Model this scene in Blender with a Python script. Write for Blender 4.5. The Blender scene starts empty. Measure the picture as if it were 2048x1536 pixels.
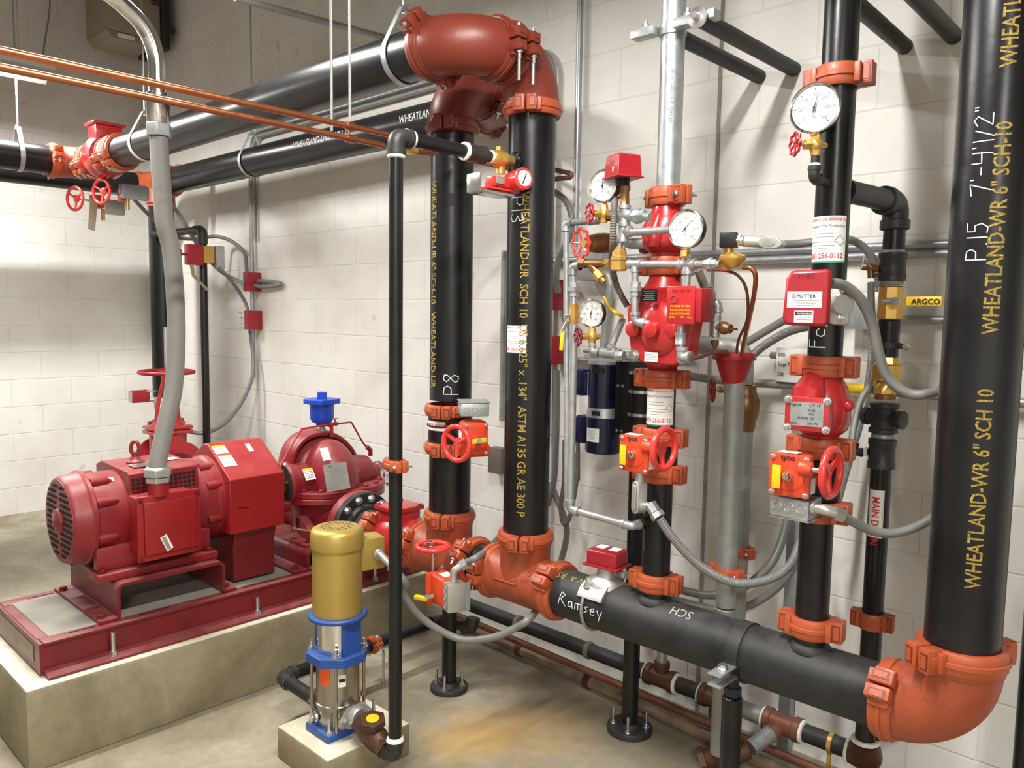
import bpy, bmesh, math, random
from mathutils import Vector as V, Matrix
random.seed(7)
PI = math.pi
SC = bpy.context.scene
COL = SC.collection
# ------------------------------------------------------------------ camera, exposure
CAM = V((0, 0, 1.56)); FPX = 1579.3
def _cam_axes(yaw=0.814247, pitch=0.08945158, roll=0.0149233):
    F = V((-math.cos(yaw)*math.cos(pitch), math.sin(yaw)*math.cos(pitch), -math.sin(pitch)))
    R = F.cross(V((0, 0, 1))).normalized(); U = R.cross(F)
    c, s = math.cos(roll), math.sin(roll)
    return c*R + s*U, -s*R + c*U, F
CR, CU, CF = _cam_axes()
cd = bpy.data.cameras.new('camera'); cd.sensor_width = 36; cd.lens = FPX/2048*36
cd.clip_start = 0.05; cd.clip_end = 60
cam = bpy.data.objects.new('camera', cd); COL.objects.link(cam)
M = Matrix((CR, CU, -CF)).transposed().to_4x4(); M.translation = CAM
cam.matrix_world = M
SC.camera = cam
SC.view_settings.view_transform = 'Standard'; SC.view_settings.look = 'None'
SC.view_settings.gamma = 1; SC.view_settings.use_curve_mapping = False
SC.view_settings.exposure = 1.06
w = bpy.data.worlds.new('world'); SC.world = w; w.use_nodes = True
w.node_tree.nodes['Background'].inputs[0].default_value = (1.0, 0.96, 0.9, 1)
w.node_tree.nodes['Background'].inputs[1].default_value = 0.03
def area(name, loc, sx, sy, power, col=(1, .977, .94), rot=(0, 0, 0)):
    l = bpy.data.lights.new(name, 'AREA'); l.shape = 'RECTANGLE'; l.size = sx; l.size_y = sy
    l.energy = power; l.color = col
    o = bpy.data.objects.new(name, l); o.location = loc; o.rotation_euler = rot; COL.objects.link(o)
    return o
# the room's strip lights: (x, y centre, z) - fixtures themselves are built in fixture() below
LAMPS = [(-5.40, 1.02, 2.93, 46), (-1.0, .85, 2.98, 42), (-3.2, .98, 3.03, 40), (1.55, -1.7, 3.0, 88)]
for i, (x, y, z, p) in enumerate(LAMPS):
    area('strip_lamp', (x, y, z-.035), .09, 1.16, p)
# ------------------------------------------------------------------ pixel (2048x1536) -> world point on a real plane
def ray(x, y): return CR*((x-1024)/FPX) - CU*((y-768)/FPX) + CF
def PX(x, y, X): d = ray(x, y); return CAM + d*((X-CAM.x)/d.x)
def PY(x, y, Y): d = ray(x, y); return CAM + d*((Y-CAM.y)/d.y)
def PZ(x, y, Z): d = ray(x, y); return CAM + d*((Z-CAM.z)/d.z)
# ------------------------------------------------------------------ materials
MATS = {}
def nd(nt, t, **k):
    n = nt.nodes.new(t)
    for a, b in k.items():
        if a in n.inputs: n.inputs[a].default_value = b
        else: setattr(n, a, b)
    return n
def mat(name, col, rough=.5, metal=0, var=.12, scale=9, bump=0, bscale=60, dust=0, dustcol=(.42, .36, .3), spec=.5, coat=0, stretch=None):
    m = bpy.data.materials.new(name); m.use_nodes = True; nt = m.node_tree; L = nt.links
    b = nt.nodes['Principled BSDF']
    b.inputs['Roughness'].default_value = rough; b.inputs['Metallic'].default_value = metal
    b.inputs['Specular IOR Level'].default_value = spec; b.inputs['Coat Weight'].default_value = coat
    tc = nd(nt, 'ShaderNodeTexCoord'); vec = tc.outputs['Object']
    if stretch:
        mp = nd(nt, 'ShaderNodeMapping'); mp.inputs['Scale'].default_value = stretch; L.new(vec, mp.inputs[0]); vec = mp.outputs[0]
    n = nd(nt, 'ShaderNodeTexNoise', Scale=scale, Detail=6.0, Roughness=.6); L.new(vec, n.inputs['Vector'])
    r = nd(nt, 'ShaderNodeMapRange'); r.inputs[1].default_value = .3; r.inputs[2].default_value = .7
    r.inputs[3].default_value = 1-var; r.inputs[4].default_value = 1+var; L.new(n.outputs[0], r.inputs[0])
    mx = nd(nt, 'ShaderNodeVectorMath', operation='SCALE'); mx.inputs[0].default_value = col; L.new(r.outputs[0], mx.inputs['Scale'])
    out = mx.outputs[0]
    if dust:
        g = nd(nt, 'ShaderNodeNewGeometry'); sx = nd(nt, 'ShaderNodeSeparateXYZ'); L.new(g.outputs['Normal'], sx.inputs[0])
        up = nd(nt, 'ShaderNodeMapRange'); up.inputs[1].default_value = .25; up.inputs[2].default_value = 1; L.new(sx.outputs[2], up.inputs[0])
        n2 = nd(nt, 'ShaderNodeTexNoise', Scale=7.0, Detail=8.0, Roughness=.7); L.new(tc.outputs['Object'], n2.inputs['Vector'])
        r2 = nd(nt, 'ShaderNodeMapRange'); r2.inputs[1].default_value = .38; r2.inputs[2].default_value = .62; r2.inputs[3].default_value = .25; L.new(n2.outputs[0], r2.inputs[0])
        mu = nd(nt, 'ShaderNodeMath', operation='MULTIPLY'); L.new(up.outputs[0], mu.inputs[0]); L.new(r2.outputs[0], mu.inputs[1])
        m3 = nd(nt, 'ShaderNodeMath', operation='MULTIPLY'); L.new(mu.outputs[0], m3.inputs[0]); m3.inputs[1].default_value = dust
        mi = nd(nt, 'ShaderNodeMix', data_type='RGBA'); L.new(m3.outputs[0], mi.inputs[0]); L.new(out, mi.inputs[6]); mi.inputs[7].default_value = (*dustcol, 1)
        out = mi.outputs[2]
        rr = nd(nt, 'ShaderNodeMapRange'); rr.inputs[3].default_value = rough; rr.inputs[4].default_value = .85; L.new(m3.outputs[0], rr.inputs[0]); L.new(rr.outputs[0], b.inputs['Roughness'])
    else:
        rr = nd(nt, 'ShaderNodeMapRange'); rr.inputs[1].default_value = .3; rr.inputs[2].default_value = .7
        rr.inputs[3].default_value = rough*.85; rr.inputs[4].default_value = min(1, rough*1.2); L.new(n.outputs[0], rr.inputs[0]); L.new(rr.outputs[0], b.inputs['Roughness'])
    L.new(out, b.inputs['Base Color'])
    if bump:
        nb = nd(nt, 'ShaderNodeTexNoise', Scale=bscale, Detail=4.0); L.new(vec, nb.inputs['Vector'])
        bp = nd(nt, 'ShaderNodeBump', Strength=bump, Distance=.002); L.new(nb.outputs[0], bp.inputs['Height']); L.new(bp.outputs[0], b.inputs['Normal'])
    MATS[name] = m; return m
def srgb(r, g, b): return tuple(((c/255)/12.92 if c <= 10 else ((c/255+.055)/1.055)**2.4) for c in (r, g, b))
mat('pipe_black', (.0075, .0075, .0085), .30, var=.6, scale=5, bump=.25, bscale=25, dust=.05, dustcol=(.14, .13, .12), spec=.42)
mat('pipe_dull', (.016, .016, .0165), .5, var=.45, scale=7, bump=.3, bscale=80, dust=.30, dustcol=(.15, .145, .135), spec=.35)
mat('iron', (.022, .021, .020), .48, var=.3, bump=.4, bscale=120, dust=.12, dustcol=(.16, .15, .13))
mat('pipe_tan', srgb(120, 100, 78), .6, var=.35, scale=14, dust=.3)
mat('orange', srgb(152, 70, 42), .45, var=.1, bump=.35, bscale=90, dust=.12, dustcol=srgb(165, 110, 85))
mat('orange_shade', srgb(116, 46, 32), .42, var=.08, bump=.3, bscale=90, dust=.10, dustcol=srgb(140, 85, 66))  # the orange with shade painted in, for top elbows and pad recesses
mat('coupling_orange', srgb(168, 78, 44), .42, var=.08, bump=.3, bscale=120)
mat('valve_orange', srgb(205, 66, 34), .38, var=.05)
mat('wheel_red', srgb(215, 56, 50), .30, var=.04, coat=.3)
mat('valve_red', srgb(168, 36, 38), .30, var=.06, bump=.3, bscale=70, coat=.3)
mat('box_red', srgb(152, 28, 38), .36, var=.05)
mat('dark_red', srgb(100, 20, 24), .4, var=.08)
mat('pump_red', srgb(124, 28, 34), .34, var=.12, scale=5, bump=.3, bscale=40, dust=.40, dustcol=srgb(160, 105, 98))
mat('rail_red', srgb(106, 24, 30), .36, var=.2, scale=6, bump=.2, bscale=40, dust=.5, dustcol=srgb(140, 92, 84))
mat('guard_red', srgb(138, 22, 26), .38, var=.12, scale=4, dust=.35, dustcol=srgb(170, 84, 80))
mat('blue', srgb(30, 72, 145), .40, var=.06, dust=.25, dustcol=srgb(110, 125, 150))
mat('blue_bright', srgb(16, 62, 172), .38, var=.05)
mat('navy', srgb(14, 22, 50), .3, var=.1, coat=.2)
mat('gold', srgb(172, 146, 74), .38, .45, var=.04)
mat('gold_dark', srgb(60, 45, 15), .6)
mat('galv', srgb(172, 176, 178), .42, .75, var=.12, scale=35, bump=.1, bscale=60)
mat('galv_dull', srgb(150, 152, 148), .5, .5, var=.15, scale=30)
mat('steel', srgb(200, 200, 200), .28, .95, var=.05)
mat('chrome', srgb(215, 215, 215), .14, 1, var=.03)
mat('stainless', srgb(165, 158, 148), .25, .95, var=.05, scale=20, stretch=(1, 1, .05))
mat('alum', srgb(185, 185, 180), .42, .7, var=.08)
mat('grey_conduit', srgb(128, 126, 122), .5, var=.05)
mat('grey_flex', srgb(118, 118, 116), .42, .1, var=.05)
mat('brass', srgb(205, 165, 88), .30, .65, var=.1)
mat('bronze', srgb(130, 95, 62), .4, .7, var=.15)
mat('bronze_dark', srgb(90, 62, 45), .5, .5, var=.2, bump=.5, bscale=60)
mat('copper', srgb(172, 108, 74), .33, .85, var=.15, scale=15)
mat('copper_dull', srgb(118, 78, 60), .5, .45, var=.25)
mat('white_tape', srgb(225, 222, 215), .7, var=.08, scale=60)
mat('paper', srgb(225, 226, 222), .6, var=.02)
mat('dial', srgb(198, 198, 196), .6, var=.01, spec=.2)
mat('ink', srgb(25, 25, 28), .5, var=.01)
mat('red_ink', srgb(200, 40, 50), .5, var=.01)
mat('green_ink', srgb(60, 130, 100), .5, var=.01)
mat('grey_ink', srgb(120, 130, 130), .5, var=.01)
mat('stencil', srgb(150, 126, 52), .7, var=.85, scale=220)
mat('stencil_white', srgb(165, 168, 166), .7, var=.6, scale=220)
mat('chalk', srgb(215, 222, 225), .7, var=.15, scale=100)
mat('yellow', srgb(225, 188, 22), .4, var=.03)
mat('label_orange', srgb(225, 85, 20), .5, var=.03)
mat('black_plastic', (.006, .006, .0065), .42, var=.1, spec=.35)
mat('black_void', (.004, .004, .004), .9)
mat('heater', srgb(150, 140, 122), .45, .2, var=.05)
mat('white_enamel', srgb(230, 230, 225), .35, var=.02)
mat('tag_brown', srgb(150, 135, 112), .6)
mat('grout', srgb(132, 128, 118), .85, var=.22, scale=7, bump=.5, bscale=30)
mat('rust_grey', srgb(105, 98, 92), .6, .2, var=.2)
mat('plate_dirty', srgb(150, 142, 124), .7, var=.25, scale=12)
mat('caulk', srgb(140, 134, 124), .8, var=.2, scale=20)
mat('cable_black', (.015, .015, .015), .45)
def glow(name, col, s):
    m = bpy.data.materials.new(name); m.use_nodes = True; nt = m.node_tree
    b = nt.nodes['Principled BSDF']; b.inputs['Base Color'].default_value = (.8, .8, .8, 1)
    b.inputs['Emission Color'].default_value = (*col, 1); b.inputs['Emission Strength'].default_value = s
    MATS[name] = m
glow('tube_glow', (1, .96, .9), 9)
def wallmat(name, ax):
    m = bpy.data.materials.new(name); m.use_nodes = True; nt = m.node_tree; L = nt.links; b = nt.nodes['Principled BSDF']
    g = nd(nt, 'ShaderNodeNewGeometry'); s = nd(nt, 'ShaderNodeSeparateXYZ'); L.new(g.outputs['Position'], s.inputs[0])
    c = nd(nt, 'ShaderNodeCombineXYZ'); a = nd(nt, 'ShaderNodeMath', operation='ADD'); L.new(s.outputs[ax], a.inputs[0]); a.inputs[1].default_value = 20.05
    L.new(a.outputs[0], c.inputs[0])
    az = nd(nt, 'ShaderNodeMath', operation='ADD'); L.new(s.outputs[2], az.inputs[0]); az.inputs[1].default_value = 4.064+.004
    L.new(az.outputs[0], c.inputs[1])
    nz = nd(nt, 'ShaderNodeTexNoise', Scale=14.0, Detail=2.0); L.new(g.outputs['Position'], nz.inputs['Vector'])
    sc = nd(nt, 'ShaderNodeVectorMath', operation='SCALE'); L.new(nz.outputs['Color'], sc.inputs[0]); sc.inputs['Scale'].default_value = .003
    ad = nd(nt, 'ShaderNodeVectorMath', operation='ADD'); L.new(c.outputs[0], ad.inputs[0]); L.new(sc.outputs[0], ad.inputs[1])
    bt = nd(nt, 'ShaderNodeTexBrick', offset=.5, offset_frequency=2, squash=1)
    for k, v in (('Scale', 1.0), ('Mortar Size', .0055), ('Mortar Smooth', .9), ('Brick Width', .4064), ('Row Height', .2032)): bt.inputs[k].default_value = v
    L.new(ad.outputs[0], bt.inputs['Vector'])
    n1 = nd(nt, 'ShaderNodeTexNoise', Scale=2.3, Detail=7.0, Roughness=.65); L.new(g.outputs['Position'], n1.inputs['Vector'])
    r1 = nd(nt, 'ShaderNodeValToRGB'); L.new(n1.outputs[0], r1.inputs[0])
    r1.color_ramp.elements[0].position = .3; r1.color_ramp.elements[0].color = (*srgb(210, 207, 200), 1)
    r1.color_ramp.elements[1].position = .62; r1.color_ramp.elements[1].color = (*srgb(224, 222, 217), 1)
    mi = nd(nt, 'ShaderNodeMix', data_type='RGBA'); L.new(bt.outputs['Fac'], mi.inputs[0]); L.new(r1.outputs[0], mi.inputs[6]); mi.inputs[7].default_value = (*srgb(190, 186, 178), 1)
    mf = nd(nt, 'ShaderNodeMath', operation='MULTIPLY'); L.new(bt.outputs['Fac'], mf.inputs[0]); mf.inputs[1].default_value = .22; L.new(mf.outputs[0], mi.inputs[0])
    # scuffs with their own shape
    n3 = nd(nt, 'ShaderNodeTexNoise', Scale=9.0, Detail=3.0); L.new(g.outputs['Position'], n3.inputs['Vector'])
    r3 = nd(nt, 'ShaderNodeMapRange'); r3.inputs[1].default_value = .70; r3.inputs[2].default_value = .78; r3.inputs[4].default_value = .45; L.new(n3.outputs[0], r3.inputs[0])
    m4 = nd(nt, 'ShaderNodeMix', data_type='RGBA'); L.new(r3.outputs[0], m4.inputs[0]); L.new(mi.outputs[2], m4.inputs[6]); m4.inputs[7].default_value = (*srgb(165, 158, 145), 1)
    L.new(m4.outputs[2], b.inputs['Base Color']); b.inputs['Roughness'].default_value = .62; b.inputs['Specular IOR Level'].default_value = .3
    nb = nd(nt, 'ShaderNodeTexNoise', Scale=180.0, Detail=4.0); L.new(g.outputs['Position'], nb.inputs['Vector'])
    inv = nd(nt, 'ShaderNodeMath', operation='MULTIPLY_ADD'); L.new(bt.outputs['Fac'], inv.inputs[0]); inv.inputs[1].default_value = -1; inv.inputs[2].default_value = 1
    b1 = nd(nt, 'ShaderNodeBump', Strength=.55, Distance=.003); L.new(inv.outputs[0], b1.inputs['Height'])
    b2 = nd(nt, 'ShaderNodeBump', Strength=.25, Distance=.0015); L.new(nb.outputs[0], b2.inputs['Height']); L.new(b1.outputs[0], b2.inputs['Normal']); L.new(b2.outputs[0], b.inputs['Normal'])
    MATS[name] = m
wallmat('block_x', 0); wallmat('block_y', 1)
def concrete(name, c1, c2, c3, stain=None, rough=.55, sc=1.6):
    m = bpy.data.materials.new(name); m.use_nodes = True; nt = m.node_tree; L = nt.links; b = nt.nodes['Principled BSDF']
    g = nd(nt, 'ShaderNodeNewGeometry')
    n1 = nd(nt, 'ShaderNodeTexNoise', Scale=sc, Detail=9.0, Roughness=.62, Distortion=.6); L.new(g.outputs['Position'], n1.inputs['Vector'])
    r = nd(nt, 'ShaderNodeValToRGB'); L.new(n1.outputs[0], r.inputs[0]); cr = r.color_ramp
    cr.elements[0].position = .33; cr.elements[0].color = (*c1, 1); cr.elements[1].position = .68; cr.elements[1].color = (*c3, 1)
    e = cr.elements.new(.5); e.color = (*c2, 1)
    n2 = nd(nt, 'ShaderNodeTexNoise', Scale=22.0, Detail=6.0, Roughness=.7); L.new(g.outputs['Position'], n2.inputs['Vector'])
    r2 = nd(nt, 'ShaderNodeMapRange'); r2.inputs[1].default_value = .3; r2.inputs[2].default_value = .7; r2.inputs[3].default_value = .86; r2.inputs[4].default_value = 1.12; L.new(n2.outputs[0], r2.inputs[0])
    s = nd(nt, 'ShaderNodeVectorMath', operation='SCALE'); L.new(r.outputs[0], s.inputs[0]); L.new(r2.outputs[0], s.inputs['Scale']); out = s.outputs[0]
    for (cx, cy, cz, rx, ry, col, st) in (stain or []):
        mp = nd(nt, 'ShaderNodeMapping', vector_type='POINT'); mp.inputs['Location'].default_value = (-cx/rx, -cy/ry, 0); mp.inputs['Scale'].default_value = (1/rx, 1/ry, 0)
        L.new(g.outputs['Position'], mp.inputs[0])
        nn = nd(nt, 'ShaderNodeTexNoise', Scale=9.0, Detail=5.0); L.new(g.outputs['Position'], nn.inputs['Vector'])
        ln = nd(nt, 'ShaderNodeVectorMath', operation='LENGTH'); L.new(mp.outputs[0], ln.inputs[0])
        ad = nd(nt, 'ShaderNodeMath', operation='ADD'); L.new(ln.outputs['Value'], ad.inputs[0]); L.new(nn.outputs[0], ad.inputs[1])
        mr = nd(nt, 'ShaderNodeMapRange'); mr.inputs[1].default_value = 1.45; mr.inputs[2].default_value = .55; mr.inputs[3].default_value = 0; mr.inputs[4].default_value = st; L.new(ad.outputs[0], mr.inputs[0])
        mi = nd(nt, 'ShaderNodeMix', data_type='RGBA'); L.new(mr.outputs[0], mi.inputs[0]); L.new(out, mi.inputs[6]); mi.inputs[7].default_value = (*col, 1); out = mi.outputs[2]
    L.new(out, b.inputs['Base Color']); b.inputs['Roughness'].default_value = rough
    bp = nd(nt, 'ShaderNodeBump', Strength=.35, Distance=.002); L.new(n2.outputs[0], bp.inputs['Height']); L.new(bp.outputs[0], b.inputs['Normal'])
    MATS[name] = m
concrete('floor_concrete', srgb(118, 108, 88), srgb(142, 134, 114), srgb(170, 162, 142), [(-1.98, 2.0, 0, .3, .26, srgb(170, 134, 72), .75), (-1.85, 2.2, 0, .28, .2, srgb(165, 132, 76), .55), (-2.0, 1.85, 0, .2, .16, srgb(182, 150, 88), .55)], .5)
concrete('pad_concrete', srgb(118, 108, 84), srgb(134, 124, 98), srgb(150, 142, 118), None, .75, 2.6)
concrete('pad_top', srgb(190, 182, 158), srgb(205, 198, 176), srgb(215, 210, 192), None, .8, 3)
# ------------------------------------------------------------------ mesh builder
def fr(d):
    d = V(d).normalized(); a = V((0, 0, 1)) if abs(d.z) < .9 else V((1, 0, 0))
    u = a.cross(d).normalized(); return d, u, d.cross(u)
def rotm(u, v, w): return Matrix((V(u).normalized(), V(v).normalized(), V(w).normalized())).transposed()
def RZ(a): return Matrix.Rotation(a, 3, 'Z')
class MB:
    def __init__(s, m=None): s.v = []; s.f = []; s.fm = []; s.mats = []; s.m = m
    def mi(s):
        if s.m not in s.mats: s.mats.append(s.m)
        return s.mats.index(s.m)
    def add(s, vs, fs):
        n = len(s.v); s.v += [V(p) for p in vs]; k = s.mi()
        for f in fs: s.f.append([i+n for i in f]); s.fm.append(k)
        return s
    def box(s, c, size, R=None, bev=0, seg=2):
        c = V(c); R = R or Matrix.Identity(3)
        if bev:
            bm = bmesh.new(); bmesh.ops.create_cube(bm, size=1)
            for q in bm.verts: q.co = V((q.co.x*size[0], q.co.y*size[1], q.co.z*size[2]))
            bmesh.ops.bevel(bm, geom=list(bm.edges), offset=bev, segments=seg, affect='EDGES', profile=.5)
            bm.verts.index_update()
            s.add([c+R@q.co for q in bm.verts], [[q.index for q in f.verts] for f in bm.faces]); bm.free(); return s
        h = [x/2 for x in size]
        vs = [c+R@V((a*h[0], b*h[1], d*h[2])) for a in (-1, 1) for b in (-1, 1) for d in (-1, 1)]
        return s.add(vs, [(0, 1, 3, 2), (4, 6, 7, 5), (0, 4, 5, 1), (2, 3, 7, 6), (0, 2, 6, 4), (1, 5, 7, 3)])
    def lathe(s, o, d, prof, n=32, a0=0, a1=None, u=None, closed=False):
        o = V(o); d = V(d).normalized()
        if u is None: d, u, v = fr(d)
        else: u = V(u).normalized(); v = d.cross(u)
        full = a1 is None; a1 = a0+2*PI if full else a1
        k = n if full else n+1; vs = []; fs = []
        for i in range(k):
            a = a0+(a1-a0)*i/n; e = u*math.cos(a)+v*math.sin(a)
            vs += [o+d*t+e*r for t, r in prof]
        m = len(prof); mm = m if closed else m-1
        for i in range(n):
            j = (i+1) % k
            for q in range(mm):
                q2 = (q+1) % m
                fs.append((i*m+q, i*m+q2, j*m+q2, j*m+q))
        s.add(vs, fs)
        if full and not closed:
            if prof[0][1] > 1e-5: s.add([vs[i*m] for i in range(k)], [list(range(k))[::-1]][:1])
            if prof[-1][1] > 1e-5: s.add([vs[i*m+m-1] for i in range(k)], [list(range(k))])
        if not full and closed:
            s.add([vs[q] for q in range(m)], [list(range(m))]); s.add([vs[(k-1)*m+q] for q in range(m)], [list(range(m))])
        return s
    def cyl(s, a, b, r, r2=None, n=24): a = V(a); b = V(b); return s.lathe(a, b-a, [(0, r), ((b-a).length, r if r2 is None else r2)], n)
    def ccyl(s, a, b, r, c=.003, n=24):
        a = V(a); b = V(b); L = (b-a).length; return s.lathe(a, b-a, [(0, r-c), (c, r), (L-c, r), (L, r-c)], n)
    def hex(s, a, b, r, c=0): a = V(a); b = V(b); return s.lathe(a, b-a, [(0, r), ((b-a).length, r)], 6)
    def tube(s, pts, r, n=12, closed=False, rib=None):
        P = [V(p) for p in pts]; m = len(P); T = []
        for i in range(m):
            if closed: t = P[(i+1) % m]-P[i-1]
            else: t = P[min(i+1, m-1)]-P[max(i-1, 0)]
            T.append(t.normalized())
        _, u, v = fr(T[0]); vs = []
        for i in range(m):
            u = (u - T[i]*u.dot(T[i])).normalized(); v = T[i].cross(u)
            rr = r[i] if isinstance(r, (list, tuple)) else r
            if rib and i % 2: rr -= rib
            vs += [P[i]+(u*math.cos(2*PI*k/n)+v*math.sin(2*PI*k/n))*rr for k in range(n)]
        fs = []
        for i in range(m if closed else m-1):
            j = (i+1) % m
            for k in range(n): fs.append((i*n+k, i*n+(k+1) % n, j*n+(k+1) % n, j*n+k))
        if not closed: fs += [list(range(n))[::-1], [(m-1)*n+k for k in range(n)]]
        return s.add(vs, fs)
    def torus(s, c, d, R, r, n=32, k=12, sx=1):
        d, u, v = fr(d); return s.tube([V(c)+(u*math.cos(2*PI*i/n)+v*math.sin(2*PI*i/n)*sx)*R for i in range(n)], r, k, True)
    def ball(s, c, r, sc=(1, 1, 1), n=20, R=None):
        R = R or Matrix.Identity(3); c = V(c); vs = []; fs = []; h = n//2
        for i in range(h+1):
            th = PI*i/h
            for k in range(n):
                ph = 2*PI*k/n; vs.append(c+R@V((r*sc[0]*math.sin(th)*math.cos(ph), r*sc[1]*math.sin(th)*math.sin(ph), r*sc[2]*math.cos(th))))
        for i in range(h):
            for k in range(n): fs.append((i*n+k, (i+1)*n+k, (i+1)*n+(k+1) % n, i*n+(k+1) % n))
        return s.add(vs, fs)
    def prism(s, poly, o, u, v, th):
        o = V(o); u = V(u).normalized(); v = V(v).normalized(); w = u.cross(v)*th; n = len(poly)
        a = [o+u*x+v*y for x, y in poly]; b = [p+w for p in a]
        return s.add(a+b, [list(range(n))[::-1], [n+i for i in range(n)]]+[(i, (i+1) % n, n+(i+1) % n, n+i) for i in range(n)])
    def loft(s, rings, cap=True):
        n = len(rings[0]); vs = [p for r in rings for p in r]; fs = []
        for i in range(len(rings)-1):
            for k in range(n): fs.append((i*n+k, i*n+(k+1) % n, (i+1)*n+(k+1) % n, (i+1)*n+k))
        if cap: fs += [list(range(n))[::-1], [(len(rings)-1)*n+k for k in range(n)]]
        return s.add(vs, fs)
    def bolt(s, p, d, L, r, head=1.7, nut=True):
        """threaded stud from p along d with a hex nut at the base"""
        p = V(p); d = V(d).normalized(); s.cyl(p, p+d*L, r, n=12)
        if nut: s.lathe(p, d, [(0, r*2.3), (r*.4, r*2.3)], 16); s.hex(p+d*r*.4, p+d*r*2, r*head)
        return s
    def hexbolt(s, p, d, r):
        p = V(p); d = V(d).normalized(); s.lathe(p, d, [(0, r*1.35), (r*.25, r*1.35)], 16); s.lathe(p, d, [(r*.25, r), (r*.95, r), (r*1.15, r*.75)], 6); return s
    def build(s, name, parent=None, loc=None, smooth=True, bevel=0):
        root = parent
        while root is not None and root.parent is not None: root = root.parent
        off = root.location.copy() if root is not None else (V(loc) if loc is not None else V((0, 0, 0)))
        me = bpy.data.meshes.new(name)
        me.from_pydata([tuple(p-off) for p in s.v], [], s.f)
        for m in s.mats: me.materials.append(MATS[m])
        me.polygons.foreach_set('material_index', s.fm)
        bm = bmesh.new(); bm.from_mesh(me); bmesh.ops.remove_doubles(bm, verts=bm.verts, dist=1e-5); bmesh.ops.recalc_face_normals(bm, faces=bm.faces); bm.to_mesh(me); bm.free()
        if smooth:
            me.polygons.foreach_set('use_smooth', [True]*len(me.polygons)); me.set_sharp_from_angle(angle=math.radians(38))
        o = bpy.data.objects.new(name, me); COL.objects.link(o)
        if parent is not None: o.parent = parent
        else: o.location = off
        if bevel:
            b = o.modifiers.new('bevel', 'BEVEL'); b.width = bevel; b.segments = 2; b.limit_method = 'ANGLE'; b.angle_limit = math.radians(50)
        return o
def tag(o, label, cat, group=None):
    o['label'] = label; o['category'] = cat
    if group: o['group'] = group
    return o
def thing(name, label, cat, loc, group=None):
    o = bpy.data.objects.new(name, None); o.empty_display_size = .05; COL.objects.link(o); o.location = V(loc)
    return tag(o, label, cat, group)
def struct(name, mb, **k):
    o = mb.build(name, **k); o['kind'] = 'structure'; return o
# paths
def fil(pts, R, n=6):
    P = [V(p) for p in pts]; out = [P[0]]
    for i in range(1, len(P)-1):
        a = P[i-1]-P[i]; b = P[i+1]-P[i]; la, lb = a.length, b.length; a.normalize(); b.normalize()
        ang = a.angle(b)
        if ang > 3.1: out.append(P[i]); continue
        t = min(R/math.tan(ang/2), la*.49, lb*.49); r = t*math.tan(ang/2)
        c = P[i]+(a+b).normalized()*(r/math.sin(ang/2)); p0 = P[i]+a*t; p1 = P[i]+b*t
        e0 = p0-c; e1 = p1-c; tot = e0.angle(e1)
        for k in range(n+1):
            f = k/n; out.append(c+(e0*math.sin((1-f)*tot)+e1*math.sin(f*tot))/math.sin(tot))
    out.append(P[-1]); return out
def spl(pts, n=8):
    P = [V(p) for p in pts]; P = [P[0]*2-P[1]]+P+[P[-1]*2-P[-2]]; out = []
    for i in range(1, len(P)-2):
        for k in range(n):
            t = k/n; a, b, c, d = P[i-1:i+3]
            out.append(.5*((2*b)+(c-a)*t+(2*a-5*b+4*c-d)*t*t+(3*b-a-3*c+d)*t**3))
    out.append(P[-2]); return out
def resample(P, step):
    out = [P[0].copy()]; acc = 0
    for a, b in zip(P, P[1:]):
        L = (b-a).length; pos = step-acc
        while pos <= L: out.append(a.lerp(b, pos/L)); pos += step
        acc = (acc+L) % step
    return out
# writing
def textmesh(txt, size, bold=0, sx=1.0):
    cu = bpy.data.curves.new('t', 'FONT'); cu.body = txt; cu.size = 1.0; cu.resolution_u = 2; cu.offset = bold
    o = bpy.data.objects.new('t', cu); COL.objects.link(o); dg = bpy.context.evaluated_depsgraph_get(); dg.update()
    me = bpy.data.meshes.new_from_object(o.evaluated_get(dg)); bm = bmesh.new(); bm.from_mesh(me)
    bpy.data.objects.remove(o); bpy.data.curves.remove(cu); bpy.data.meshes.remove(me)
    for q in bm.verts: q.co.x *= size*sx; q.co.y *= size
    return bm
def text_flat(name, txt, o, u, v, size, m, parent, align='L', bold=0, sx=1.0, lift=.0012):
    bm = textmesh(txt, size, bold, sx); bm.verts.index_update()
    if not bm.verts: bm.free(); return
    W = max(q.co.x for q in bm.verts); dx = {'L': 0, 'C': -W/2, 'R': -W}[align]
    u = V(u).normalized(); v = V(v).normalized(); w = u.cross(v); o = V(o)
    mb = MB(m); mb.add([o+u*(q.co.x+dx)+v*q.co.y+w*lift for q in bm.verts], [[q.index for q in f.verts] for f in bm.faces]); bm.free()
    return mb.build(name, parent, smooth=False)
def wrap(p2, c, ax, ref, R, lift=.0012):
    """p2=(s along axis, arc length t) -> point on a cylinder about c along ax, angle 0 at ref"""
    s, t = p2; a = t/R; ref = V(ref).normalized(); ax = V(ax).normalized(); b = ref.cross(ax)
    return V(c)+ax*s+(ref*math.cos(a)+b*math.sin(a))*(R+lift)
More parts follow.
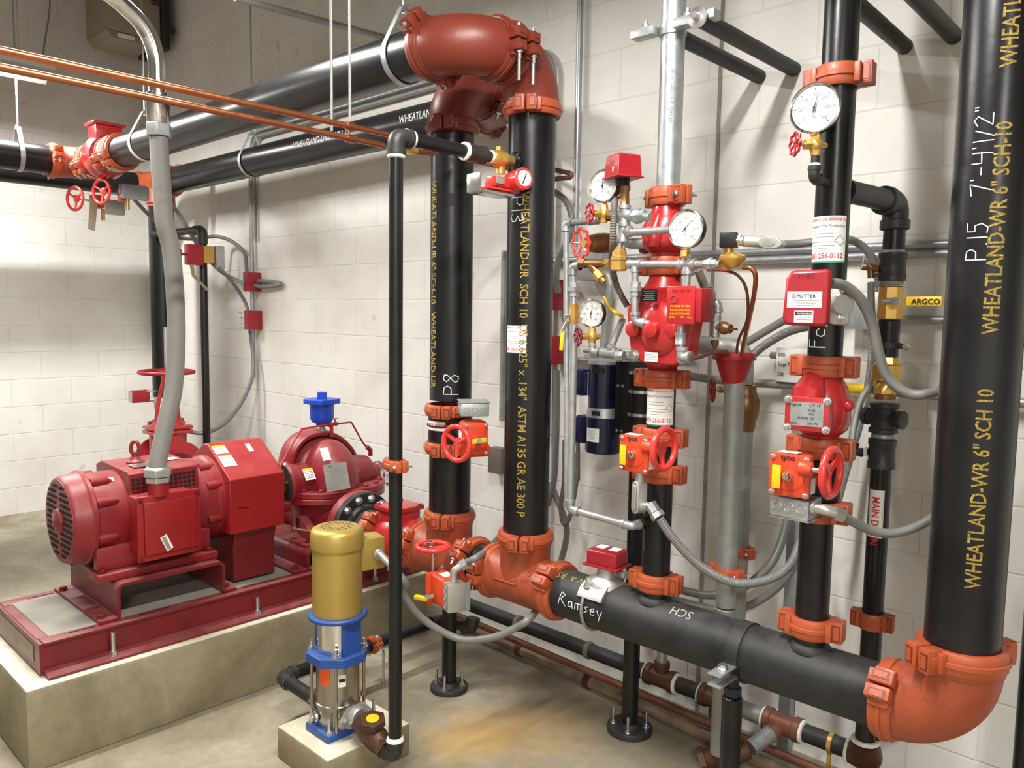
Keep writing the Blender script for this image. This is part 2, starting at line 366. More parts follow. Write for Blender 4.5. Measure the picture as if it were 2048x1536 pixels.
def text_pipe(name, txt, c, ax, ref, R, size, m, parent, along=True, bold=0, sx=1.0, lift=.0012):
    bm = textmesh(txt, size, bold, sx)
    if along:
        for k in range(1, 5): bmesh.ops.bisect_plane(bm, geom=bm.verts[:]+bm.edges[:]+bm.faces[:], plane_co=(0, size*.75*k/5, 0), plane_no=(0, 1, 0))
    else:
        W = max(q.co.x for q in bm.verts)
        for k in range(1, 40): bmesh.ops.bisect_plane(bm, geom=bm.verts[:]+bm.edges[:]+bm.faces[:], plane_co=(W*k/40, 0, 0), plane_no=(1, 0, 0))
    bm.verts.index_update(); mb = MB(m)
    mb.add([wrap((q.co.x, q.co.y-size*.36) if along else (q.co.y, -q.co.x), c, ax, ref, R, lift) for q in bm.verts], [[q.index for q in f.verts] for f in bm.faces]); bm.free()
    return mb.build(name, parent, smooth=False)
def strokes_pipe(name, strokes, c, ax, ref, R, m, parent, wd=.003, sc=1.0):
    """hand writing: strokes of (along axis, around) points in metres"""
    mb = MB(m)
    for st in strokes:
        P = []
        for a, b in zip(st, st[1:]):
            k = max(1, int(math.hypot(b[0]-a[0], b[1]-a[1])*sc/.006))
            P += [(a[0]+(b[0]-a[0])*i/k, a[1]+(b[1]-a[1])*i/k) for i in range(k)]
        P.append(st[-1]); P = [(p[0]*sc, p[1]*sc) for p in P]; vs = []
        for i, p in enumerate(P):
            q0 = P[max(i-1, 0)]; q1 = P[min(i+1, len(P)-1)]; dx, dy = q1[0]-q0[0], q1[1]-q0[1]; l = math.hypot(dx, dy) or 1; nx, ny = -dy/l*wd/2, dx/l*wd/2
            vs += [wrap((p[0]+nx, p[1]+ny), c, ax, ref, R), wrap((p[0]-nx, p[1]-ny), c, ax, ref, R)]
        mb.add(vs, [(2*i, 2*i+1, 2*i+3, 2*i+2) for i in range(len(P)-1)])
    return mb.build(name, parent, smooth=False)
def sticker_pipe(name, c, ax, ref, R, s0, s1, t0, t1, m, parent, lift=.0008):
    mb = MB(m); n = 16; vs = []
    for i in range(n+1):
        t = t0+(t1-t0)*i/n; vs += [wrap((s0, t), c, ax, ref, R, lift), wrap((s1, t), c, ax, ref, R, lift)]
    mb.add(vs, [(2*i, 2*i+1, 2*i+3, 2*i+2) for i in range(n)])
    return mb.build(name, parent)
# ------------------------------------------------------------------ the room
X0, X1, Y0, Y1, ZC = -6.70, 3.2, -4.0, 2.70, 4.3
struct('floor', MB('floor_concrete').box(((X0+X1)/2, (Y0+Y1)/2, -.05), (X1-X0+.4, Y1-Y0+.4, .1)), smooth=False)
struct('wall_right', MB('block_x').box(((X0+X1)/2, Y1+.1, ZC/2), (X1-X0+.4, .2, ZC)), smooth=False)
struct('wall_back', MB('block_y').box((X0-.1, (Y0+Y1)/2, ZC/2), (.2, Y1-Y0, ZC)), smooth=False)
struct('wall_left', MB('block_x').box(((X0+X1)/2, Y0-.1, ZC/2), (X1-X0+.4, .2, ZC)), smooth=False)
struct('wall_front', MB('block_y').box((X1+.1, (Y0+Y1)/2, ZC/2), (.2, Y1-Y0, ZC)), smooth=False)
struct('ceiling', MB('galv_dull').box(((X0+X1)/2, (Y0+Y1)/2, ZC+.05), (X1-X0+.4, Y1-Y0+.4, .1)), smooth=False)
# ------------------------------------------------------------------ strip lights
def fixture(x, y, z, label):
    t = thing('strip_light', label, 'light fixture', (x, y, z), 'strip lights hung under the ceiling')
    mb = MB('white_enamel'); mb.box((x, y, z+.045), (.11, 1.25, .05), bev=.004)
    for s in (-1, 1): mb.add([(x+s*.055, y-.625, z+.03), (x+s*.13, y-.625, z-.015), (x+s*.13, y+.625, z-.015), (x+s*.055, y+.625, z+.03), (x+s*.055, y-.625, z+.034), (x+s*.13, y-.625, z-.011), (x+s*.13, y+.625, z-.011), (x+s*.055, y+.625, z+.034)], [(0, 1, 2, 3), (7, 6, 5, 4), (0, 4, 5, 1), (1, 5, 6, 2), (2, 6, 7, 3), (3, 7, 4, 0)])
    mb.build('reflector_housing', t)
    for s in (-.024, .024): MB('tube_glow').ccyl((x+s, y-.6, z), (x+s, y+.6, z), .0125).build('fluorescent_tube', t)
    for s in (-.45, .45): MB('steel').cyl((x, y+s, z+.07), (x, y+s, ZC), .003, n=8).build('suspension_rod', t)
fixture(*LAMPS[0][:3], 'lit strip light hung at the upper left above the overhead pipes')
for i in (1, 2, 3): fixture(*LAMPS[i][:3], 'lit strip light hung overhead outside the view, %s' % ['', 'above the risers', 'above the fire pump', 'nearest the camera'][i])
# ------------------------------------------------------------------ grooved pipe parts
R6, R3, CE = .0842, .0444, .165
def pipe(name, label, a, b, r, m='pipe_black', group=None, cat='pipe', n=48):
    a = V(a); b = V(b); low = a if a.z <= b.z else b
    o = MB(m).ccyl(a, b, r, .002, n).build(name, loc=low); tag(o, label, cat, group); return o
def coupling(c, ax, R, lug, label, m='coupling_orange', w=None, bolts=True, wide=False, group=None, chars=None):
    """two bolted housing halves round a grooved joint; lug = direction of one of the two bolt pads"""
    c = V(c); ax = V(ax).normalized(); l = V(lug); l = (l-ax*l.dot(ax)).normalized(); t = ax.cross(l)
    w = w or (.050 if R > .06 else .056 if wide else .046 if R > .03 else .034); k = 1 if R > .06 else .82 if R > .04 else .6
    r0 = thing('pipe_coupling', label, 'pipe coupling', c, group)
    pr = [(-w/2, R+.0008), (-w/2, R+.013*k), (-w/2+.007, R+.018*k), (-.007, R+.018*k), (-.005, R+.023*k), (.005, R+.023*k), (.007, R+.018*k), (w/2-.007, R+.018*k), (w/2, R+.013*k), (w/2, R+.0008)]
    for s in (1, -1):
        mb = MB(m)
        ga = .07
        mb.lathe(c, ax, pr, 28, -PI/2+ga, PI/2-ga, u=t*s, closed=True)
        for q in (1, -1):
            cl = c+l*q*(R+(.026 if R > .06 else .030 if not wide else .026)*k)+t*s*((.020 if R > .06 else .016)*k)
            Rm = rotm(l*q, ax.cross(l*q), ax)
            mb.box(cl, ((.044 if not wide else .052)*k, (.034 if R > .06 else .026)*k, w*(1.08 if R > .06 else 1.02)), Rm, bev=.004*k)
            if wide:
                for sg, mm in ((.0, 'orange_shade'), (.0012, m)):  # darker plate paints the shade of the recess round the inner block
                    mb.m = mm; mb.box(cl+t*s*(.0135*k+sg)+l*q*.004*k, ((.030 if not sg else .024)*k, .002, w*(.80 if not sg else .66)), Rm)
                mb.m = m
            # ridge of the pad and web back to the ring
            if not wide and R > .06:
                for sg, mm in ((.0, 'orange_shade'), (.0015, m)):  # pad pocket: its shade is a darker plate under the inner block
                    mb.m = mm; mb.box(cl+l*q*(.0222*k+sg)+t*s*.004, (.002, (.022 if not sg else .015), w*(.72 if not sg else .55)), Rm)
                mb.m = m
            if not wide: mb.box(cl+t*s*.014*k-l*q*.006*k, (.034*k, .012*k, w*.55), Rm, bev=.003*k)
            mb.box(c+l*q*(R+.012*k)+t*s*(.034*k), (.02*k, .032*k, w*.9), Rm, bev=.004*k)
        mb.build('housing_half', r0)
    if bolts:
        for q in (1, -1):
            p = c+l*q*(R+.034*k); b = MB('steel'); L = .050*k
            b.cyl(p-t*L, p+t*L*1.25, .0055*k, n=12); b.hex(p+t*.031*k, p+t*.043*k, .0105*k)
            b.ball(p-t*.033*k, .011*k, (1, 1, 1), 12); b.build('bolt', r0)
    return r0
def elbow(c, d1, d2, R, label, m='orange', ce=CE, name='pipe_elbow', group=None, loc=None):
    """cast 90 degree elbow: c = corner of the two axes, d1 d2 = directions of its two openings"""
    c = V(c); d1 = V(d1).normalized(); d2 = V(d2).normalized(); k = R/R6
    cc = c+(d1+d2)*(ce-.02*k); a0 = -d2; rr = ce-.02*k; pts = []; rad = []
    for i in range(17):
        a = PI/2*i/16; pts.append(cc-d2*rr*math.cos(a)-d1*rr*math.sin(a)); rad.append(R+.010*k)
    mb = MB(m); mb.tube([c+d1*ce*.985]+pts+[c+d2*ce*.985], [R+.004*k]+rad+[R+.004*k], 36)
    for d in (d1, d2):
        mb.lathe(c+d*(ce-.034*k), d, [(0, R+.010*k), (.004, R+.013*k), (.012*k, R+.013*k), (.016*k, R+.009*k)], 36)
    o = mb.build(name, loc=loc or c); tag(o, label, 'pipe elbow', group); return o
def tee(c, run, br, R, label, m='orange', ce=CE, rb=None, group=None, cap_back=False):
    c = V(c); run = V(run).normalized(); br = V(br).normalized(); rb = rb or R; k = R/R6; g = .010*k
    mb = MB(m)
    mb.lathe(c-run*ce*.99, run, [(0, R+.003), (.018*k, R+.003), (.022*k, R+.013*k), (.03*k, R+.013*k), (.036*k, R+g), (ce*1.98-.036*k, R+g), (ce*1.98-.03*k, R+.013*k), (ce*1.98-.022*k, R+.013*k), (ce*1.98-.018*k, R+.003), (ce*1.98, R+.003)], 44)
    mb.lathe(c, br, [(0, rb+g*.97), (ce-.036*k, rb+g), (ce-.03*k, rb+.013*k), (ce-.022*k, rb+.013*k), (ce-.018*k, rb+.003), (ce*.99, rb+.003)], 44)
    o = mb.build('pipe_tee', loc=c); tag(o, label, 'pipe tee', group); return o
YM, ZM, ZH = 2.13, .57, 2.44
CAMD = V((.6, -1, 0)).normalized()      # from the risers towards the aisle
# --- the pumped discharge line and risers (6 inch)
tee((-2.35, YM, ZM), (1, 0, 0), (0, 0, 1), R6, 'orange grooved tee under the black riser chalk-marked P8, behind the small red handwheel')
pipe('pipe_nipple', 'short black pipe nipple between the two floor-level orange tees', (-2.192, YM, ZM), (-2.088, YM, ZM), R6+.001)
coupling((-2.195, YM, ZM), (1, 0, 0), R6, (-.2, -1, .8), 'orange coupling on the right side of the tee under the P8 riser', bolts=True)
t13 = tee((-1.93, YM, ZM), (1, 0, 0), (0, 0, 1), R6, 'large orange grooved tee with raised lettering under the riser chalk-marked P13')
coupling((-2.085, YM, ZM), (1, 0, 0), R6, (-.3, -1, .1), 'orange coupling with open bolt pad on the left of the tee under P13')
coupling((-1.765, YM, ZM), (1, 0, 0), R6, (0, -1, .85), 'orange coupling joining the large tee to the black floor-level manifold pipe', w=.056, bolts=False)
coupling((-2.35, YM, ZM+CE), (0, 0, 1), R6, CAMD, 'orange coupling at the foot of the black riser chalk-marked P8', bolts=False)
coupling((-1.93, YM, ZM+CE), (0, 0, 1), R6, CAMD, 'orange coupling at the foot of the black riser chalk-marked P13', bolts=False)
coupling((-2.515, YM, ZM), (1, 0, 0), R6, (0, -1, .45), 'orange coupling between the red flanged check valve and the tee under the P8 riser')
PM = pipe('manifold_pipe', 'long dull black horizontal manifold pipe near the floor with chalk name Ramsey', (-1.775, YM, ZM), (-.61, YM, ZM), R6, 'pipe_dull')
elbow((-.478, YM, ZM), (-1, 0, 0), (0, 0, 1), R6, 'big orange grooved elbow in the bottom right corner under the P.15 riser', ce=.17)
coupling((-.632, YM, ZM), (1, 0, 0), R6, (.1, -1, .75), 'orange coupling joining the manifold pipe to the big bottom right elbow', w=.056, bolts=False)
coupling((-.478, YM, ZM+.175), (0, 0, 1), R6, (-.62, -1, 0), 'orange coupling at the foot of the tall black riser chalk-marked P.15', w=.056, bolts=False)
P15 = pipe('riser_pipe', 'tall thick black riser pipe at the right edge, stencilled in yellow and chalk-marked P.15', (-.478, YM, ZM+.16), (-.478, YM, 3.9), R6)
P13 = pipe('riser_pipe', 'thick black riser pipe chalk-marked P13 with yellow size stencil', (-1.93, YM, ZM+.155), (-1.93, YM, ZH-.155), R6)
P8a = pipe('riser_pipe', 'thick black riser pipe chalk-marked P8 above the butterfly valve with a grey junction box', (-2.35, YM, 1.21), (-2.35, YM, ZH-.155), R6)
P8b = pipe('riser_pipe', 'short black riser length under the butterfly valve of the P8 riser', (-2.35, YM, ZM+.155), (-2.35, YM, 1.075), R6)
coupling((-1.93, YM, ZH-CE), (0, 0, 1), R6, CAMD, 'bright orange coupling at the top of the riser chalk-marked P13', bolts=False)
coupling((-2.35, YM, ZH-CE), (0, 0, 1), R6, CAMD, 'shade-painted orange coupling at the top of the riser chalk-marked P8', 'orange_shade', bolts=False)
elbow((-1.93, YM, ZH), (0, 0, -1), (0, -1, 0), R6, 'shade-painted orange elbow turning over from the top of the P13 riser', 'orange_shade')
for yo, lb_ in ((-.034, 'shade-painted orange coupling with a hanging bolt, nearer the camera, between the two top elbows'), (.034, 'shade-painted orange coupling with a hanging bolt, nearer the wall, between the two top elbows')):
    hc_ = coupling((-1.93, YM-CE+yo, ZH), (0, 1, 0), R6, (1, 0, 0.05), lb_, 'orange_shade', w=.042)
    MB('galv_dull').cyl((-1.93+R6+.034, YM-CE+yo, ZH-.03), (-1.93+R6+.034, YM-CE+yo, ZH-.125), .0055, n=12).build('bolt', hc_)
elbow((-1.93, 1.80, ZH), (0, 1, 0), (-1, 0, 0), R6, 'very large shade-painted orange elbow nearest the camera at the top centre', 'orange_shade')
coupling((-2.095, 1.80, ZH), (1, 0, 0), R6, (0, -1, .9), 'shade-painted orange coupling joining the top centre elbow to the near overhead pipe', 'orange_shade')
elbow((-2.35, YM, ZH), (0, 0, -1), (0, 1, 0), R6, 'shade-painted orange elbow turning from the top of the P8 riser towards the wall', 'orange_shade')
coupling((-2.35, YM+CE, ZH), (0, 1, 0), R6, (1, 0, -.5), 'shade-painted orange coupling between the two elbows behind the top of the P8 riser', 'orange_shade')
elbow((-2.35, 2.46, ZH), (0, -1, 0), (-1, 0, 0), R6, 'shade-painted orange elbow behind the top of the P8 riser, leading into the far overhead pipe', 'orange_shade')
coupling((-2.515, 2.46, ZH), (1, 0, 0), R6, (0, -1, .9), 'shade-painted orange coupling starting the far overhead pipe, mostly hidden behind the P8 elbow', 'orange_shade', bolts=False)
H1 = pipe('overhead_pipe', 'near thick black overhead pipe running left from the top centre elbow, shiny along its top', (-4.76, 1.80, ZH), (-2.10, 1.80, ZH), R6)
HL = V((-5.50, 2.385, ZH-.015))
H2 = pipe('overhead_pipe', 'far thick black overhead pipe along the wall with white stencilled lettering', tuple(HL), (-2.51, 2.46, ZH), R6)
# left end of the near overhead pipe: check valve, elbow, pipe going along the back wall
coupling((-4.77, 1.80, ZH), (1, 0, 0), R6, (0, -1, -.6), 'orange coupling at the left end of the near overhead pipe')
pipe('pipe_nipple', 'short orange painted nipple left of the near overhead pipe with a white gasket band', (-4.87, 1.8, ZH), (-4.77, 1.8, ZH), R6+.001, 'orange')
MB('white_tape').lathe((-4.85, 1.8, ZH), (1, 0, 0), [(0, R6+.006), (.0, R6+.022), (.006, R6+.022), (.006, R6+.006)], 40).build('gasket_band', bpy.data.objects['pipe_nipple.001'])
coupling((-4.90, 1.80, ZH), (1, 0, 0), R6, (0, -1, -.6), 'second orange coupling from the left end of the near overhead pipe, beside the red valve', bolts=False)
t = thing('check_valve', 'red overhead check valve with a square cover on top, upper left', 'valve', (-5.02, 1.8, ZH))
mb = MB('valve_red'); mb.lathe((-5.14, 1.8, ZH), (1, 0, 0), [(0, R6), (.03, R6+.004), (.05, R6+.03), (.12, R6+.045), (.19, R6+.03), (.21, R6+.004), (.24, R6)], 40); mb.build('body', t)
MB('valve_red').box((-5.02, 1.8, ZH+.13), (.13, .15, .09), bev=.008).build('cover_box', t)
mb = MB('valve_red'); mb.box((-5.02, 1.8, ZH+.182), (.16, .18, .016), bev=.004); mb.build('cover_plate', t)
coupling((-5.15, 1.80, ZH), (1, 0, 0), R6, (0, -1, -.6), 'orange coupling on the left side of the red overhead check valve')
mb = MB('white_tape'); mb.lathe((-5.215, 1.8, ZH), (1, 0, 0), [(0, R6+.003), (0, R6+.02), (.008, R6+.02), (.008, R6+.003)], 40); o = mb.build('gasket_ring', loc=(-5.215, 1.8, ZH-.1)); tag(o, 'white gasket ring standing out between orange couplings at the upper left', 'gasket')
elbow((-5.40, 1.80, ZH), (1, 0, 0), (0, -1, 0), R6, 'orange elbow turning the near overhead line along the back wall, upper left')
coupling((-5.235, 1.8, ZH), (1, 0, 0), R6, (0, -1, -.6), 'orange coupling on the right end of the upper left elbow')
coupling((-5.40, 1.63, ZH), (0, 1, 0), R6, (1, 0, .35), 'orange coupling with a bright bolt at the end of the upper left black pipe')
HP = pipe('overhead_pipe', 'thick black overhead pipe leaving the picture at the upper left edge', (-5.40, -.6, ZH), (-5.40, 1.64, ZH), R6)
# left end of the far overhead pipe: tee, riser down to the suction valve
tl = V((-5.66, 2.385, ZH-.015))
coupling(HL+V((.0, 0, 0)), (1, 0, 0), R6, (0, -1, -1.1), 'orange coupling at the left end of the far overhead pipe')
tee(tl, (1, 0, 0), (0, 0, -1), R6, 'orange tee on top of the far left riser, half hidden by the thick grey conduit')
LR = pipe('riser_pipe', 'far left black riser pipe in front of the back wall behind the grey conduit', (tl.x, tl.y, .93), (tl.x, tl.y, ZH-.18), R6)
elbow((-5.86, 2.385, ZH-.015), (1, 0, 0), (0, -1, 0), R6, 'orange elbow left of the tee on the far left riser, shadowed', ce=.10)
pipe('overhead_pipe', 'second black overhead pipe just visible below and behind the upper left one', (-5.86, -.6, ZH-.015), (-5.86, 2.30, ZH-.015), R6)
MB('cable_black')
# ------------------------------------------------------------------ helpers for fittings
def wheel(t, c, d, R, r, m='wheel_red', spokes=3, name='handwheel', dish=.3, hub=.3, n=40, scal=0):
    """hand wheel on axis d (pointing out of the valve), c = rim centre"""
    c = V(c); d, u, v = fr(d); mb = MB(m)
    if scal:
        pts = [c+(u*math.cos(2*PI*i/64)+v*math.sin(2*PI*i/64))*(R*(1+.09*math.cos(scal*2*PI*i/64))) for i in range(64)]; mb.tube(pts, r, 8, True)
    else: mb.torus(c, d, R-r, r, n, 12)
    h = c-d*R*dish
    for k in range(spokes):
        a = 2*PI*k/spokes+.5; e = u*math.cos(a)+v*math.sin(a)
        mb.tube([h+e*R*.1, h+e*R*.5+d*R*dish*.35, c+e*(R-r*1.2)], [r*.9, r*.8, r*.7], 8)
    mb.lathe(h-d*R*.12, d, [(0, R*hub*.75), (R*.04, R*hub), (R*.16, R*hub), (R*.2, R*hub*.6)], 20)
    return mb.build(name, t)
def elb(mb, c, d1, d2, r, L=None, band=1.18):
    """threaded elbow body with banded ends"""
    c = V(c); d1 = V(d1).normalized(); d2 = V(d2).normalized(); L = L or r*2.4
    mb.tube([c+d1*L]+fil([c+d1*L*.8, c, c+d2*L*.8], r*1.3)+[c+d2*L], r*1.12, 20)
    for d in (d1, d2): mb.lathe(c+d*L*.62, d, [(0, r*1.12), (r*.08, r*(band+.1)), (L*.38-r*.08, r*(band+.1)), (L*.38, r*1.15)], 24)
def tfit(mb, c, run, br, r, L=None, rb=None):
    c = V(c); run = V(run).normalized(); L = L or r*2.3; rb = rb or r
    mb.lathe(c-run*L, run, [(0, r*1.1), (.001, r*1.3), (L*.36, r*1.3), (L*.42, r*1.14), (L*1.58, r*1.14), (L*1.64, r*1.3), (L*2-.001, r*1.3), (L*2, r*1.1)], 24)
    for b in (br if isinstance(br, list) else [br]):
        b = V(b).normalized(); mb.lathe(c, b, [(0, rb), (L*.62, rb*1.14), (L*.66, rb*1.3), (L-.001, rb*1.3), (L, rb*1.1)], 24)
def sleeve(mb, a, b, r, k=1.25): a = V(a); b = V(b); L = (b-a).length; mb.lathe(a, b-a, [(0, r*1.02), (.001, r*k), (L*.2, r*k), (L*.25, r*(k-.08)), (L*.75, r*(k-.08)), (L*.8, r*k), (L-.001, r*k), (L, r*1.02)], 24)
def union(mb, c, d, r):
    c = V(c); d = V(d).normalized(); mb.hex(c-d*r*1.9, c-d*r*.7, r*1.35); mb.lathe(c-d*r*.7, d, [(0, r*1.3), (0, r*1.75), (r*1.2, r*1.75), (r*1.2, r*1.2)], 8); mb.hex(c+d*r*.5, c+d*r*1.7, r*1.35)
def gauge(c, d, R, label, needle=.2, group=None, stem=True, stemm='brass'):
    """pressure gauge: c = centre of the face, d = direction it faces"""
    c = V(c); d = V(d).normalized(); up = V((0, 0, 1)); up = (up-d*up.dot(d)).normalized(); rt = up.cross(d)
    t = thing('pressure_gauge', label, 'pressure gauge', c-up*R)
    MB('black_plastic').lathe(c-d*R*.55, d, [(0, R*.5), (0, R*.9), (R*.06, R*.97), (R*.50, R*1.0), (R*.50, R*.9)], 48).build('case', t)
    MB('chrome').lathe(c-d*R*.08, d, [(0, R*.99), (0, R*1.045), (R*.10, R*1.045), (R*.13, R*.99), (R*.08, R*.93), (R*.02, R*.93)], 48, closed=False).build('bezel', t)
    f = MB('dial').lathe(c-d*R*.04, d, [(0, .0001), (.0004, R*.94)], 48).build('dial_face', t)
    mk = MB('ink')
    for k in range(61):
        a = math.radians(225-270*k/60); e = rt*math.cos(a)+up*math.sin(a); s = up*math.cos(a)-rt*math.sin(a); big = k % 10 == 0
        q = c+d*.001; w_ = R*(.012 if big else .006); mk.add([q+e*R*.86+s*w_, q+e*R*.86-s*w_, q+e*R*(.72 if big else .78)-s*w_, q+e*R*(.72 if big else .78)+s*w_], [(0, 1, 2, 3)])
    mk.build('dial_scale', f, smooth=False)
    for k in range(7):
        a = math.radians(225-270*k/6); text_flat('dial_number', str(k*50), c+(rt*math.cos(a)+up*math.sin(a))*R*.56-up*R*.06, rt, up, R*.17, 'ink', f, 'C', lift=.0012)
    text_flat('dial_text', 'PSI', c-up*R*.4, rt, up, R*.16, 'ink', f, 'C')
    a = math.radians(225-270*needle); e = rt*math.cos(a)+up*math.sin(a); s = up*math.cos(a)-rt*math.sin(a); q = c+d*.003
    MB('ink').add([q+e*R*.74, q+s*R*.035-e*R*.1, q-e*R*.28, q-s*R*.035-e*R*.1], [(0, 1, 2, 3)]).lathe(q, d, [(0, R*.06), (.002, R*.06)], 12).build('needle', t)
    if stem: MB(stemm).lathe(c-d*R*.28-up*R*1.32, up, [(0, R*.14), (R*.36, R*.14)], 6).build('stem', t)
    return t
# ------------------------------------------------------------------ concrete pads
AX, AZ = -3.23, .757
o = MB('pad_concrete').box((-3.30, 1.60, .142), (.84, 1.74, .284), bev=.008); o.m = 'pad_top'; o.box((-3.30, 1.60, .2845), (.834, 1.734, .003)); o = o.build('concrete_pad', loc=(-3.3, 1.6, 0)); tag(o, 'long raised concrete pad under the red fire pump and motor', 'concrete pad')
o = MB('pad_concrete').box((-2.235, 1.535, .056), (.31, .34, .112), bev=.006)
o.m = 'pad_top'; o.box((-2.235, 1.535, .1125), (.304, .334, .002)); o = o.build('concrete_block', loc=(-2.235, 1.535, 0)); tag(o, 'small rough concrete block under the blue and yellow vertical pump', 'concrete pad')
# ------------------------------------------------------------------ base frame of the fire pump
t = thing('pump_base_frame', 'long maroon steel base frame filled with grey grout on the concrete pad', 'base frame', (-3.23, 1.63, .286))
ya, yb = .81, 2.455
for s in (1, -1):
    xf = AX+s*.27; mb = MB('rail_red'); L = yb-ya; ym = (ya+yb)/2
    mb.box((xf-s*.012, ym, .348), (.012, L, .108)); mb.box((xf-s*.028, ym, .402), (.066, L, .009), bev=.002); mb.prism([(0, 0), (s*.052, 0), (s*.052, .008), (s*.004, .022), (0, .022)], (xf-s*.008, ya, .288), (1, 0, 0), (0, 0, 1), -L)
    mb.build('side_rail', t)
for y in (ya, yb): MB('rail_red').box((AX, y+(-.006 if y < 1 else .006), .348), (.53, .012, .108)).box((AX, y+(.035 if y < 1 else -.035), .4005), (.415, .08, .009), bev=.002).build('end_plate', t)
MB('grout').box((AX, (ya+yb)/2, .372), (.44, yb-ya-.06, .07)).build('grout_fill', t)
for s in (1, -1):
    for y0, y1 in ((.90, .99), (1.14, 1.26), (1.56, 1.70)): MB('black_void').box((AX+s*.236, (y0+y1)/2, .4072), (.006, y1-y0, .001)).build('slot', t)
lb = MB('plate_dirty').box((AX, ya-.0075, .35), (.40, .001, .062)).build('white_plate', t); lb.location.y -= .006
for x, y, L in ((-2.945, 1.03, .085), (-2.945, 1.60, .07), (-2.945, 2.20, .07), (-3.51, 1.03, .07), (-3.51, 1.6, .07)):
    MB('steel').bolt((x, y, .300), (0, 0, 1), L, .008).build('anchor_bolt', t)
def pedestal(y0, y1, z1, m='rail_red'):
    w_ = .012; pts = [(y0-.075, .407), (y0, .407), (y0, z1), (y1, z1), (y1, .407), (y1+.06, .407)]
    P = fil([V((0, a, b)) for a, b in pts], .016, 4); L_ = []; 
    for i, p in enumerate(P):
        a = P[max(i-1, 0)]; b = P[min(i+1, len(P)-1)]; d = (b-a).normalized(); nn = V((0, -d.z, d.y)); L_.append((p, nn))
    mb = MB(m); poly = [(p.y, p.z) for p, _ in L_]+[(p.y+q.y*w_, p.z+q.z*w_) for p, q in reversed(L_)]
    n = len(L_); vs = []
    for x in (-3.485, -2.985):
        for p, q in L_: vs += [(x, p.y, p.z), (x, p.y+q.y*w_, p.z+q.z*w_)]
    fs = []
    for i in range(n-1):
        a = 2*i; k = 2*n; fs += [(a, a+1, a+3, a+2), (k+a, k+a+2, k+a+3, k+a+1), (a, a+2, k+a+2, k+a), (a+1, k+a+1, k+a+3, a+3)]
    fs += [(0, 2*n, 2*n+1, 1), (2*n-2, 2*n-1, 4*n-1, 4*n-2)]
    mb.add(vs, fs); return mb
pm = pedestal(1.075, 1.47, .532).build('motor_pedestal', t)
for x, y in ((-3.03, 1.02), (-3.44, 1.02), (-3.03, 1.50), (-3.44, 1.50)): MB('dark_red').hexbolt((x, y, .418), (0, 0, 1), .014).build('bolt', pm)
pp = pedestal(1.875, 2.36, .487).build('pump_pedestal', t)
for y in (1.83, 2.40): MB('dark_red').hexbolt((-3.03, y, .418), (0, 0, 1), .014).build('bolt', pp)
# ------------------------------------------------------------------ electric motor
t = thing('electric_motor', 'large glossy dark red electric motor with grey conduit rising from its box', 'electric motor', (AX, 1.27, .545))
mb = MB('pump_red'); mb.lathe((AX, .955, AZ), (0, 1, 0), [(0, .145), (0, .160), (.012, .168), (.055, .172), (.065, .180), (.078, .180), (.085, .166), (.15, .168), (.17, .166), (.44, .166), (.47, .168), (.54, .171), (.55, .180), (.615, .181), (.63, .172), (.635, .10)], 72)
mb.build('body', t)
g = MB('pump_red').lathe((AX, .958, AZ), (0, -1, 0), [(0, .158), (.006, .155), (.008, .02), (.008, .0001)], 64).build('vent_grille', t)
mb = MB('black_void'); rows = []
vs_ = [MB('black_void'), MB('black_void')]
for j in range(-6, 7):
    zz = j*.0215
    for i in range(-5, 6):
        xx = i*.0245+(.012 if j % 2 else 0)
        if .045 < math.hypot(xx, zz) < .138 and abs(xx) > .022: vs_[xx > 0].box((AX+xx, .9495, AZ+zz), (.0175, .003, .009))
for q in vs_: q.build('vent_slot', g)
MB('pump_red').lathe((AX, .951, AZ), (0, -1, 0), [(0, .05), (.010, .044), (.014, .03), (.02, .0001)], 32).build('end_boss', g)
for yy, LL in ((1.04, .09), (1.46, .09)):
    for a in (-62, -20, 28, 60, 120, 150):
        e = V((math.cos(math.radians(a)), 0, math.sin(math.radians(a)))); c = V((AX, yy, AZ))+e*.166
        if a < -50: continue
        MB('pump_red').tube([c-V((0, .005, 0)), c+V((0, LL*.6, 0)), c+V((0, LL, 0))-e*.014], [.019, .017, .004], 16).build('housing_boss', t)
mb = MB('pump_red'); hood = [(-.185, .10), (-.185, .165), (-.13, .186), (.135, .180), (.15, .172), (.165, .06)]
mb.prism([(x, z) for x, z in hood], (AX, 1.42, AZ), (1, 0, 0), (0, 0, 1), .27); hd = mb.build('vent_hood', t, bevel=.003)
mb = MB('black_void')
for i in range(14):
    for j in range(4): mb.box((AX+.1585, 1.165+.018*i, AZ+.150-.017*j), (.004, .012, .010), Matrix.Rotation(-.1, 3, 'Y'))
mb.build('louvre', hd)
mb = MB('steel'); mb.box((AX+.07, 1.24, AZ+.187), (.07, .10, .002), Matrix.Rotation(.02, 3, 'Y')); mb.build('nameplate', t)
MB('paper').box((AX+.01, 1.37, AZ+.1865), (.05, .05, .001)).build('sticker', t)
a_ = math.radians(62); MB('paper').box((AX+.1675*math.cos(a_), 1.10, AZ+.1675*math.sin(a_)), (.002, .045, .022), Matrix.Rotation(-a_, 3, 'Y')).build('sticker', t)
mb = MB('pump_red'); mb.lathe((AX+.0, 1.235, AZ+.18), (0, 0, 1), [(0, .035), (.012, .034), (.02, .022), (.03, .018)], 24)
mb.tube([(AX-.6*.016*math.cos(a), 1.235-.75*.016*math.cos(a), AZ+.243+.028*math.sin(a)) for a in [2*PI*k/28 for k in range(28)]], .0075, 10, True); mb.cyl((AX, 1.235, AZ+.205), (AX, 1.235, AZ+.228), .012); mb.build('lifting_eye', t)
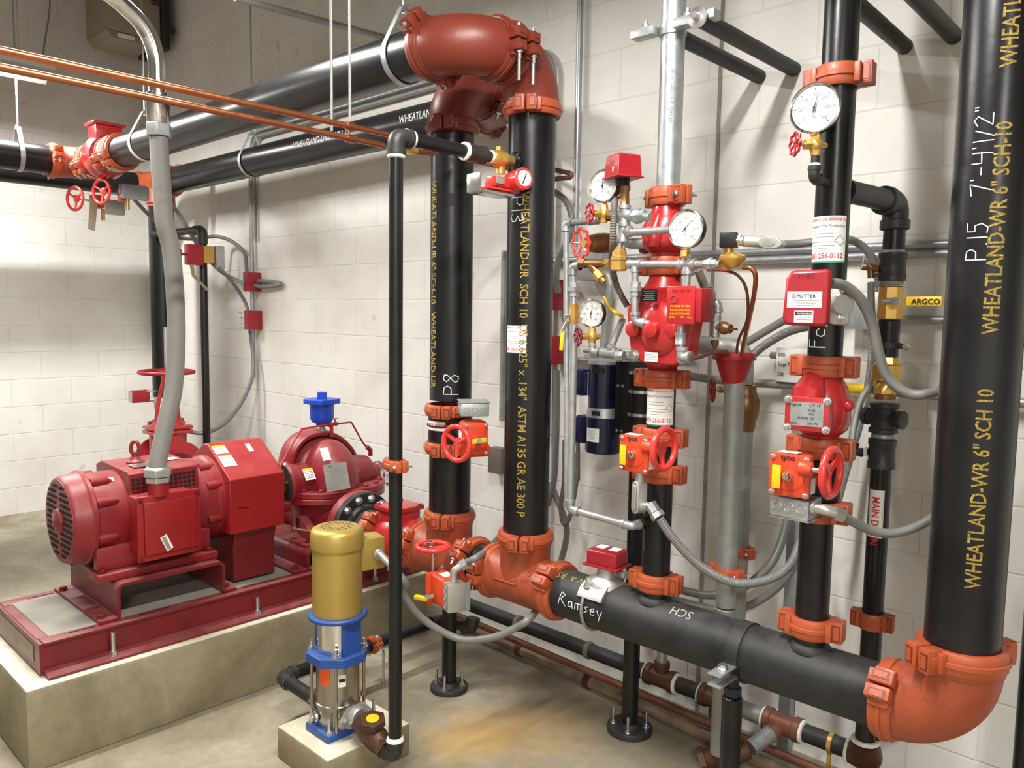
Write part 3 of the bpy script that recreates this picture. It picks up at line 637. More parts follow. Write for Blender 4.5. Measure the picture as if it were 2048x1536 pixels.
mb = MB('pump_red')
for s in (1, -1): mb = MB('pump_red').box((AX+s*.15, 1.245, .560), (.10, .46, .030), bev=.004); mb.box((AX+s*.14, 1.245, .62), (.04, .44, .09), bev=.01); mb.build('foot', t)
for s in (1, -1):
    for y in (1.04, 1.45): MB('dark_red').hexbolt((AX+s*.17, y, .576), (0, 0, 1), .012).build('bolt', t)
tb = MB('guard_red'); tb.box((-3.03, 1.255, .737), (.12, .22, .23), bev=.012, seg=3); tb.box((-2.968, 1.255, .737), (.012, .243, .25), bev=.006); tb.box((-2.958, 1.255, .737), (.014, .20, .205), bev=.009); tb = tb.build('terminal_box', t)
for y in (1.147, 1.363):
    for z in (.626, .848): MB('dark_red').hexbolt((-2.962, y, z), (1, 0, 0), .007).build('screw', tb)
st = MB('paper').box((-2.9505, 1.235, .675), (.0008, .026, .062), Matrix.Rotation(.42, 3, 'X')).build('sticker', tb)
mb = MB('ink'); Rm = Matrix.Rotation(.42, 3, 'X')
for i in range(13): mb.box(V((-2.9499, 1.235, .675))+Rm@V((0, -.002, -.026+.0042*i)), (.0006, .014, .002 if i % 3 else .003), Rm)
mb.build('barcode', st, smooth=False)
MB('guard_red').lathe((-2.985, 1.222, .855), (0, 0, 1), [(0, .037), (.052, .037)], 32).build('conduit_neck', tb)
# ------------------------------------------------------------------ coupling guard
t = thing('coupling_guard', 'red six-sided sheet metal shaft guard between the motor and the fire pump', 'shaft guard', (AX, 1.65, .41))
pr = [(.21, -.125), (.21, .105), (.02, .228), (-.02, .228), (-.21, .105), (-.21, -.125)]
MB('guard_red').prism(pr, (AX, 1.775, AZ), (1, 0, 0), (0, 0, 1), .25).build('guard_hood', t, bevel=.004)
MB('dark_red').prism([(.17, -.34), (.17, -.2), (.19, -.12), (-.19, -.12), (-.17, -.2), (-.17, -.34)], (AX, 1.745, AZ), (1, 0, 0), (0, 0, 1), .19).build('guard_leg', t, bevel=.003)
n_ = V((.123, 0, .19)).normalized(); u_ = V((0, 1, 0)); v_ = n_.cross(u_)*1; c0 = V((AX+.02, 1.525, AZ+.228)); dn = V((.19, 0, -.123)).normalized()
def slantbox(name, y, s, wy, hs, m, parent=t): return MB(m).box(c0+u_*(y)+dn*s+n_*.0012, (hs, wy, .001), rotm(dn, u_, dn.cross(u_))).build(name, parent, smooth=False)
for y, s, hd_c in ((.038, .028, 'yellow'), (.040, .098, 'label_orange')):
    wl = slantbox('warning_label', y, s+.012, .058, .052 if hd_c == 'yellow' else .075, 'paper'); slantbox('label_header', y, s-.022 if hd_c != 'yellow' else s-.009, .056, .009, hd_c, wl).location.z += .0008
    for q in range(4 if hd_c == 'yellow' else 7): slantbox('label_line', y, s-.002+.008*q if hd_c == 'yellow' else s-.012+.008*q, .046-.006*(q % 2), .0022, 'grey_ink', wl).location.z += .0008
slantbox('serial_label', .168, .05, .022, .05, 'paper')
MB('black_void').box((AX+.2105, 1.585, .752-.015), (.001, .055, .004), Matrix.Rotation(-.12, 3, 'X')).build('slot', t)
# ------------------------------------------------------------------ fire pump (horizontal split case)
t = thing('fire_pump', 'dusty maroon horizontal split-case fire pump with steel nameplate and bolted flange', 'pump', (AX, 2.13, .49))
PY0 = 2.13
mb = MB('pump_red'); mb.ball((AX+.03, PY0-.01, AZ-.04), .2, (.80, .70, 1.15), 40)
mb.ball((AX-.055, PY0+.0, .765), .2, (.50, .90, .94), 40); mb.build('volute', t)
# saddle shaped suction passage arching over the shaft
arc = [V((AX-.07, PY0-.185, .82)), V((AX-.07, PY0-.16, .90)), V((AX-.07, PY0-.10, .955)), V((AX-.07, PY0, .967)), V((AX-.07, PY0+.09, .93)), V((AX-.07, PY0+.16, .86)), V((AX-.07, PY0+.195, .77))]
rings = []
P = spl(arc, 6)
for i, p in enumerate(P):
    d = (P[min(i+1, len(P)-1)]-P[max(i-1, 0)]).normalized(); nn = V((0, -d.z, d.y)); rings.append([p+V((1, 0, 0))*(.062*math.cos(a))+nn*(.018*(abs(math.sin(a))**.6)*(1 if math.sin(a) > 0 else -1)) for a in [2*PI*k/28 for k in range(28)]])
MB('pump_red').loft(rings).build('suction_saddle', t)
# split flange
def outline(n=72):
    out = []
    for k in range(n):
        a = 2*PI*k/n; x = math.cos(a); y = math.sin(a)
        out.append((.205*(abs(x)**.75)*(1 if x > 0 else -1)*(1-.32*abs(y)**3), .265*(abs(y)**.72)*(1 if y > 0 else -1)))
    return out
ol = outline()
for z0, nm in ((.668, 'lower_flange'), (.697, 'upper_flange')):
    mb = MB('pump_red'); mb.prism(ol, (AX, PY0+.03, z0), (1, 0, 0), (0, 1, 0), .028); mb.build(nm, t, bevel=.004)
for k in range(16):
    a = 2*PI*(k+.5)/16; x, y = ol[int((k+.5)/16*72)]; MB('pump_red').hexbolt((AX+x*.88, PY0+.03+y*.90, .724), (0, 0, 1), .0125).build('flange_bolt', t)
# upper casing barrels along the shaft
mb = MB('pump_red')
mb.lathe((AX, PY0-.245, AZ), (0, 1, 0), [(0, .060), (0, .094), (.010, .103), (.024, .103), (.030, .088), (.12, .086), (.16, .10), (.26, .11), (.34, .098), (.42, .090), (.455, .084), (.47, .078), (.475, .05), (.475, .0001)], 48)
mb.build('shaft_casing', t)
mb = MB('black_void'); mb.lathe((AX, PY0-.2455, AZ), (0, -1, 0), [(0, .092), (.001, .092)], 40); mb.build('stuffing_box_opening', t)
mb = MB('bronze'); mb.lathe((AX, PY0-.246, AZ), (0, -1, 0), [(0, .046), (.02, .046), (.02, .03)], 28)
for a in (.3, 2.2, 4.0): mb.bolt((AX+.05*math.cos(a), PY0-.246, AZ+.05*math.sin(a)), (0, -1, 0), .035, .005)
mb.build('packing_gland', t)
MB('steel').cyl((AX, PY0-.26, AZ), (AX, PY0-.40, AZ), .021).build('shaft', t)
mb = MB('pump_red'); mb.box((AX, PY0-.285, .665), (.15, .09, .045), bev=.006); mb.build('drip_tray', t); mb = MB('pump_red'); mb.lathe((AX, PY0+.235, .735), (0, 1, 0), [(0, .055), (.02, .06), (.05, .05), (.06, .062), (.075, .062), (.085, .04)], 32); mb.build('bearing_housing', t)
# lower casing
mb = MB('pump_red'); lo = []
for z, sx, sy in ((.67, .155, .205), (.60, .15, .17), (.54, .12, .13), (.49, .10, .11)): lo.append([V((AX+sx*math.cos(2*PI*k/32), PY0+sy*math.sin(2*PI*k/32), z)) for k in range(32)])
mb.loft(lo); mb.build('lower_casing', t)
mb = MB('pump_red')
for s in (-1, 1): mb = MB('pump_red').prism([(0, 0), (.12, 0), (.12, .02), (.025, .09), (0, .11)], (AX+.06, PY0+s*.17-.02, .498), (1, 0, 0), (0, 0, 1), -.04); mb.box((AX+.10, PY0+s*.19, .50), (.19, .11, .022), bev=.003); mb.build('foot', t)
for s in (-1, 1): MB('dark_red').hexbolt((AX+.165, PY0+s*.21, .511), (0, 0, 1), .014).build('bolt', t)
mb = MB('pump_red'); mb.lathe((AX-.02, PY0, ZM), (1, 0, 0), [(0, .155), (.10, .125), (.20, .112), (.245, .11), (.25, .160), (.282, .162), (.290, .158), (.290, .09)], 56); mb.build('discharge_nozzle', t)
mb = MB('pump_red'); mb.lathe((AX-.04, PY0, ZM), (-1, 0, 0), [(0, .155), (.10, .115), (.25, .105), (.255, .157), (.285, .159), (.285, .09)], 48); mb.build('suction_nozzle', t)
# labels on the pump
npl = MB('alum').box((-3.025, 2.045, .802), (.002, .125, .125), Matrix.Rotation(-.28, 3, 'Y')).build('nameplate', t)
Rn = Matrix.Rotation(-.28, 3, 'Y'); nu = V((0, 1, 0)); nv = Rn@V((0, 0, 1)); no = V((-3.025, 2.045, .802))
text_flat('nameplate_text', 'AC', no-nu*.035+nv*.045, nu, nv, .014, 'ink', npl, bold=.01); mb = MB('grey_ink')
for q in range(10): mb.box(no+nv*(.036-.0095*q)+Rn@V((.0013, 0, 0)), (.0004, .10-.02*(q % 3), .0015), Rn)
mb.build('nameplate_lines', npl, smooth=False)
Ln = Matrix.Rotation(-.62, 3, 'Y')
for y, c in ((1.965, 'yellow'), (2.205, 'label_orange')):
    l_ = MB('paper').box((-3.128, y, .810), (.001, .052, .058), Ln).build('warning_label', t); MB(c).box(V((-3.1275, y, .811))+Ln@V((.0006, 0, .024)), (.0008, .05, .009), Ln).build('label_header', l_)
    mb = MB('grey_ink')
    for q in range(5): mb.box(V((-3.1275, y, .811))+Ln@V((.0006, 0, .012-.008*q)), (.0005, .042, .002), Ln)
    mb.build('label_lines', l_)
l_ = MB('paper').box((-3.078, 2.02, .903), (.001, .042, .062), Matrix.Rotation(-.52, 3, 'Y')).build('maker_sticker', t)
text_flat('sticker_letter', 'C', (-3.0765, 2.003, .891), (0, 1, 0), Matrix.Rotation(-.52, 3, 'Y')@V((0, 0, 1)), .026, 'ink', l_, bold=.04)
text_flat('sticker_letter', 'S', (-3.0765, 2.022, .891), (0, 1, 0), Matrix.Rotation(-.52, 3, 'Y')@V((0, 0, 1)), .026, 'red_ink', l_, bold=.04)
# vent and seal piping on top
mb = MB('box_red'); zt = 1.012
mb.tube(fil([(AX+.06, 1.83, .835), (AX+.02, 1.90, .90), (AX, 1.99, 1.005), (AX, 2.13, zt), (AX, 2.27, zt), (AX, 2.34, .90), (AX, 2.37, .87)], .012), .0045, 8)
mb.cyl((AX, 2.10, zt), (AX, 2.19, zt), .009); mb.cyl((AX+.0, 2.155, .95), (AX, 2.155, zt), .009); mb.hex((AX, 2.135, zt), (AX, 2.15, zt), .013)
mb.tube(fil([(AX+.06, 1.83, .835), (AX+.06, 1.83, .80), (AX+.03, 1.88, .785)], .01), .0065, 10); mb.tube([(AX, 2.36, .88), (AX, 2.385, .86), (AX, 2.385, .83)], .012, 10); mb.build('seal_water_tube', t)
for y in (2.12, 2.175):
    mb = MB('box_red'); mb.cyl((AX, y, zt), (AX, y, zt+.026), .0035); mb.box((AX, y, zt+.026), (.004, .034, .003)); mb.build('petcock', t)
mb = MB('copper_dull'); mb.tube(fil([(-3.10, 1.87, .66), (-3.10, 1.87, .575), (-2.96, 1.99, .555), (-2.93, 2.02, .55)], .01), .0075, 10); mb.ball((-3.10, 1.87, .575), .014, n=12); mb.build('drain_tube', t)
# air release valve
t = thing('air_release_valve', 'bright blue cast air release valve on top of the fire pump', 'valve', (AX-.035, 2.125, .98))
ax_, ay_ = AX-.035, 2.125; mb = MB('blue_bright'); mb.lathe((ax_, ay_, 1.005), (0, 0, 1), [(0, .028), (.014, .030), (.016, .044), (.028, .053), (.038, .057), (.115, .059)], 14); mb.build('body', t, bevel=.002)
mb = MB('blue_bright'); mb.prism([(.088*math.cos(a)*(1.0 if k % 2 else .86), .088*math.sin(a)*(1.0 if k % 2 else .86)) for k, a in enumerate([2*PI*k/8+.2 for k in range(8)])], (ax_, ay_, 1.112), (1, 0, 0), (0, 1, 0), .024); mb.build('cover', t, bevel=.003)
MB('blue_bright').lathe((ax_, ay_, 1.136), (0, 0, 1), [(0, .024), (.03, .023), (.032, .02)], 8).build('outlet_cap', t)
MB('galv').lathe((ax_, ay_, .955), (0, 0, 1), [(0, .013), (.018, .013), (.019, .019), (.034, .019), (.035, .014), (.052, .014)], 12).build('nipple', t)
gauge((-3.16, 2.44, .735), (.85, -.5, 0), .045, 'white pressure gauge on the right end of the fire pump, half behind the slim riser', .1)
# ------------------------------------------------------------------ discharge line between the pump and the P8 tee
t = thing('pipe_flange', 'black bolted pipe flange facing the red flange of the fire pump', 'pipe flange', (-2.945, YM, ZM-.159))
mb = MB('pipe_dull'); mb.lathe((-2.958, YM, ZM), (1, 0, 0), [(0, .157), (.002, .159), (.026, .159), (.030, .155), (.030, .110), (.05, .100), (.055, .086)], 64); mb.build('ring', t)
for k in range(12):
    a = 2*PI*(k+.5)/12; MB('steel').hexbolt((-2.928, YM+.134*math.cos(a), ZM+.134*math.sin(a)), (1, 0, 0), .0135).build('bolt', t)
pipe('pipe_spool', 'short dull grey-black pipe spool between the pump flange and the red check valve', (-2.93, YM, ZM), (-2.785, YM, ZM), R6, 'pipe_dull')
coupling((-2.79, YM, ZM), (1, 0, 0), R6, (0, -1, .8), 'orange coupling between the pump flange spool and the red box-topped check valve', bolts=False)
t = thing('check_valve', 'bright red check valve with a square bolted top cover beside the fire pump', 'valve', (-2.655, YM, ZM-.1))
mb = MB('valve_red'); mb.lathe((-2.775, YM, ZM), (1, 0, 0), [(0, R6), (.03, R6+.003), (.05, R6+.022), (.10, R6+.036), (.16, R6+.034), (.20, R6+.016), (.225, R6+.003), (.25, R6)], 44); mb.build('body', t)
mb = MB('valve_red'); mb.box((-2.665, YM-.01, .66), (.13, .14, .11), bev=.012); mb.box((-2.665, YM-.01, .715), (.15, .16, .02), bev=.004); cv = mb.build('cover', t)
for x in (-2.73, -2.60):
    for y in (-.072, .052): MB('valve_red').hexbolt((x, YM+y, .724), (0, 0, 1), .009).build('bolt', cv)
text_flat('raised_number', '12', (-2.64, YM-.1215, .55), (1, 0, 0), (0, 0, 1), .05, 'valve_red', t, lift=.004)
# ------------------------------------------------------------------ suction side behind the motor
elbow((-5.66, 2.385, .555), (0, 0, 1), (1, -.35, 0), R6, 'brownish orange elbow at the foot of the far left riser, behind the motor')
coupling((-5.66, 2.385, .735), (0, 0, 1), R6, (.4, -1, 0), 'brownish orange coupling at the foot of the far left black riser')
pipe('suction_pipe', 'black suction pipe hidden behind the motor and guard, leading to the gate valve', (-5.50, 2.33, .56), (-5.24, 2.14, .57), R6)
pipe('suction_pipe', 'black suction pipe between the gate valve and the fire pump, behind the motor', (-4.86, 2.13, .57), (-3.57, 2.13, .57), R6)
VX, VY = -5.03, 2.13
t = thing('gate_valve', 'red rising stem gate valve with a large flat handwheel behind the grey conduit', 'valve', (VX, VY, .40))
mb = MB('valve_red')
for s in (-1, 1): mb.lathe((VX+s*.165, VY, ZM), (-s, 0, 0), [(0, .157), (.022, .159), (.024, .10), (.16, .12)], 44)
mb.loft([[V((VX+sx*math.cos(2*PI*k/28), VY+sy*math.sin(2*PI*k/28), z)) for k in range(28)] for z, sx, sy in ((.46, .08, .10), (.60, .10, .12), (.70, .085, .115), (.76, .085, .115))])
mb.box((VX, VY, .775), (.19, .25, .025), bev=.008); mb.box((VX, VY, .803), (.19, .25, .022), bev=.008)
mb.loft([[V((VX+sx*math.cos(2*PI*k/28), VY+sy*math.sin(2*PI*k/28), z)) for k in range(28)] for z, sx, sy in ((.812, .08, .11), (.86, .055, .07), (.875, .04, .045))]); mb.build('body', t)
mb = MB('valve_red')
for s in (-1, 1): mb.tube([(VX, VY+s*.075, .81), (VX, VY+s*.06, .95), (VX, VY+s*.022, 1.10), (VX, VY+s*.02, 1.13)], [.014, .013, .012, .012], 10)
mb.cyl((VX, VY, 1.09), (VX, VY, 1.135), .032); mb.build('yoke', t)
wheel(t, (VX, VY, 1.155), (0, 0, 1), .172, .013, dish=.05, hub=.18, m='box_red')
MB('steel').cyl((VX, VY, .86), (VX, VY, 1.44), .012).build('stem', t)
t = thing('tamper_switch', 'small red switch box clamped to the gate valve yoke behind the grey conduit', 'switch box', (VX-.05, VY-.16, .98))
MB('box_red').box((VX-.06, VY-.15, 1.005), (.06, .11, .075), bev=.004).build('housing', t); MB('alum').box((VX-.05, VY-.2065, 1.005), (.05, .002, .07)).build('cover_plate', t)
MB('steel').box((VX-.03, VY-.04, 1.035), (.01, .16, .008)).build('bracket', t)
mb = MB('alum'); mb.tube(fil([(VX-.03, VY-.10, .985), (VX-.02, VY-.065, .98), (VX-.02, VY-.06, .92)], .02), .013, 12); mb.build('conduit_elbow', t)
# ------------------------------------------------------------------ thin sensing/drain riser near the far corner
TP = (-5.0, 2.37)
o = MB('pipe_black').tube(fil([(-5.60, 2.30, 2.065), (TP[0], TP[1], 2.065), (TP[0], TP[1], .62), (TP[0], 2.2, .60)], .03), .0242, 20).build('drop_pipe', loc=(TP[0], TP[1], .6)); tag(o, 'thin black pipe dropping beside the far left riser to behind the motor', 'pipe')
MB('iron').tube(fil([(-5.09, 2.36, 2.065), (TP[0], TP[1], 2.065), (TP[0], TP[1], 1.975)], .035), .031, 20).build('threaded_elbow', o)
t = thing('ball_valve', 'small dark red tagged valve with a tiny handwheel on the thin black pipe', 'valve', (TP[0], TP[1], 1.86))
mb = MB('box_red'); mb.box((TP[0]+.03, TP[1]-.075, 1.90), (.06, .10, .13), bev=.005); mb.build('actuator_housing', t)
mb = MB('brass'); mb.box((TP[0]+.03, TP[1]+.01, 1.905), (.07, .07, .11), bev=.004); mb.build('body', t)
MB('alum').box((TP[0]+.045, TP[1]+.085, 1.89), (.05, .06, .15), bev=.008).build('junction_box', t)
wheel(t, (TP[0]+.03, TP[1]-.185, 1.90), (.2, -1, 0), .05, .007, dish=.1, m='box_red'); MB('box_red').cyl((TP[0]+.03, TP[1]-.17, 1.90), (TP[0]+.03, TP[1]-.12, 1.90), .008).build('stem', t)
MB('tag_brown').tube([(TP[0]+.05, TP[1]-.10, 1.84), (TP[0]+.05, TP[1]-.09, 1.77), (TP[0]+.05, TP[1]-.03, 1.71), (TP[0]+.05, TP[1]-.0, 1.68)], [.014, .012, .008, .012], 6).build('tag', t)
# ------------------------------------------------------------------ jockey pump
JX, JY = -2.225, 1.506
t = thing('jockey_pump', 'vertical multistage pump with gold motor, blue bracket and stainless body on a concrete block', 'pump', (JX, JY, .086))
mb = MB('blue'); mb.prism([(-.070, -.088), (.070, -.088), (.070, .13), (-.070, .13)], (JX, JY, .087), (1, 0, 0), (0, 1, 0), .028); bp_ = mb.build('base_plate', t, bevel=.006)
for x in (-.054, .054):
    for y in (-.072, .112): MB('steel').bolt((JX+x, JY+y, .114), (0, 0, 1), .055, .0055, 1.8).build('anchor_bolt', bp_)
MB('stainless').lathe((JX, JY, .112), (0, 0, 1), [(0, .070), (.005, .073), (.075, .073), (.077, .078), (.085, .078), (.087, .0735), (.235, .0735), (.238, .0735), (.25, .070)], 48).build('pump_sleeve', t)
for k in range(4):
    a = PI/4+k*PI/2+.12; e = V((math.cos(a), math.sin(a), 0))*.088; MB('stainless').cyl(V((JX, JY, .115))+e, V((JX, JY, .375))+e, .0055, n=10).build('tie_rod', t)
mb = MB('blue'); mb.prism([(.108*math.cos(2*PI*k/8+PI/8)*(1.0), .108*math.sin(2*PI*k/8+PI/8)) for k in range(8)], (JX, JY, .345), (1, 0, 0), (0, 1, 0), .032)
for a in (0.05, PI+.05):
    e = V((math.cos(a), math.sin(a), 0)); f = V((-e.y, e.x, 0)); mb.add([V((JX, JY, z))+e*r+f*s for z in (.36, .495) for r, s in ((.070, -.037), (.082, -.037), (.082, .037), (.070, .037))], [(0, 1, 2, 3), (7, 6, 5, 4), (0, 4, 5, 1), (1, 5, 6, 2), (2, 6, 7, 3), (3, 7, 4, 0)])
mb.lathe((JX, JY, .49), (0, 0, 1), [(0, .06), (0, .098), (.004, .101), (.012, .101), (.016, .097), (.016, .05)], 40); br_ = mb.build('bracket', t, bevel=.003)
for k in range(4):
    a = PI/4+k*PI/2+.12; e = V((math.cos(a), math.sin(a), 0))*.088; MB('steel').bolt(V((JX, JY, .377))+e, (0, 0, 1), .03, .006, 1.9).build('acorn_nut', br_)
mb = MB('chrome'); mb.lathe((JX, JY, .375), (0, 0, 1), [(0, .06), (.01, .058), (.02, .035), (.045, .03), (.05, .02), (.12, .02)], 28); mb.build('shaft_coupling', t)
mb = MB('chrome'); mb.lathe((JX, JY, .378), (0, 0, 1), [(0, .070), (.113, .070)], 20, -.75, 1.15); mb.build('coupling_shield', t)
mt = MB('gold'); mt.lathe((JX, JY, .505), (0, 0, 1), [(0, .078), (.002, .0845), (.235, .0845)], 56); mt = mt.build('motor', t)
mb = MB('gold'); mb.lathe((JX, JY, .735), (0, 0, 1), [(0, .0855), (0, .0905), (.004, .0915), (.05, .0905), (.062, .084), (.068, .072), (.070, .06), (.070, .0001)], 56); fc = mb.build('fan_cover', t)
mb = MB('gold_dark')
for rr, n_, w_ in ((.028, 8, .010), (.040, 12, .010), (.052, 16, .010)):
    for k in range(n_):
        a = 2*PI*k/n_; mb.lathe((JX+rr*math.cos(a), JY+rr*math.sin(a), .8051), (0, 0, 1), [(0, .0045), (.0004, .0045)], 6)
mb.build('vent_holes', fc)
mb = MB('gold'); e = V((.25, 1, 0)).normalized(); f = V((e.y, -e.x, 0)); mb.box(V((JX, JY, .70))+e*.115, (.085, .085, .112), rotm(f, e, (0, 0, 1)), bev=.006); jb = mb.build('terminal_box', t)
cq = V((JX, JY, .70))+e*.13+f*.045
mb = MB('alum'); mb.tube(fil([cq-f*.005, cq+f*.03, cq+f*.055+e*.03-V((0, 0, .035))], .02), .0135, 14); mb.ccyl(cq+f*.0, cq+f*.012, .019); mb.hex(cq+f*.05+e*.024-V((0, 0, .03)), cq+f*.062+e*.040-V((0, 0, .048)), .02); mb.build('conduit_fitting', jb)
JC = cq+f*.06+e*.037-V((0, 0, .045))
sp = MB('label_orange').lathe((JX, JY, .272), (0, 0, 1), [(0, .0741), (.062, .0741)], 10, .02, .60).build('orange_label', t)
sp = MB('paper').lathe((JX, JY, .268), (0, 0, 1), [(0, .0742), (.042, .0742)], 10, .98, 1.34).build('paper_label', t)
MB('ink').lathe((JX, JY, .285), (0, 0, 1), [(0, .0744), (.012, .0744)], 10, 1.02, 1.30).build('barcode', sp)
mb = MB('stainless')
for s in (1, -1):
    mb = MB('stainless'); u = V((1, 0, 0)); c = V((JX, JY, .172)); mb.lathe(c+u*s*.05, u*s, [(0, .036), (.045, .036)], 28)
    mb.prism([(-.062, 0), (-.03, -.034), (.03, -.034), (.062, 0), (.03, .034), (-.03, .034)], c+u*s*.088, (0, s, 0), (0, 0, 1), .012)
    mb.build('port_flange', t, bevel=.002)
mb = MB('alum'); c = V((JX+.10, JY, .172)); mb.prism([(-.064, 0), (-.032, -.036), (.032, -.036), (.064, 0), (.032, .036), (-.032, .036)], c, (0, 1, 0), (0, 0, 1), .012); mb.lathe(c, (1, 0, 0), [(0, .036), (.022, .036), (.03, .03)], 24)
for s in (-1, 1): mb.hexbolt(c+V((.012, s*.048, 0)), (1, 0, 0), .007)
mb.build('companion_flange', t)
MB('steel').bolt((JX-.02, JY-.075, .15), (-.1, -1, 0), .02, .008, 1.6).build('drain_plug', t)
t.location += V((-.008, .004, .026)); JC += V((-.008, .004, .026))
# bronze check valve and riser of the jockey line
BX, BY, RB = -1.925, 1.517, .0215
t = thing('swing_check_valve', 'brown bronze check valve with a yellow centre on its hexagonal cap beside the jockey pump', 'valve', (-2.03, 1.51, .13))
mb = MB('bronze_dark'); mb.tube([(-2.09, 1.508, .185), (-2.06, 1.51, .175), (-2.01, 1.513, .155), (-1.975, 1.515, .142)], [.034, .042, .040, .03], 24); mb.hex((-2.10, 1.508, .19), (-2.075, 1.508, .18), .038); mb.hex((-1.99, 1.515, .148), (-1.968, 1.515, .140), .036)
mb.lathe((-2.035, 1.511, .165), (.12, -.1, 1), [(0, .03), (.045, .034)], 24); mb.build('body', t)
mb = MB('bronze_dark'); d = V((.12, -.1, 1)).normalized(); p = V((-2.035, 1.511, .165))+d*.043; mb.hex(p, p+d*.02, .045); cp = mb.build('cap', t, bevel=.002)
MB('yellow').lathe(p+d*.0195, d, [(0, .022), (.002, .021)], 24).build('yellow_dot', cp)
o = MB('pipe_black').tube([(BX, BY, .17), (BX, BY, 2.04)], RB, 24).build('riser_pipe', loc=(BX, BY, .17)); tag(o, 'slim black riser pipe rising from the jockey pump in front of the P8 riser', 'pipe')
mb = MB('iron'); elb(mb, (BX, BY, .135), (-1, 0, 0), (0, 0, 1), RB, .055); o = mb.build('pipe_elbow', loc=(BX, BY, .13)); tag(o, 'black threaded elbow with white tape at the foot of the slim riser', 'pipe elbow')
MB('white_tape').lathe((BX, BY, .187), (0, 0, 1), [(0, RB+.006), (.002, RB+.0075), (.010, RB+.005), (.014, RB+.001)], 24).build('thread_tape', o)
MB('white_tape').lathe((BX-.045, BY, .135), (-1, 0, 0), [(0, RB+.004), (.014, RB+.003)], 24).build('thread_tape', o)
ZT = 2.083
mb = MB('iron'); elb(mb, (BX, BY, ZT), (0, 1, 0), (0, 0, -1), RB+.002, .055); o = mb.build('pipe_elbow', loc=(BX, BY, ZT-.05)); tag(o, 'dark threaded elbow at the top of the slim black riser, front centre', 'pipe elbow')
MB('white_tape').lathe((BX, BY+.05, ZT), (0, 1, 0), [(0, RB+.006), (.012, RB+.006), (.016, RB+.001)], 24).build('thread_tape', o); MB('white_tape').lathe((BX, BY, ZT-.066), (0, 0, 1), [(0, RB+.001), (.004, RB+.006), (.014, RB+.006)], 24).build('thread_tape', o)
o = MB('pipe_black').tube([(BX, BY+.045, ZT), (BX, BY+.30, ZT+.0)], RB, 24).build('branch_pipe', loc=(BX, BY+.05, ZT-.02)); tag(o, 'short black horizontal branch pipe from the slim riser towards the P13 riser', 'pipe')
mb = MB('iron'); sleeve(mb, (BX, BY+.285, ZT), (BX, BY+.37, ZT), RB+.002, 1.28); mb.cyl((BX, BY+.37, ZT), (BX, BY+.40, ZT), .019); mb.build('reducing_sleeve', o); MB('white_tape').lathe((BX, BY+.275, ZT), (0, 1, 0), [(0, RB+.002), (.002, RB+.008), (.018, RB+.008)], 24).build('thread_tape', o)
MB('white_tape').lathe((BX, BY+.395, ZT), (0, 1, 0), [(0, .022), (.008, .022)], 20).build('thread_tape', o)
t = thing('butterfly_valve', 'small brass valve with a red round-faced actuator and clear bracket on the P13 riser', 'valve', (BX, BY+.45, ZT-.06))
mb = MB('brass'); mb.lathe((BX, BY+.405, ZT), (0, 1, 0), [(0, .02), (.004, .024), (.03, .03), (.06, .028), (.075, .022), (.095, .02)], 24); mb.cyl((BX, BY+.44, ZT), (BX, BY+.44, ZT+.04), .009); mb.cyl((BX, BY+.45, ZT-.05), (BX, BY+.45, ZT), .016); mb.build('body', t)
c = V((BX+.045, BY+.49, ZT-.075)); mb = MB('wheel_red'); mb.lathe(c-V((.03, 0, 0)), V((1, -.25, .05)), [(0, .034), (.06, .037), (.075, .037), (.08, .03)], 28); mb.box((BX+.02, BY+.42, ZT-.085), (.045, .09, .035), bev=.006); mb.box((BX+.01, BY+.43, ZT-.108), (.06, .15, .008), bev=.002); hs = mb.build('actuator_housing', t)
MB('paper').lathe(c-V((.03, 0, 0))+V((1, -.25, .05)).normalized()*.079, V((1, -.25, .05)), [(0, .027), (.002, .026)], 24).build('indicator_dial', hs)
MB('ink').box(c-V((.03, 0, 0))+V((1, -.25, .05)).normalized()*.082, (.001, .004, .04), Matrix.Rotation(-.5, 3, 'X')).build('indicator_slot', hs)
MB('alum').box((BX+.048, BY+.40, ZT-.083), (.002, .04, .02)).build('label_plate', hs)
mb = MB('steel'); mb.box((BX, BY+.41, ZT-.122), (.075, .15, .012), bev=.004); mb.box((BX+.0, BY+.325, ZT-.095), (.065, .006, .062), bev=.002); mb.build('bracket', t)
mb = MB('black_plastic'); mb.lathe((-1.93, YM-R6-.012, ZT), (0, 1, 0), [(0, .028), (.004, .032), (.016, .032)], 20)
for k in range(8): mb.box(V((-1.93, YM-R6-.008, ZT))+V((math.cos(k*PI/4), 0, math.sin(k*PI/4)))*.03, (.012, .012, .012))
mb.build('threaded_outlet', t)
t = coupling((BX, BY, 1.084), (0, 0, 1), RB, (.88, -.25, 0), 'small orange coupling with two bright bolts on the slim black riser', w=.034)
for ch in t.children: ch.scale = (1, 1, 1)
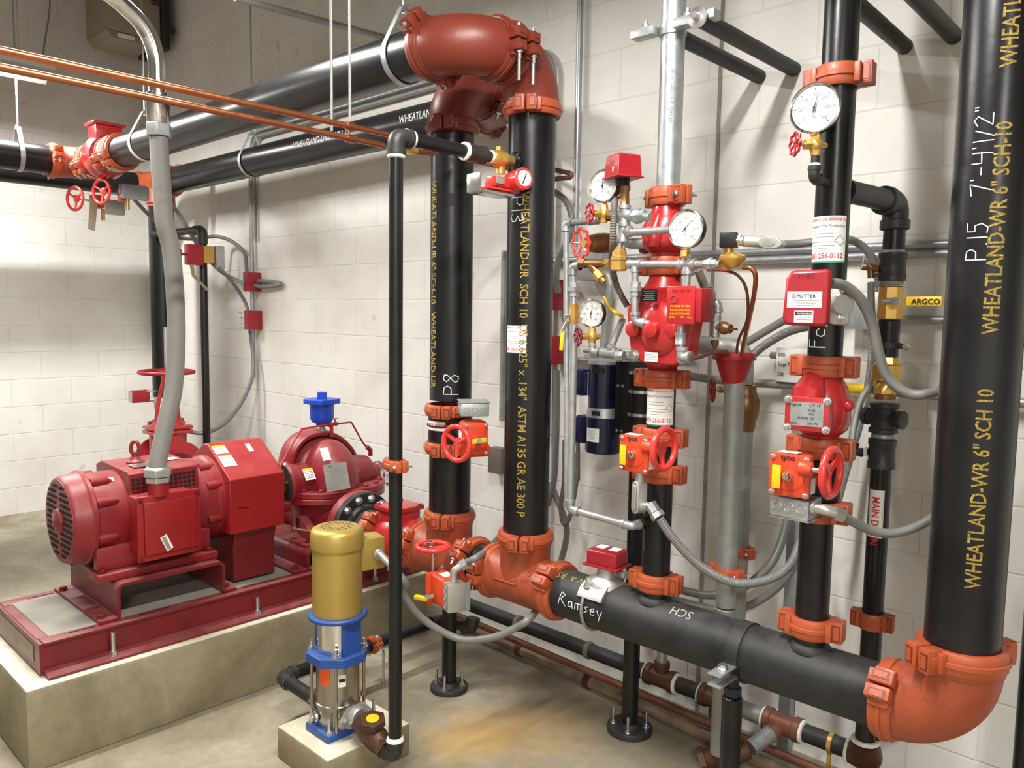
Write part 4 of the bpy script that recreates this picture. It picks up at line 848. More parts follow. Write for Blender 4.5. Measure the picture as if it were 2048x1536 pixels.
# suction piping of the jockey pump
RS = .0242
o = MB('pipe_dull').tube([(JX-.10, 1.50, .172), (-2.565, 1.507, .172)], RS, 22).build('suction_pipe', loc=(-2.4, 1.5, .15)); tag(o, 'black pipe running from behind the jockey pump towards the concrete pad', 'pipe')
mb = MB('iron'); elb(mb, (-2.60, 1.507, .172), (1, 0, 0), (0, 1, 0), RS, .058); o = mb.build('pipe_elbow', loc=(-2.6, 1.507, .15)); tag(o, 'brown-black threaded elbow left of the jockey pump in front of the pad', 'pipe elbow')
MB('white_tape').lathe((-2.55, 1.507, .172), (1, 0, 0), [(0, RS+.006), (.008, RS+.004)], 22).build('thread_tape', o); MB('white_tape').lathe((-2.60, 1.557, .172), (0, 1, 0), [(0, RS+.006), (.008, RS+.004)], 22).build('thread_tape', o)
o = MB('pipe_black').tube([(-2.60, 1.55, .172), (-2.60, 2.27, .172)], RS, 22).build('suction_pipe', loc=(-2.6, 1.9, .15)); tag(o, 'black pipe low in front of the concrete pad, carrying a small orange coupling', 'pipe')
t = coupling((-2.60, 1.93, .172), (0, 1, 0), RS, (1, 0, .6), 'small orange coupling with upright bolts on the low pipe in front of the pad', w=.032)
o = MB('steel').cyl((-2.56, 1.955, .0), (-2.56, 1.955, .15), .005).build('support_rod', loc=(-2.56, 1.955, 0)); tag(o, 'thin steel rod standing on the floor under the low coupling', 'rod')
MB('steel').torus((-2.60, 1.955, .172), (0, 1, 0), .03, .004).build('clamp_ring', o)
mb = MB('iron'); elb(mb, (-2.60, 2.30, .172), (0, -1, 0), (.9, .5, .1), RS, .05); mb.tube([(-2.57, 2.31, .175), (-2.40, 2.30, .20)], RS, 16); elb(mb, (-2.38, 2.29, .20), (-1, 0, 0), (0, .2, 1), RS, .05); o = mb.build('pipe_elbow', loc=(-2.5, 2.3, .15)); tag(o, 'rusty black elbows behind the pipe stand under the P8 tee', 'pipe elbow')
# pipe stand under the P8 tee
def stand(name, x, y, r, ztop, label, zf=.02, rf=.078, bolts=4):
    t = thing(name, label, 'pipe stand', (x, y, 0))
    MB('pipe_black').ccyl((x, y, zf*.5), (x, y, ztop), r).build('post', t)
    MB('iron').lathe((x, y, 0), (0, 0, 1), [(0, rf), (zf*.8, rf), (zf, rf*.97), (zf, r*1.45), (zf*1.7, r*1.25), (zf*1.7, r)], 36).build('floor_flange', t)
    for k in range(bolts): a = 2*PI*k/bolts+.5; MB('steel').bolt((x+rf*.72*math.cos(a), y+rf*.72*math.sin(a), zf), (0, 0, 1), .06, .0055, 1.8).build('anchor_bolt', t)
stand('pipe_stand', -2.345, YM, .0302, ZM-R6, 'black pipe post with round floor flange under the P8 tee')
stand('pipe_stand', -1.62, 2.39, .0302, 1.05, 'black post on a round floor flange behind the manifold, right of the rust stain', .022, .085)
# ------------------------------------------------------------------ risers off the manifold (3 inch)
XR, XF = -1.36, -.85
def call_sticker(c, ref, R, h, parent, w_=None):
    """white service sticker wrapped round a vertical pipe, red heading, phone number, green lower edge"""
    ref = V(ref).normalized(); up = V((0, 0, 1)); w_ = w_ or R*2.45
    s = sticker_pipe('service_sticker', c, up, ref, R, -h/2, h/2, -w_/2, w_/2, 'paper', parent)
    sticker_pipe('green_edge', c, up, ref, R, -h/2, -h/2+h*.035, -w_/2, w_/2, 'green_ink', s, .0012)
    def line(txt, z, size, m, al=0, sx=1.0):
        bm = textmesh(txt, size, .012, sx); W = max(q.co.x for q in bm.verts)
        for k in range(1, 24): bmesh.ops.bisect_plane(bm, geom=bm.verts[:]+bm.edges[:]+bm.faces[:], plane_co=(W*k/24, 0, 0), plane_no=(1, 0, 0))
        bm.verts.index_update(); mb = MB(m); mb.add([wrap((z+q.co.y, -(q.co.x-W/2+al)), c, up, ref, R, .0014) for q in bm.verts], [[q.index for q in f.verts] for f in bm.faces]); bm.free(); mb.build('sticker_text', s, smooth=False)
    k = h/.11
    line('EMERGENCY OR SERVICE CALL', h*.40, .0078*k, 'red_ink', 0, 1.05); line('Standard Fire Protection', h*.26, .0095*k, 'grey_ink', 0, .95)
    for q, wd in ((.12, .5), (.05, .55), (-.06, .8), (-.13, .6), (-.2, .3)): sticker_pipe('sticker_line', c, up, ref, R, h*q, h*q+.0012*k, -w_*wd/2+w_*.08, w_*wd/2+w_*.08, 'grey_ink', s, .0013)
    line('(605) 256-0112', -h*.40, .0165*k, 'red_ink', -R*.12, .88)
    mb = MB('grey_ink')
    for a in range(4):
        q0 = V((math.cos(a*PI/2), math.sin(a*PI/2), 0))*h*.11; q1 = V((math.cos((a+1)*PI/2), math.sin((a+1)*PI/2), 0))*h*.11; P = [wrap((-h*.02+q0.y*(1-f)+q1.y*f, -(w_*.33+q0.x*(1-f)+q1.x*f)), c, up, ref, R, .0016) for f in (0, .25, .5, .75, 1)]; mb.tube(P, .0005*k, 5)
    mb.build('diamond_mark', s)
def tocam(x, y): return V((-x, -y, 0)).normalized()
def gear_operator(t, c, s, flag='yellow', m='valve_orange', wheel_c=None, wr=.066, text=True, whd=(1, 0, 0), facen=(0, -1, 0)):
    """worm gear box with a face plate, position flag and hand wheel; c = centre of the face plate"""
    n = V(facen).normalized(); up = V((0, 0, 1)); rt = up.cross(n).normalized()*1.0; R = rotm(rt, up, n); c = V(c)
    b = MB(m); b.box(c-n*.030*s, (.098*s, .108*s, .050*s), R, bev=.012*s, seg=3); b.box(c-n*.004*s, (.106*s, .112*s, .010*s), R, bev=.004*s)
    for a in (-1, 1):
        for q in (-1, 1): b.lathe(c+rt*a*.043*s+up*q*.047*s-n*.010*s, n, [(0, .010*s), (.012*s, .010*s)], 14)
    b.lathe(c-n*.0015*s, n, [(0, .042*s), (.004*s, .040*s), (.006*s, .030*s)], 28); gb = b.build('gear_box', t)
    for a in (-1, 1):
        for q in (-1, 1): MB('steel').hexbolt(c+rt*a*.043*s+up*q*.047*s+n*.002*s, n, .0055*s).build('cover_screw', gb)
    sh = MB('chrome').lathe(c+n*.002*s, n, [(0, .0125*s), (.018*s, .012*s), (.022*s, .008*s), (.030*s, .007*s)], 20).build('indicator_shaft', t)
    MB(flag).box(c+n*.016*s-rt*.028*s-up*.004*s, (.023*s, .062*s, .004*s), R, bev=.0018*s).build('position_flag', sh)
    if text:
        text_flat('maker_name', 'tyco', c+n*.003*s-rt*.004*s+up*.0405*s, rt, up, .021*s, 'ink', gb, 'C', .03)
        text_flat('open_mark', 'C', c+n*.0012*s+rt*.033*s-up*.008*s, rt, up, .012*s, 'ink', gb, 'C', .04)
        mb = MB('ink')
        for q in range(3): mb.box(c+n*.0014*s-rt*.01*s-up*(.030+.005*q)*s, (.04*s-.008*q*s, .0010, .0004), R)
        for k in range(7): a0 = .5+k*.16; mb.box(c+n*.0016*s+rt*math.cos(a0)*.036*s+up*math.sin(a0)*.036*s, (.006*s, .0012, .0004), R@Matrix.Rotation(a0+PI/2, 3, 'Z'))
        mb.build('face_marks', gb, smooth=False)
    wd = V(whd).normalized(); wc = V(wheel_c)
    base = wc-wd*wd.dot(wc-c); MB(m).lathe(wc-wd*(wd.dot(wc-c)-.035*s), wd, [(0, .022*s), (.025*s, .018*s), (.03*s, .014*s)], 20).build('shaft_housing', gb)
    MB('steel').cyl(wc-wd*(wd.dot(wc-c)-.05*s), wc-wd*wr*.2, .0065*s, n=12).build('drive_shaft', t)
    wheel(t, wc, wd, wr, .0095*s, dish=.12, hub=.32)
    return gb
def riser(x, segs, r, base_label, m='pipe_black'):
    out = []
    for (z0, z1, lab) in segs: out.append(pipe('riser_pipe', lab, (x, YM, z0), (x, YM, z1), r, m))
    return out
LUG = (1, .12, 0)
# riser 3
pr_ = pipe('riser_pipe', 'black riser pipe welded to the manifold under the first gear operated valve', (XR, YM, ZM+.075), (XR, YM, 1.045), R3)
MB('pipe_dull').lathe((XR, YM, ZM+.068), (0, 0, 1), [(0, R3+.012), (.012, R3+.010), (.022, R3)], 32).build('weld_collar', pr_)
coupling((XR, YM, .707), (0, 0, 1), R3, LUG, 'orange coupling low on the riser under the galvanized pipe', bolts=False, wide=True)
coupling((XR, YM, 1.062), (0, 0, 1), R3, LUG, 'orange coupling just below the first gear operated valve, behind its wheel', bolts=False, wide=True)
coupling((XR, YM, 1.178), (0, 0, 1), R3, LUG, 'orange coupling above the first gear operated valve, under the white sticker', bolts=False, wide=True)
t = thing('gear_butterfly_valve', 'orange gear operated valve with red handwheel and yellow flag under the alarm valve', 'valve', (XR, YM, 1.08))
MB('black_plastic').lathe((XR, YM, 1.08), (0, 0, 1), [(0, R3+.002), (.006, R3+.012), (.075, R3+.012), (.082, R3+.002)], 32).build('body', t)
fc_ = PY(1267, 908, 1.985); MB('valve_orange').cyl((fc_.x+.01, fc_.y+.03, fc_.z), (XR, YM-.03, 1.12), .024).build('stem_neck', t)
gear_operator(t, fc_, 1.0, wheel_c=PY(1328, 898, 1.99), wr=.069)
MB('paper').box(fc_+V((.052, .02, -.02)), (.001, .03, .045)).build('side_sticker', t); MB('paper').box(fc_+V((-.015, .022, .057)), (.05, .03, .001)).build('top_sticker', t)
ps = pipe('riser_pipe', 'short black riser pipe carrying a white service sticker under the red alarm valve', (XR, YM, 1.19), (XR, YM, 1.35), R3)
call_sticker((XR, YM, 1.275), tocam(XR, YM)+V((-.22, -.1, 0)), R3, .118, ps)
coupling((XR, YM, 1.362), (0, 0, 1), R3, LUG, 'orange coupling directly beneath the red alarm valve', bolts=False, wide=True)
coupling((XR, YM, 1.712), (0, 0, 1), R3, LUG, 'orange coupling between the alarm valve and the red check valve above it', bolts=False, wide=True)
coupling((XR, YM, 1.925), (0, 0, 1), R3-.003, (1, -.3, 0), 'flared orange coupling with shiny bolt heads under the galvanized riser', wide=True)
t = thing('check_valve', 'glossy red ribbed check valve under the galvanized riser, behind a gauge', 'valve', (XR, YM, 1.735))
mb = MB('valve_red'); mb.lathe((XR, YM, 1.73), (0, 0, 1), [(0, .044), (.022, .046), (.035, .068), (.055, .077), (.10, .077), (.13, .062), (.155, .047), (.175, .045)], 44)
mb.tube([(XR+.0, YM-.045, 1.86), (XR, YM-.072, 1.80), (XR, YM-.076, 1.765)], [.02, .03, .02], 16); mb.box((XR-.075, YM-.0, 1.78), (.03, .055, .055), bev=.012); mb.build('body', t)
for q in range(3): text_flat('raised_letters', ['NV', 'JSV', 'NV'][q], V((XR-.015, YM-.0775, 1.80-.022*q)), (1, 0, 0), (0, 0, 1), .02, 'valve_red', t, lift=.002)
t = thing('alarm_valve', 'large bright red alarm valve with bolted front cover, black nameplate and trim piping', 'valve', (XR, YM, 1.39))
AC = PY(1319, 651, 2.0); mb = MB('valve_red')
mb.lathe((XR, YM, 1.38), (0, 0, 1), [(0, .044), (.02, .047), (.05, .075), (.10, .095), (.19, .095), (.25, .078), (.29, .052), (.32, .044)], 40); mb.build('body', t)
mb = MB('valve_red'); oc = [(-.068, .112), (.068, .112), (.112, .05), (.098, -.03), (.092, -.098), (.05, -.115), (-.05, -.115), (-.092, -.098), (-.105, -.03), (-.112, .05)]
oc = [(x*1.06, z*1.0) for x, z in oc]; mb.prism([(x, z) for x, z in oc][::-1], AC+V((0, .06, 0)), (1, 0, 0), (0, 0, 1), .02); mb.prism([(x*1.0, z*1.0) for x, z in oc][::-1], AC+V((0, .0, 0)), (1, 0, 0), (0, 0, 1), -.04); cv = mb.build('cover', t, bevel=.005)
mb = MB('valve_red'); mb.ball(AC+V((0, .01, -.01)), .08, (.9, .5, 1.05), 28)
mb.build('cover_dome', cv)
for x, z in ((-.085, .075), (-.083, -.092), (.083, -.092), (.085, .075)): MB('steel').lathe(AC+V((x, .0, z)), (0, -1, 0), [(0, .017), (.004, .017)], 20).hexbolt(AC+V((x, -.004, z)), (0, -1, 0), .0135).build('cover_bolt', cv)
for x, z in ((-.085, -.012), (.045, -.012), (-.005, -.012)): MB('valve_red').lathe(AC+V((x, -.03 if x == -.005 else -.005, z)), (0, -1, 0), [(0, .026), (.014, .024), (.02, .012)], 24).build('boss', cv)
pl = MB('black_plastic').box(AC+V((-.015, -.035, .088)), (.052, .004, .036), bev=.001).build('nameplate', cv)
text_flat('nameplate_text', 'ANSUL', AC+V((-.015, -.0372, .093)), (1, 0, 0), (0, 0, 1), .008, 'galv', pl, 'C') if False else None
mb = MB('galv_dull')
for q in range(5): mb.box(AC+V((-.015, -.0372, .100-.006*q)), (.04-.01*(q % 2), .0004, .0016))
mb.build('nameplate_lines', pl, smooth=False)
st = MB('paper').box(AC+V((-.012, -.0215, -.093)), (.046, .001, .028)).build('sticker', cv); mb = MB('grey_ink')
for q in range(4): mb.box(AC+V((-.012, -.0222, -.085-.005*q)), (.04, .0004, .0012))
mb.build('sticker_lines', st, smooth=False)
# manual pull box
bx = PY(1362, 610, 1.90); t2 = thing('manual_release_box', 'red manual pull station box with gold lettering mounted beside the alarm valve', 'release box', bx-V((0, 0, .05)))
mb = MB('box_red'); mb.box(bx+V((.012, .035, 0)), (.098, .065, .092), bev=.003); mb.build('housing', t2); mb = MB('valve_red'); mb.box(bx, (.088, .006, .104), bev=.002); fp = mb.build('front_plate', t2)
for q, (tx, sz) in enumerate((('IN CASE OF FIRE', .0085), ('PULL DOWNWARD', .0072), ('FULL DOWNWARD', .0072))): text_flat('gold_text', tx, bx+V((0, -.004, -.006-.010*q)), (1, 0, 0), (0, 0, 1), sz, 'yellow', fp, 'C', lift=.0006)
text_flat('maker_name', 'tyco', bx+V((-.024, -.004, -.036)), (1, 0, 0), (0, 0, 1), .010, 'yellow', fp, 'C', lift=.0006); text_flat('gold_text', 'FM', bx+V((.008, -.004, -.036)), (1, 0, 0), (0, 0, 1), .008, 'yellow', fp, 'C', lift=.0006); text_flat('gold_text', 'EC-1', bx+V((.030, -.004, -.036)), (1, 0, 0), (0, 0, 1), .007, 'yellow', fp, 'C', lift=.0006)
text_flat('marker_text', 'FIRE 200 PSI', bx+V((0, -.004, .035)), (1, 0, 0), (0, 0, 1), .011, 'dark_red', fp, 'C', lift=.0006); MB('dark_red').torus(bx+V((-.02, -.0035, .015)), (0, 1, 0), .010, .0012, 20, 6).build('embossed_ring', fp)
gp = pipe('galvanized_riser', 'bright galvanized steel riser pipe rising out of the top of the picture', (XR, YM, 1.94), (XR, YM, 3.9), .0365, 'galv')
text_pipe('pipe_stencil', 'TRI-ALLWER ER 40 THREAD', (XR, YM, 2.30), (0, 0, -1), (1, -1.5, 0), .0365, .013, 'grey_ink', gp)
# riser 4 (fdc)
pr_ = pipe('riser_pipe', 'black riser pipe welded to the manifold below the second gear operated valve', (XF, YM, ZM+.075), (XF, YM, 1.01), R3)
MB('pipe_dull').lathe((XF, YM, ZM+.068), (0, 0, 1), [(0, R3+.012), (.012, R3+.010), (.022, R3)], 32).build('weld_collar', pr_)
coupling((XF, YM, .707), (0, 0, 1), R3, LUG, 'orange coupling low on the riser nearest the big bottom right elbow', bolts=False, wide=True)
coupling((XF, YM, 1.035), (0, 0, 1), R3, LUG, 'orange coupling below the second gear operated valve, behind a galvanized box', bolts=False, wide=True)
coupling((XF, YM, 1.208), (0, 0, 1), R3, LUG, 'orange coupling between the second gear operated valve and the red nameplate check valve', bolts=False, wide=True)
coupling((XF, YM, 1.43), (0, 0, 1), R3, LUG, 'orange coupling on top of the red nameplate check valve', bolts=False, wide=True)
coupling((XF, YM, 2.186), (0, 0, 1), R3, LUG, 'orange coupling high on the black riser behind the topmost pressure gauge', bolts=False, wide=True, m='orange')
t = thing('gear_butterfly_valve', 'orange gear operated valve with red handwheel and yellow flag, nearest the right edge', 'valve', (XF, YM, 1.05))
MB('black_plastic').lathe((XF, YM, 1.06), (0, 0, 1), [(0, R3+.002), (.01, R3+.012), (.11, R3+.012), (.12, R3+.002)], 32).build('body', t)
fc_ = PY(1578, 951, 1.97); MB('valve_orange').cyl((fc_.x+.01, fc_.y+.03, fc_.z), (XF, YM-.03, 1.12), .024).build('stem_neck', t)
gear_operator(t, fc_, 1.0, wheel_c=PY(1663, 945, 1.96), wr=.068, facen=(.12, -1, 0))
MB('paper').box(fc_+V((.052, .03, -.025)), (.001, .026, .04)).build('side_sticker', t); MB('paper').box(fc_+V((-.01, .022, .058)), (.05, .03, .001)).build('top_sticker', t)
t = thing('check_valve', 'bright red check valve with a steel nameplate cover on the right-hand black riser', 'valve', (XF, YM, 1.23))
mb = MB('valve_red'); mb.lathe((XF, YM, 1.225), (0, 0, 1), [(0, .044), (.018, .047), (.035, .066), (.06, .074), (.11, .072), (.15, .062), (.175, .048), (.19, .044)], 44); mb.ball((XF+.073, YM-.01, 1.33), .016, (1, 1, 1), 14)
mb.tube([(XF-.01, YM-.03, 1.40), (XF-.01, YM-.072, 1.355), (XF-.01, YM-.075, 1.33)], [.03, .045, .04], 20); mb.build('body', t)
CV = PY(1615, 828, 2.0); Rv = RZ(.20)@Matrix.Rotation(0, 3, 'X'); mb = MB('valve_red'); mb.box(CV+V((.0, .02, 0)), (.104, .05, .082), Rv, bev=.008); mb.box(CV, (.112, .016, .090), Rv, bev=.005); cp = mb.build('cover', t)
npl = MB('galv').box(CV+Rv@V((.0, -.009, 0)), (.082, .002, .062), Rv).build('nameplate', cp)
cu_, cvv = Rv@V((1, 0, 0)), V((0, 0, 1)); c0 = CV+Rv@V((0, -.0102, 0))
for tx, x, z, s_ in (('tyco', -.040, .020, .014), ('CV-1F', .005, .021, .011), ('SIZE', .002, .008, .010), ('DN', .005, -.002, .009), ('16 BAR  W', -.024, -.013, .009), ('300 PSI', .002, -.026, .009), ('MFG.', -.040, -.028, .008)): text_flat('nameplate_text', tx, c0+cu_*x+cvv*z, cu_, cvv, s_, 'ink', npl, bold=.012, lift=.0004)
for x in (-.048, .048):
    for z in (-.037, .037): MB('steel').hexbolt(CV+Rv@V((x, -.008, z)), Rv@V((0, -1, 0)), .0078).build('cover_bolt', cp)
PF = pipe('riser_pipe', 'black riser pipe with white sticker and chalk letters behind the upright red switch box', (XF, YM, 1.44), (XF, YM, 2.18), R3)
pipe('riser_pipe', 'black riser pipe with scratched white markings at the top right, above the high coupling', (XF, YM, 2.19), (XF, YM, 3.9), R3)
call_sticker((XF, YM, 1.765), tocam(XF, YM)+V((-.30, 0, 0)), R3, .122, PF)
strokes_pipe('chalk_writing', [[(0, 0), (0, .05)], [(0, .05), (.022, .05)], [(0, .03), (.018, .03)], [(.052, .018), (.045, .026), (.034, .024), (.030, .012), (.036, .003), (.05, .004)], [(.066, .0), (.066, .04)], [(.058, 0), (.078, 0)]], (XF, YM, 1.482), (0, 0, 1), tocam(XF, YM), R3, 'chalk', PF, .003, .95)
# gauge on the right-hand riser
g_ = PY(1629, 216, 1.99)
gauge(g_, (.10, -.99, 0), .060, 'white pressure gauge, highest of all, left of the black riser at upper right', .55)
def needle_valve(t, c, d, L, wm='box_red', wr=.026):
    c = V(c); d = V(d).normalized(); b = MB('brass'); b.lathe(c-V((0, 0, .026)), (0, 0, 1), [(0, .011), (.012, .013), (.018, .015), (.034, .015), (.040, .013), (.052, .011)], 6)
    b.ball(c, .018, n=14); b.hex(c+d*.012, c+d*.03, .013); b.lathe(c-d*.03, d, [(0, .006), (.012, .010), (.018, .012)], 10); b.build('body', t); MB('brass').cyl(c+d*.028, c+d*L, .005, n=10).build('stem', t)
    wheel(t, c+d*L, d, wr, .0035, wm, 6, dish=.05, hub=.25, scal=8)
nv = PY(1631, 290, 2.0); t = thing('gauge_valve', 'small brass gauge valve with red scalloped wheel under the topmost gauge', 'valve', nv-V((0, 0, .03)))
needle_valve(t, nv, (-.62, -.78, 0), .055); MB('brass').cyl(nv+V((0, 0, .02)), g_-V((0, 0, .06)), .0085).build('nipple', t)
el = PY(1640, 358, 2.02); o = MB('iron'); o.cyl(nv-V((0, 0, .026)), (nv.x, nv.y, el.z+.01), .0095); elb(o, (nv.x, nv.y, el.z), (0, 0, 1), (XF-nv.x, YM-nv.y, 0), .0125, .03); o.cyl((nv.x, nv.y, el.z), (XF, YM, el.z-.0), .0125)
o = o.build('gauge_pipe', loc=(nv.x, nv.y, el.z-.03)); tag(o, 'short black elbow and nipple carrying the topmost gauge on the black riser', 'pipe'); MB('white_tape').lathe((nv.x, nv.y, el.z+.031), (0, 0, 1), [(0, .015), (.006, .013)], 16).build('thread_tape', o)
# flow switch on the riser
fs = PY(1614, 595, 1.97); ff = V((.30, -.95, 0)).normalized(); R_ = rotm(V((0, 0, 1)).cross(ff), (0, 0, 1), ff)
t = thing('flow_switch', 'upright red flow switch box with white maker label on the right-hand black riser', 'flow switch', fs-V((0, 0, .075)))
mb = MB('box_red'); poly = [(-.048, -.070), (-.055, -.052), (-.050, .047), (-.038, .067), (.046, .070), (.055, .067), (.055, -.062), (.046, -.073)]
mb.prism(poly, fs-ff*.03, R_@V((1, 0, 0)), (0, 0, 1), .05); hb = mb.build('cover', t, bevel=.008); o2 = fs+ff*.0205; ru = R_@V((1, 0, 0))
lb = MB('paper').box(o2-ru*.004-V((0, 0, .006)), (.082, .040, .0006), R_).build('maker_label', hb); text_flat('maker_name', 'POTTER', o2+ru*.0-V((0, 0, .001)), ru, (0, 0, 1), .0125, 'ink', lb, 'C', .02, lift=.001); MB('red_ink').torus(o2-ru*.030+V((0, 0, .004))+ff*.001, ff, .004, .0008, 16, 5).build('logo_ring', lb)
mb = MB('grey_ink')
for q in range(3): mb.box(o2-ru*.0-V((0, 0, .008+.006*q))+ff*.0006, (.06-.01*q, .0012, .0004), R_)
mb.build('label_lines', lb, smooth=False)
lb = MB('paper').box(o2-ru*.004-V((0, 0, .048)), (.045, .030, .0006), R_).build('warning_label', hb); MB('ink').box(o2-ru*.004-V((0, 0, .040))+ff*.0005, (.041, .010, .0004), R_).build('label_header', lb)
text_flat('warning_text', 'WARNING', o2-ru*.002-V((0, 0, .043)), ru, (0, 0, 1), .0072, 'paper', lb, 'C', lift=.0012); mb = MB('grey_ink')
for q in range(2): mb.box(o2-ru*.004-V((0, 0, .050+.006*q))+ff*.0006, (.036, .0012, .0004), R_)
mb.build('label_lines', lb, smooth=False); text_flat('marker_writing', '10 SEC', o2-ru*.002+V((0, 0, .048)), ru, (0, 0, 1), .014, 'dark_red', hb, 'C', lift=.0008)
mb = MB('alum'); sd = V((XF, YM, fs.z-.015)); mb.lathe(sd+V((.0, -.0, 0)), (.75, -.66, 0), [(.03, .05), (.045, .05), (.06, .030), (.085, .026)], 28); mb.box(sd+V((.045, -.03, 0)), (.05, .04, .11), RZ(.4), bev=.012); mb.build('saddle', t)
for z in (-.04, .045): MB('steel').bolt(sd+V((.058, -.045, z*.9)), (.75, -.66, 0), .02, .006, 1.9).build('nut', t)
MB('steel').tube([sd+V((R3*math.cos(a), R3*math.sin(a), .035))*1 for a in [math.radians(-30+15*k) for k in range(15)]], .005, 8).build('u_bolt', t)
# flow switch on the manifold
sx = -1.585; t = thing('flow_switch', 'low red flow switch box with white labels on top of the manifold', 'flow switch', (sx, YM, ZM+R6))
mb = MB('alum'); mb.lathe((sx+.03, YM, ZM+R6-.012), (0, 0, 1), [(0, .062), (.02, .055), (.035, .035), (.062, .030), (.070, .034)], 28); mb.lathe((sx-.03, YM, ZM), (1, 0, 0), [(0, R6+.001), (0, R6+.012), (.10, R6+.012), (.10, R6+.001)], 20, -1.1, 1.1, u=(0, 0, 1), closed=True); mb.build('saddle', t)
for s in (-1, 1): MB('steel').bolt((sx-.005, YM+s*.062, ZM+R6-.012), (0, 0, 1), .035, .006, 1.9).build('nut', t)
MB('galv_dull').tube([(sx-.005, YM+(R6+.006)*math.sin(a), ZM+(R6+.006)*math.cos(a)) for a in [.6+(2*PI-1.2)*k/28 for k in range(29)]], .0055, 8).build('u_bolt', t)
fz = ZM+R6+.058; Rs = RZ(.10); mb = MB('box_red'); mb.box((sx+.03, YM-.0, fz+.030), (.118, .085, .054), Rs, bev=.010, seg=3); mb.box((sx+.03, YM, fz+.004), (.134, .099, .008), Rs, bev=.002); hb = mb.build('cover', t)
for x in (-.026, .026): MB('paper').box(V((sx+.03, YM, fz+.0578))+Rs@V((x, .01, 0)), (.034, .04, .0006), Rs).build('label', hb)
# hanger clamp and post on the manifold
cx = -1.045; t = thing('pipe_clamp', 'dark strap clamp with grey ears bolted around the middle of the manifold pipe', 'pipe clamp', (cx, YM, ZM))
mb = MB('pipe_dull'); mb.lathe((cx-.02, YM, ZM), (1, 0, 0), [(0, R6+.0008), (0, R6+.005), (.04, R6+.005), (.04, R6+.0008)], 60, closed=True); mb.build('strap', t)
for z in (-.012, .020): MB('galv').box((cx, YM-R6-.045, ZM-.035+z), (.042, .10, .006), bev=.002).build('ear', t)
MB('steel').bolt((cx, YM-R6-.045, ZM-.012), (0, 0, 1), .012, .007, 1.8).build('bolt', t)
px_ = PY(1463, 1440, 2.13); o = MB('pipe_black').ccyl((px_.x, YM, 0), (px_.x, YM, .42), .0302).build('support_post', loc=(px_.x, YM, 0)); tag(o, 'black support post standing right below the strap clamp of the manifold', 'post')
MB('pipe_black').cyl((px_.x, YM, .41), (px_.x, YM, ZM-R6+.002), .018).build('adjusting_screw', o); MB('pipe_black').hex((px_.x, YM, .425), (px_.x, YM, .45), .026).build('nut', o)
0 and pipe('manifold_stub', 'short black stub pipe under the right end of the manifold with white tape', (-.715, YM, .30), (-.715, YM, ZM-.06), .030)
# ------------------------------------------------------------------ P8 valve
c8 = (-2.35, YM)
coupling((*c8, 1.170), (0, 0, 1), R6, CAMD, 'orange coupling directly above the control valve sign on the P8 riser', bolts=False, w=.046)
coupling((*c8, 1.018), (0, 0, 1), R6, CAMD, 'orange coupling below the control valve sign on the P8 riser, behind the handwheel', bolts=False, w=.046)
t = thing('gear_butterfly_valve', 'butterfly valve on the P8 riser with orange gear box and red wheel', 'valve', (*c8, 1.03))
MB('pipe_black').lathe((*c8, 1.03), (0, 0, 1), [(0, R6+.001), (.006, R6+.005), (.125, R6+.005), (.13, R6+.001)], 44).build('body', t)
g8 = V((-2.118, 2.035, 1.092)); mb = MB('valve_orange'); d8 = V((.90, -.42, 0)).normalized(); MB('iron').cyl((*c8, 1.10), g8, .022).build('stem_neck', t)
R8 = rotm(V((0, 0, 1)).cross(d8), (0, 0, 1), d8); mb.box(g8, (.10, .135, .085), R8, bev=.022, seg=4); mb.box(g8-V((0, 0, .045)), (.12, .05, .07), R8, bev=.014, seg=3); gb = mb.build('gear_box', t)
for a in (-1, 1):
    for q in (-1, 1): MB('steel').hexbolt(g8+R8@V((a*.038, q*.052, .043)), d8, .0055).build('cover_screw', gb)
sh = MB('chrome').cyl(g8+d8*.04, g8+d8*.075, .010).build('indicator_shaft', t); MB('yellow').box(g8+d8*.072, (.055, .018, .004), R8@Matrix.Rotation(.1, 3, 'Z'), bev=.001).build('position_flag', sh)
MB('paper').box(g8+R8@V((-.0505, .015, .0)), (.001, .05, .03), R8).build('side_sticker', gb)
wc = PY(913, 887, 1.925); wdir = V((.10, -1, 0)).normalized(); MB('steel').cyl(wc, wc-wdir*.12, .006, n=12).build('drive_shaft', t); wheel(t, wc, wdir, .072, .0095, dish=.1, hub=.3)
MB('paper').lathe(wc-wdir*.02, wdir, [(0, .02), (.001, .02)], 6).build('tag', t)
t = thing('junction_box', 'galvanized octagonal junction box with knockouts above the orange gear box of the P8 riser', 'junction box', g8+V((0, 0, .07)))
mb = MB('galv'); jb8 = g8+V((0, .0, .112)); mb.box(jb8, (.105, .105, .050), rotm((.8, -.6, 0), (.6, .8, 0), (0, 0, 1)), bev=.004); hb = mb.build('housing', t); MB('galv_dull').box(jb8+V((0, 0, .027)), (.112, .112, .004), rotm((.8, -.6, 0), (.6, .8, 0), (0, 0, 1)), bev=.001).build('cover_plate', hb)
for d, o_ in (((.6, .8, 0), (.8, -.6, 0)), ((-.8, .6, 0), (.6, .8, 0))):
    for k in (-.03, 0, .03):
        n_ = V((.8, -.6, 0)) if d[1] > .7 else V((-.6, -.8, 0)); MB('galv_dull').torus(jb8+n_*.0528+V(d if d[1] > .7 else (.8, -.6, 0)).normalized()*k-V((0, 0, .003)), n_, .011, .0012, 16, 5).build('knockout', hb)
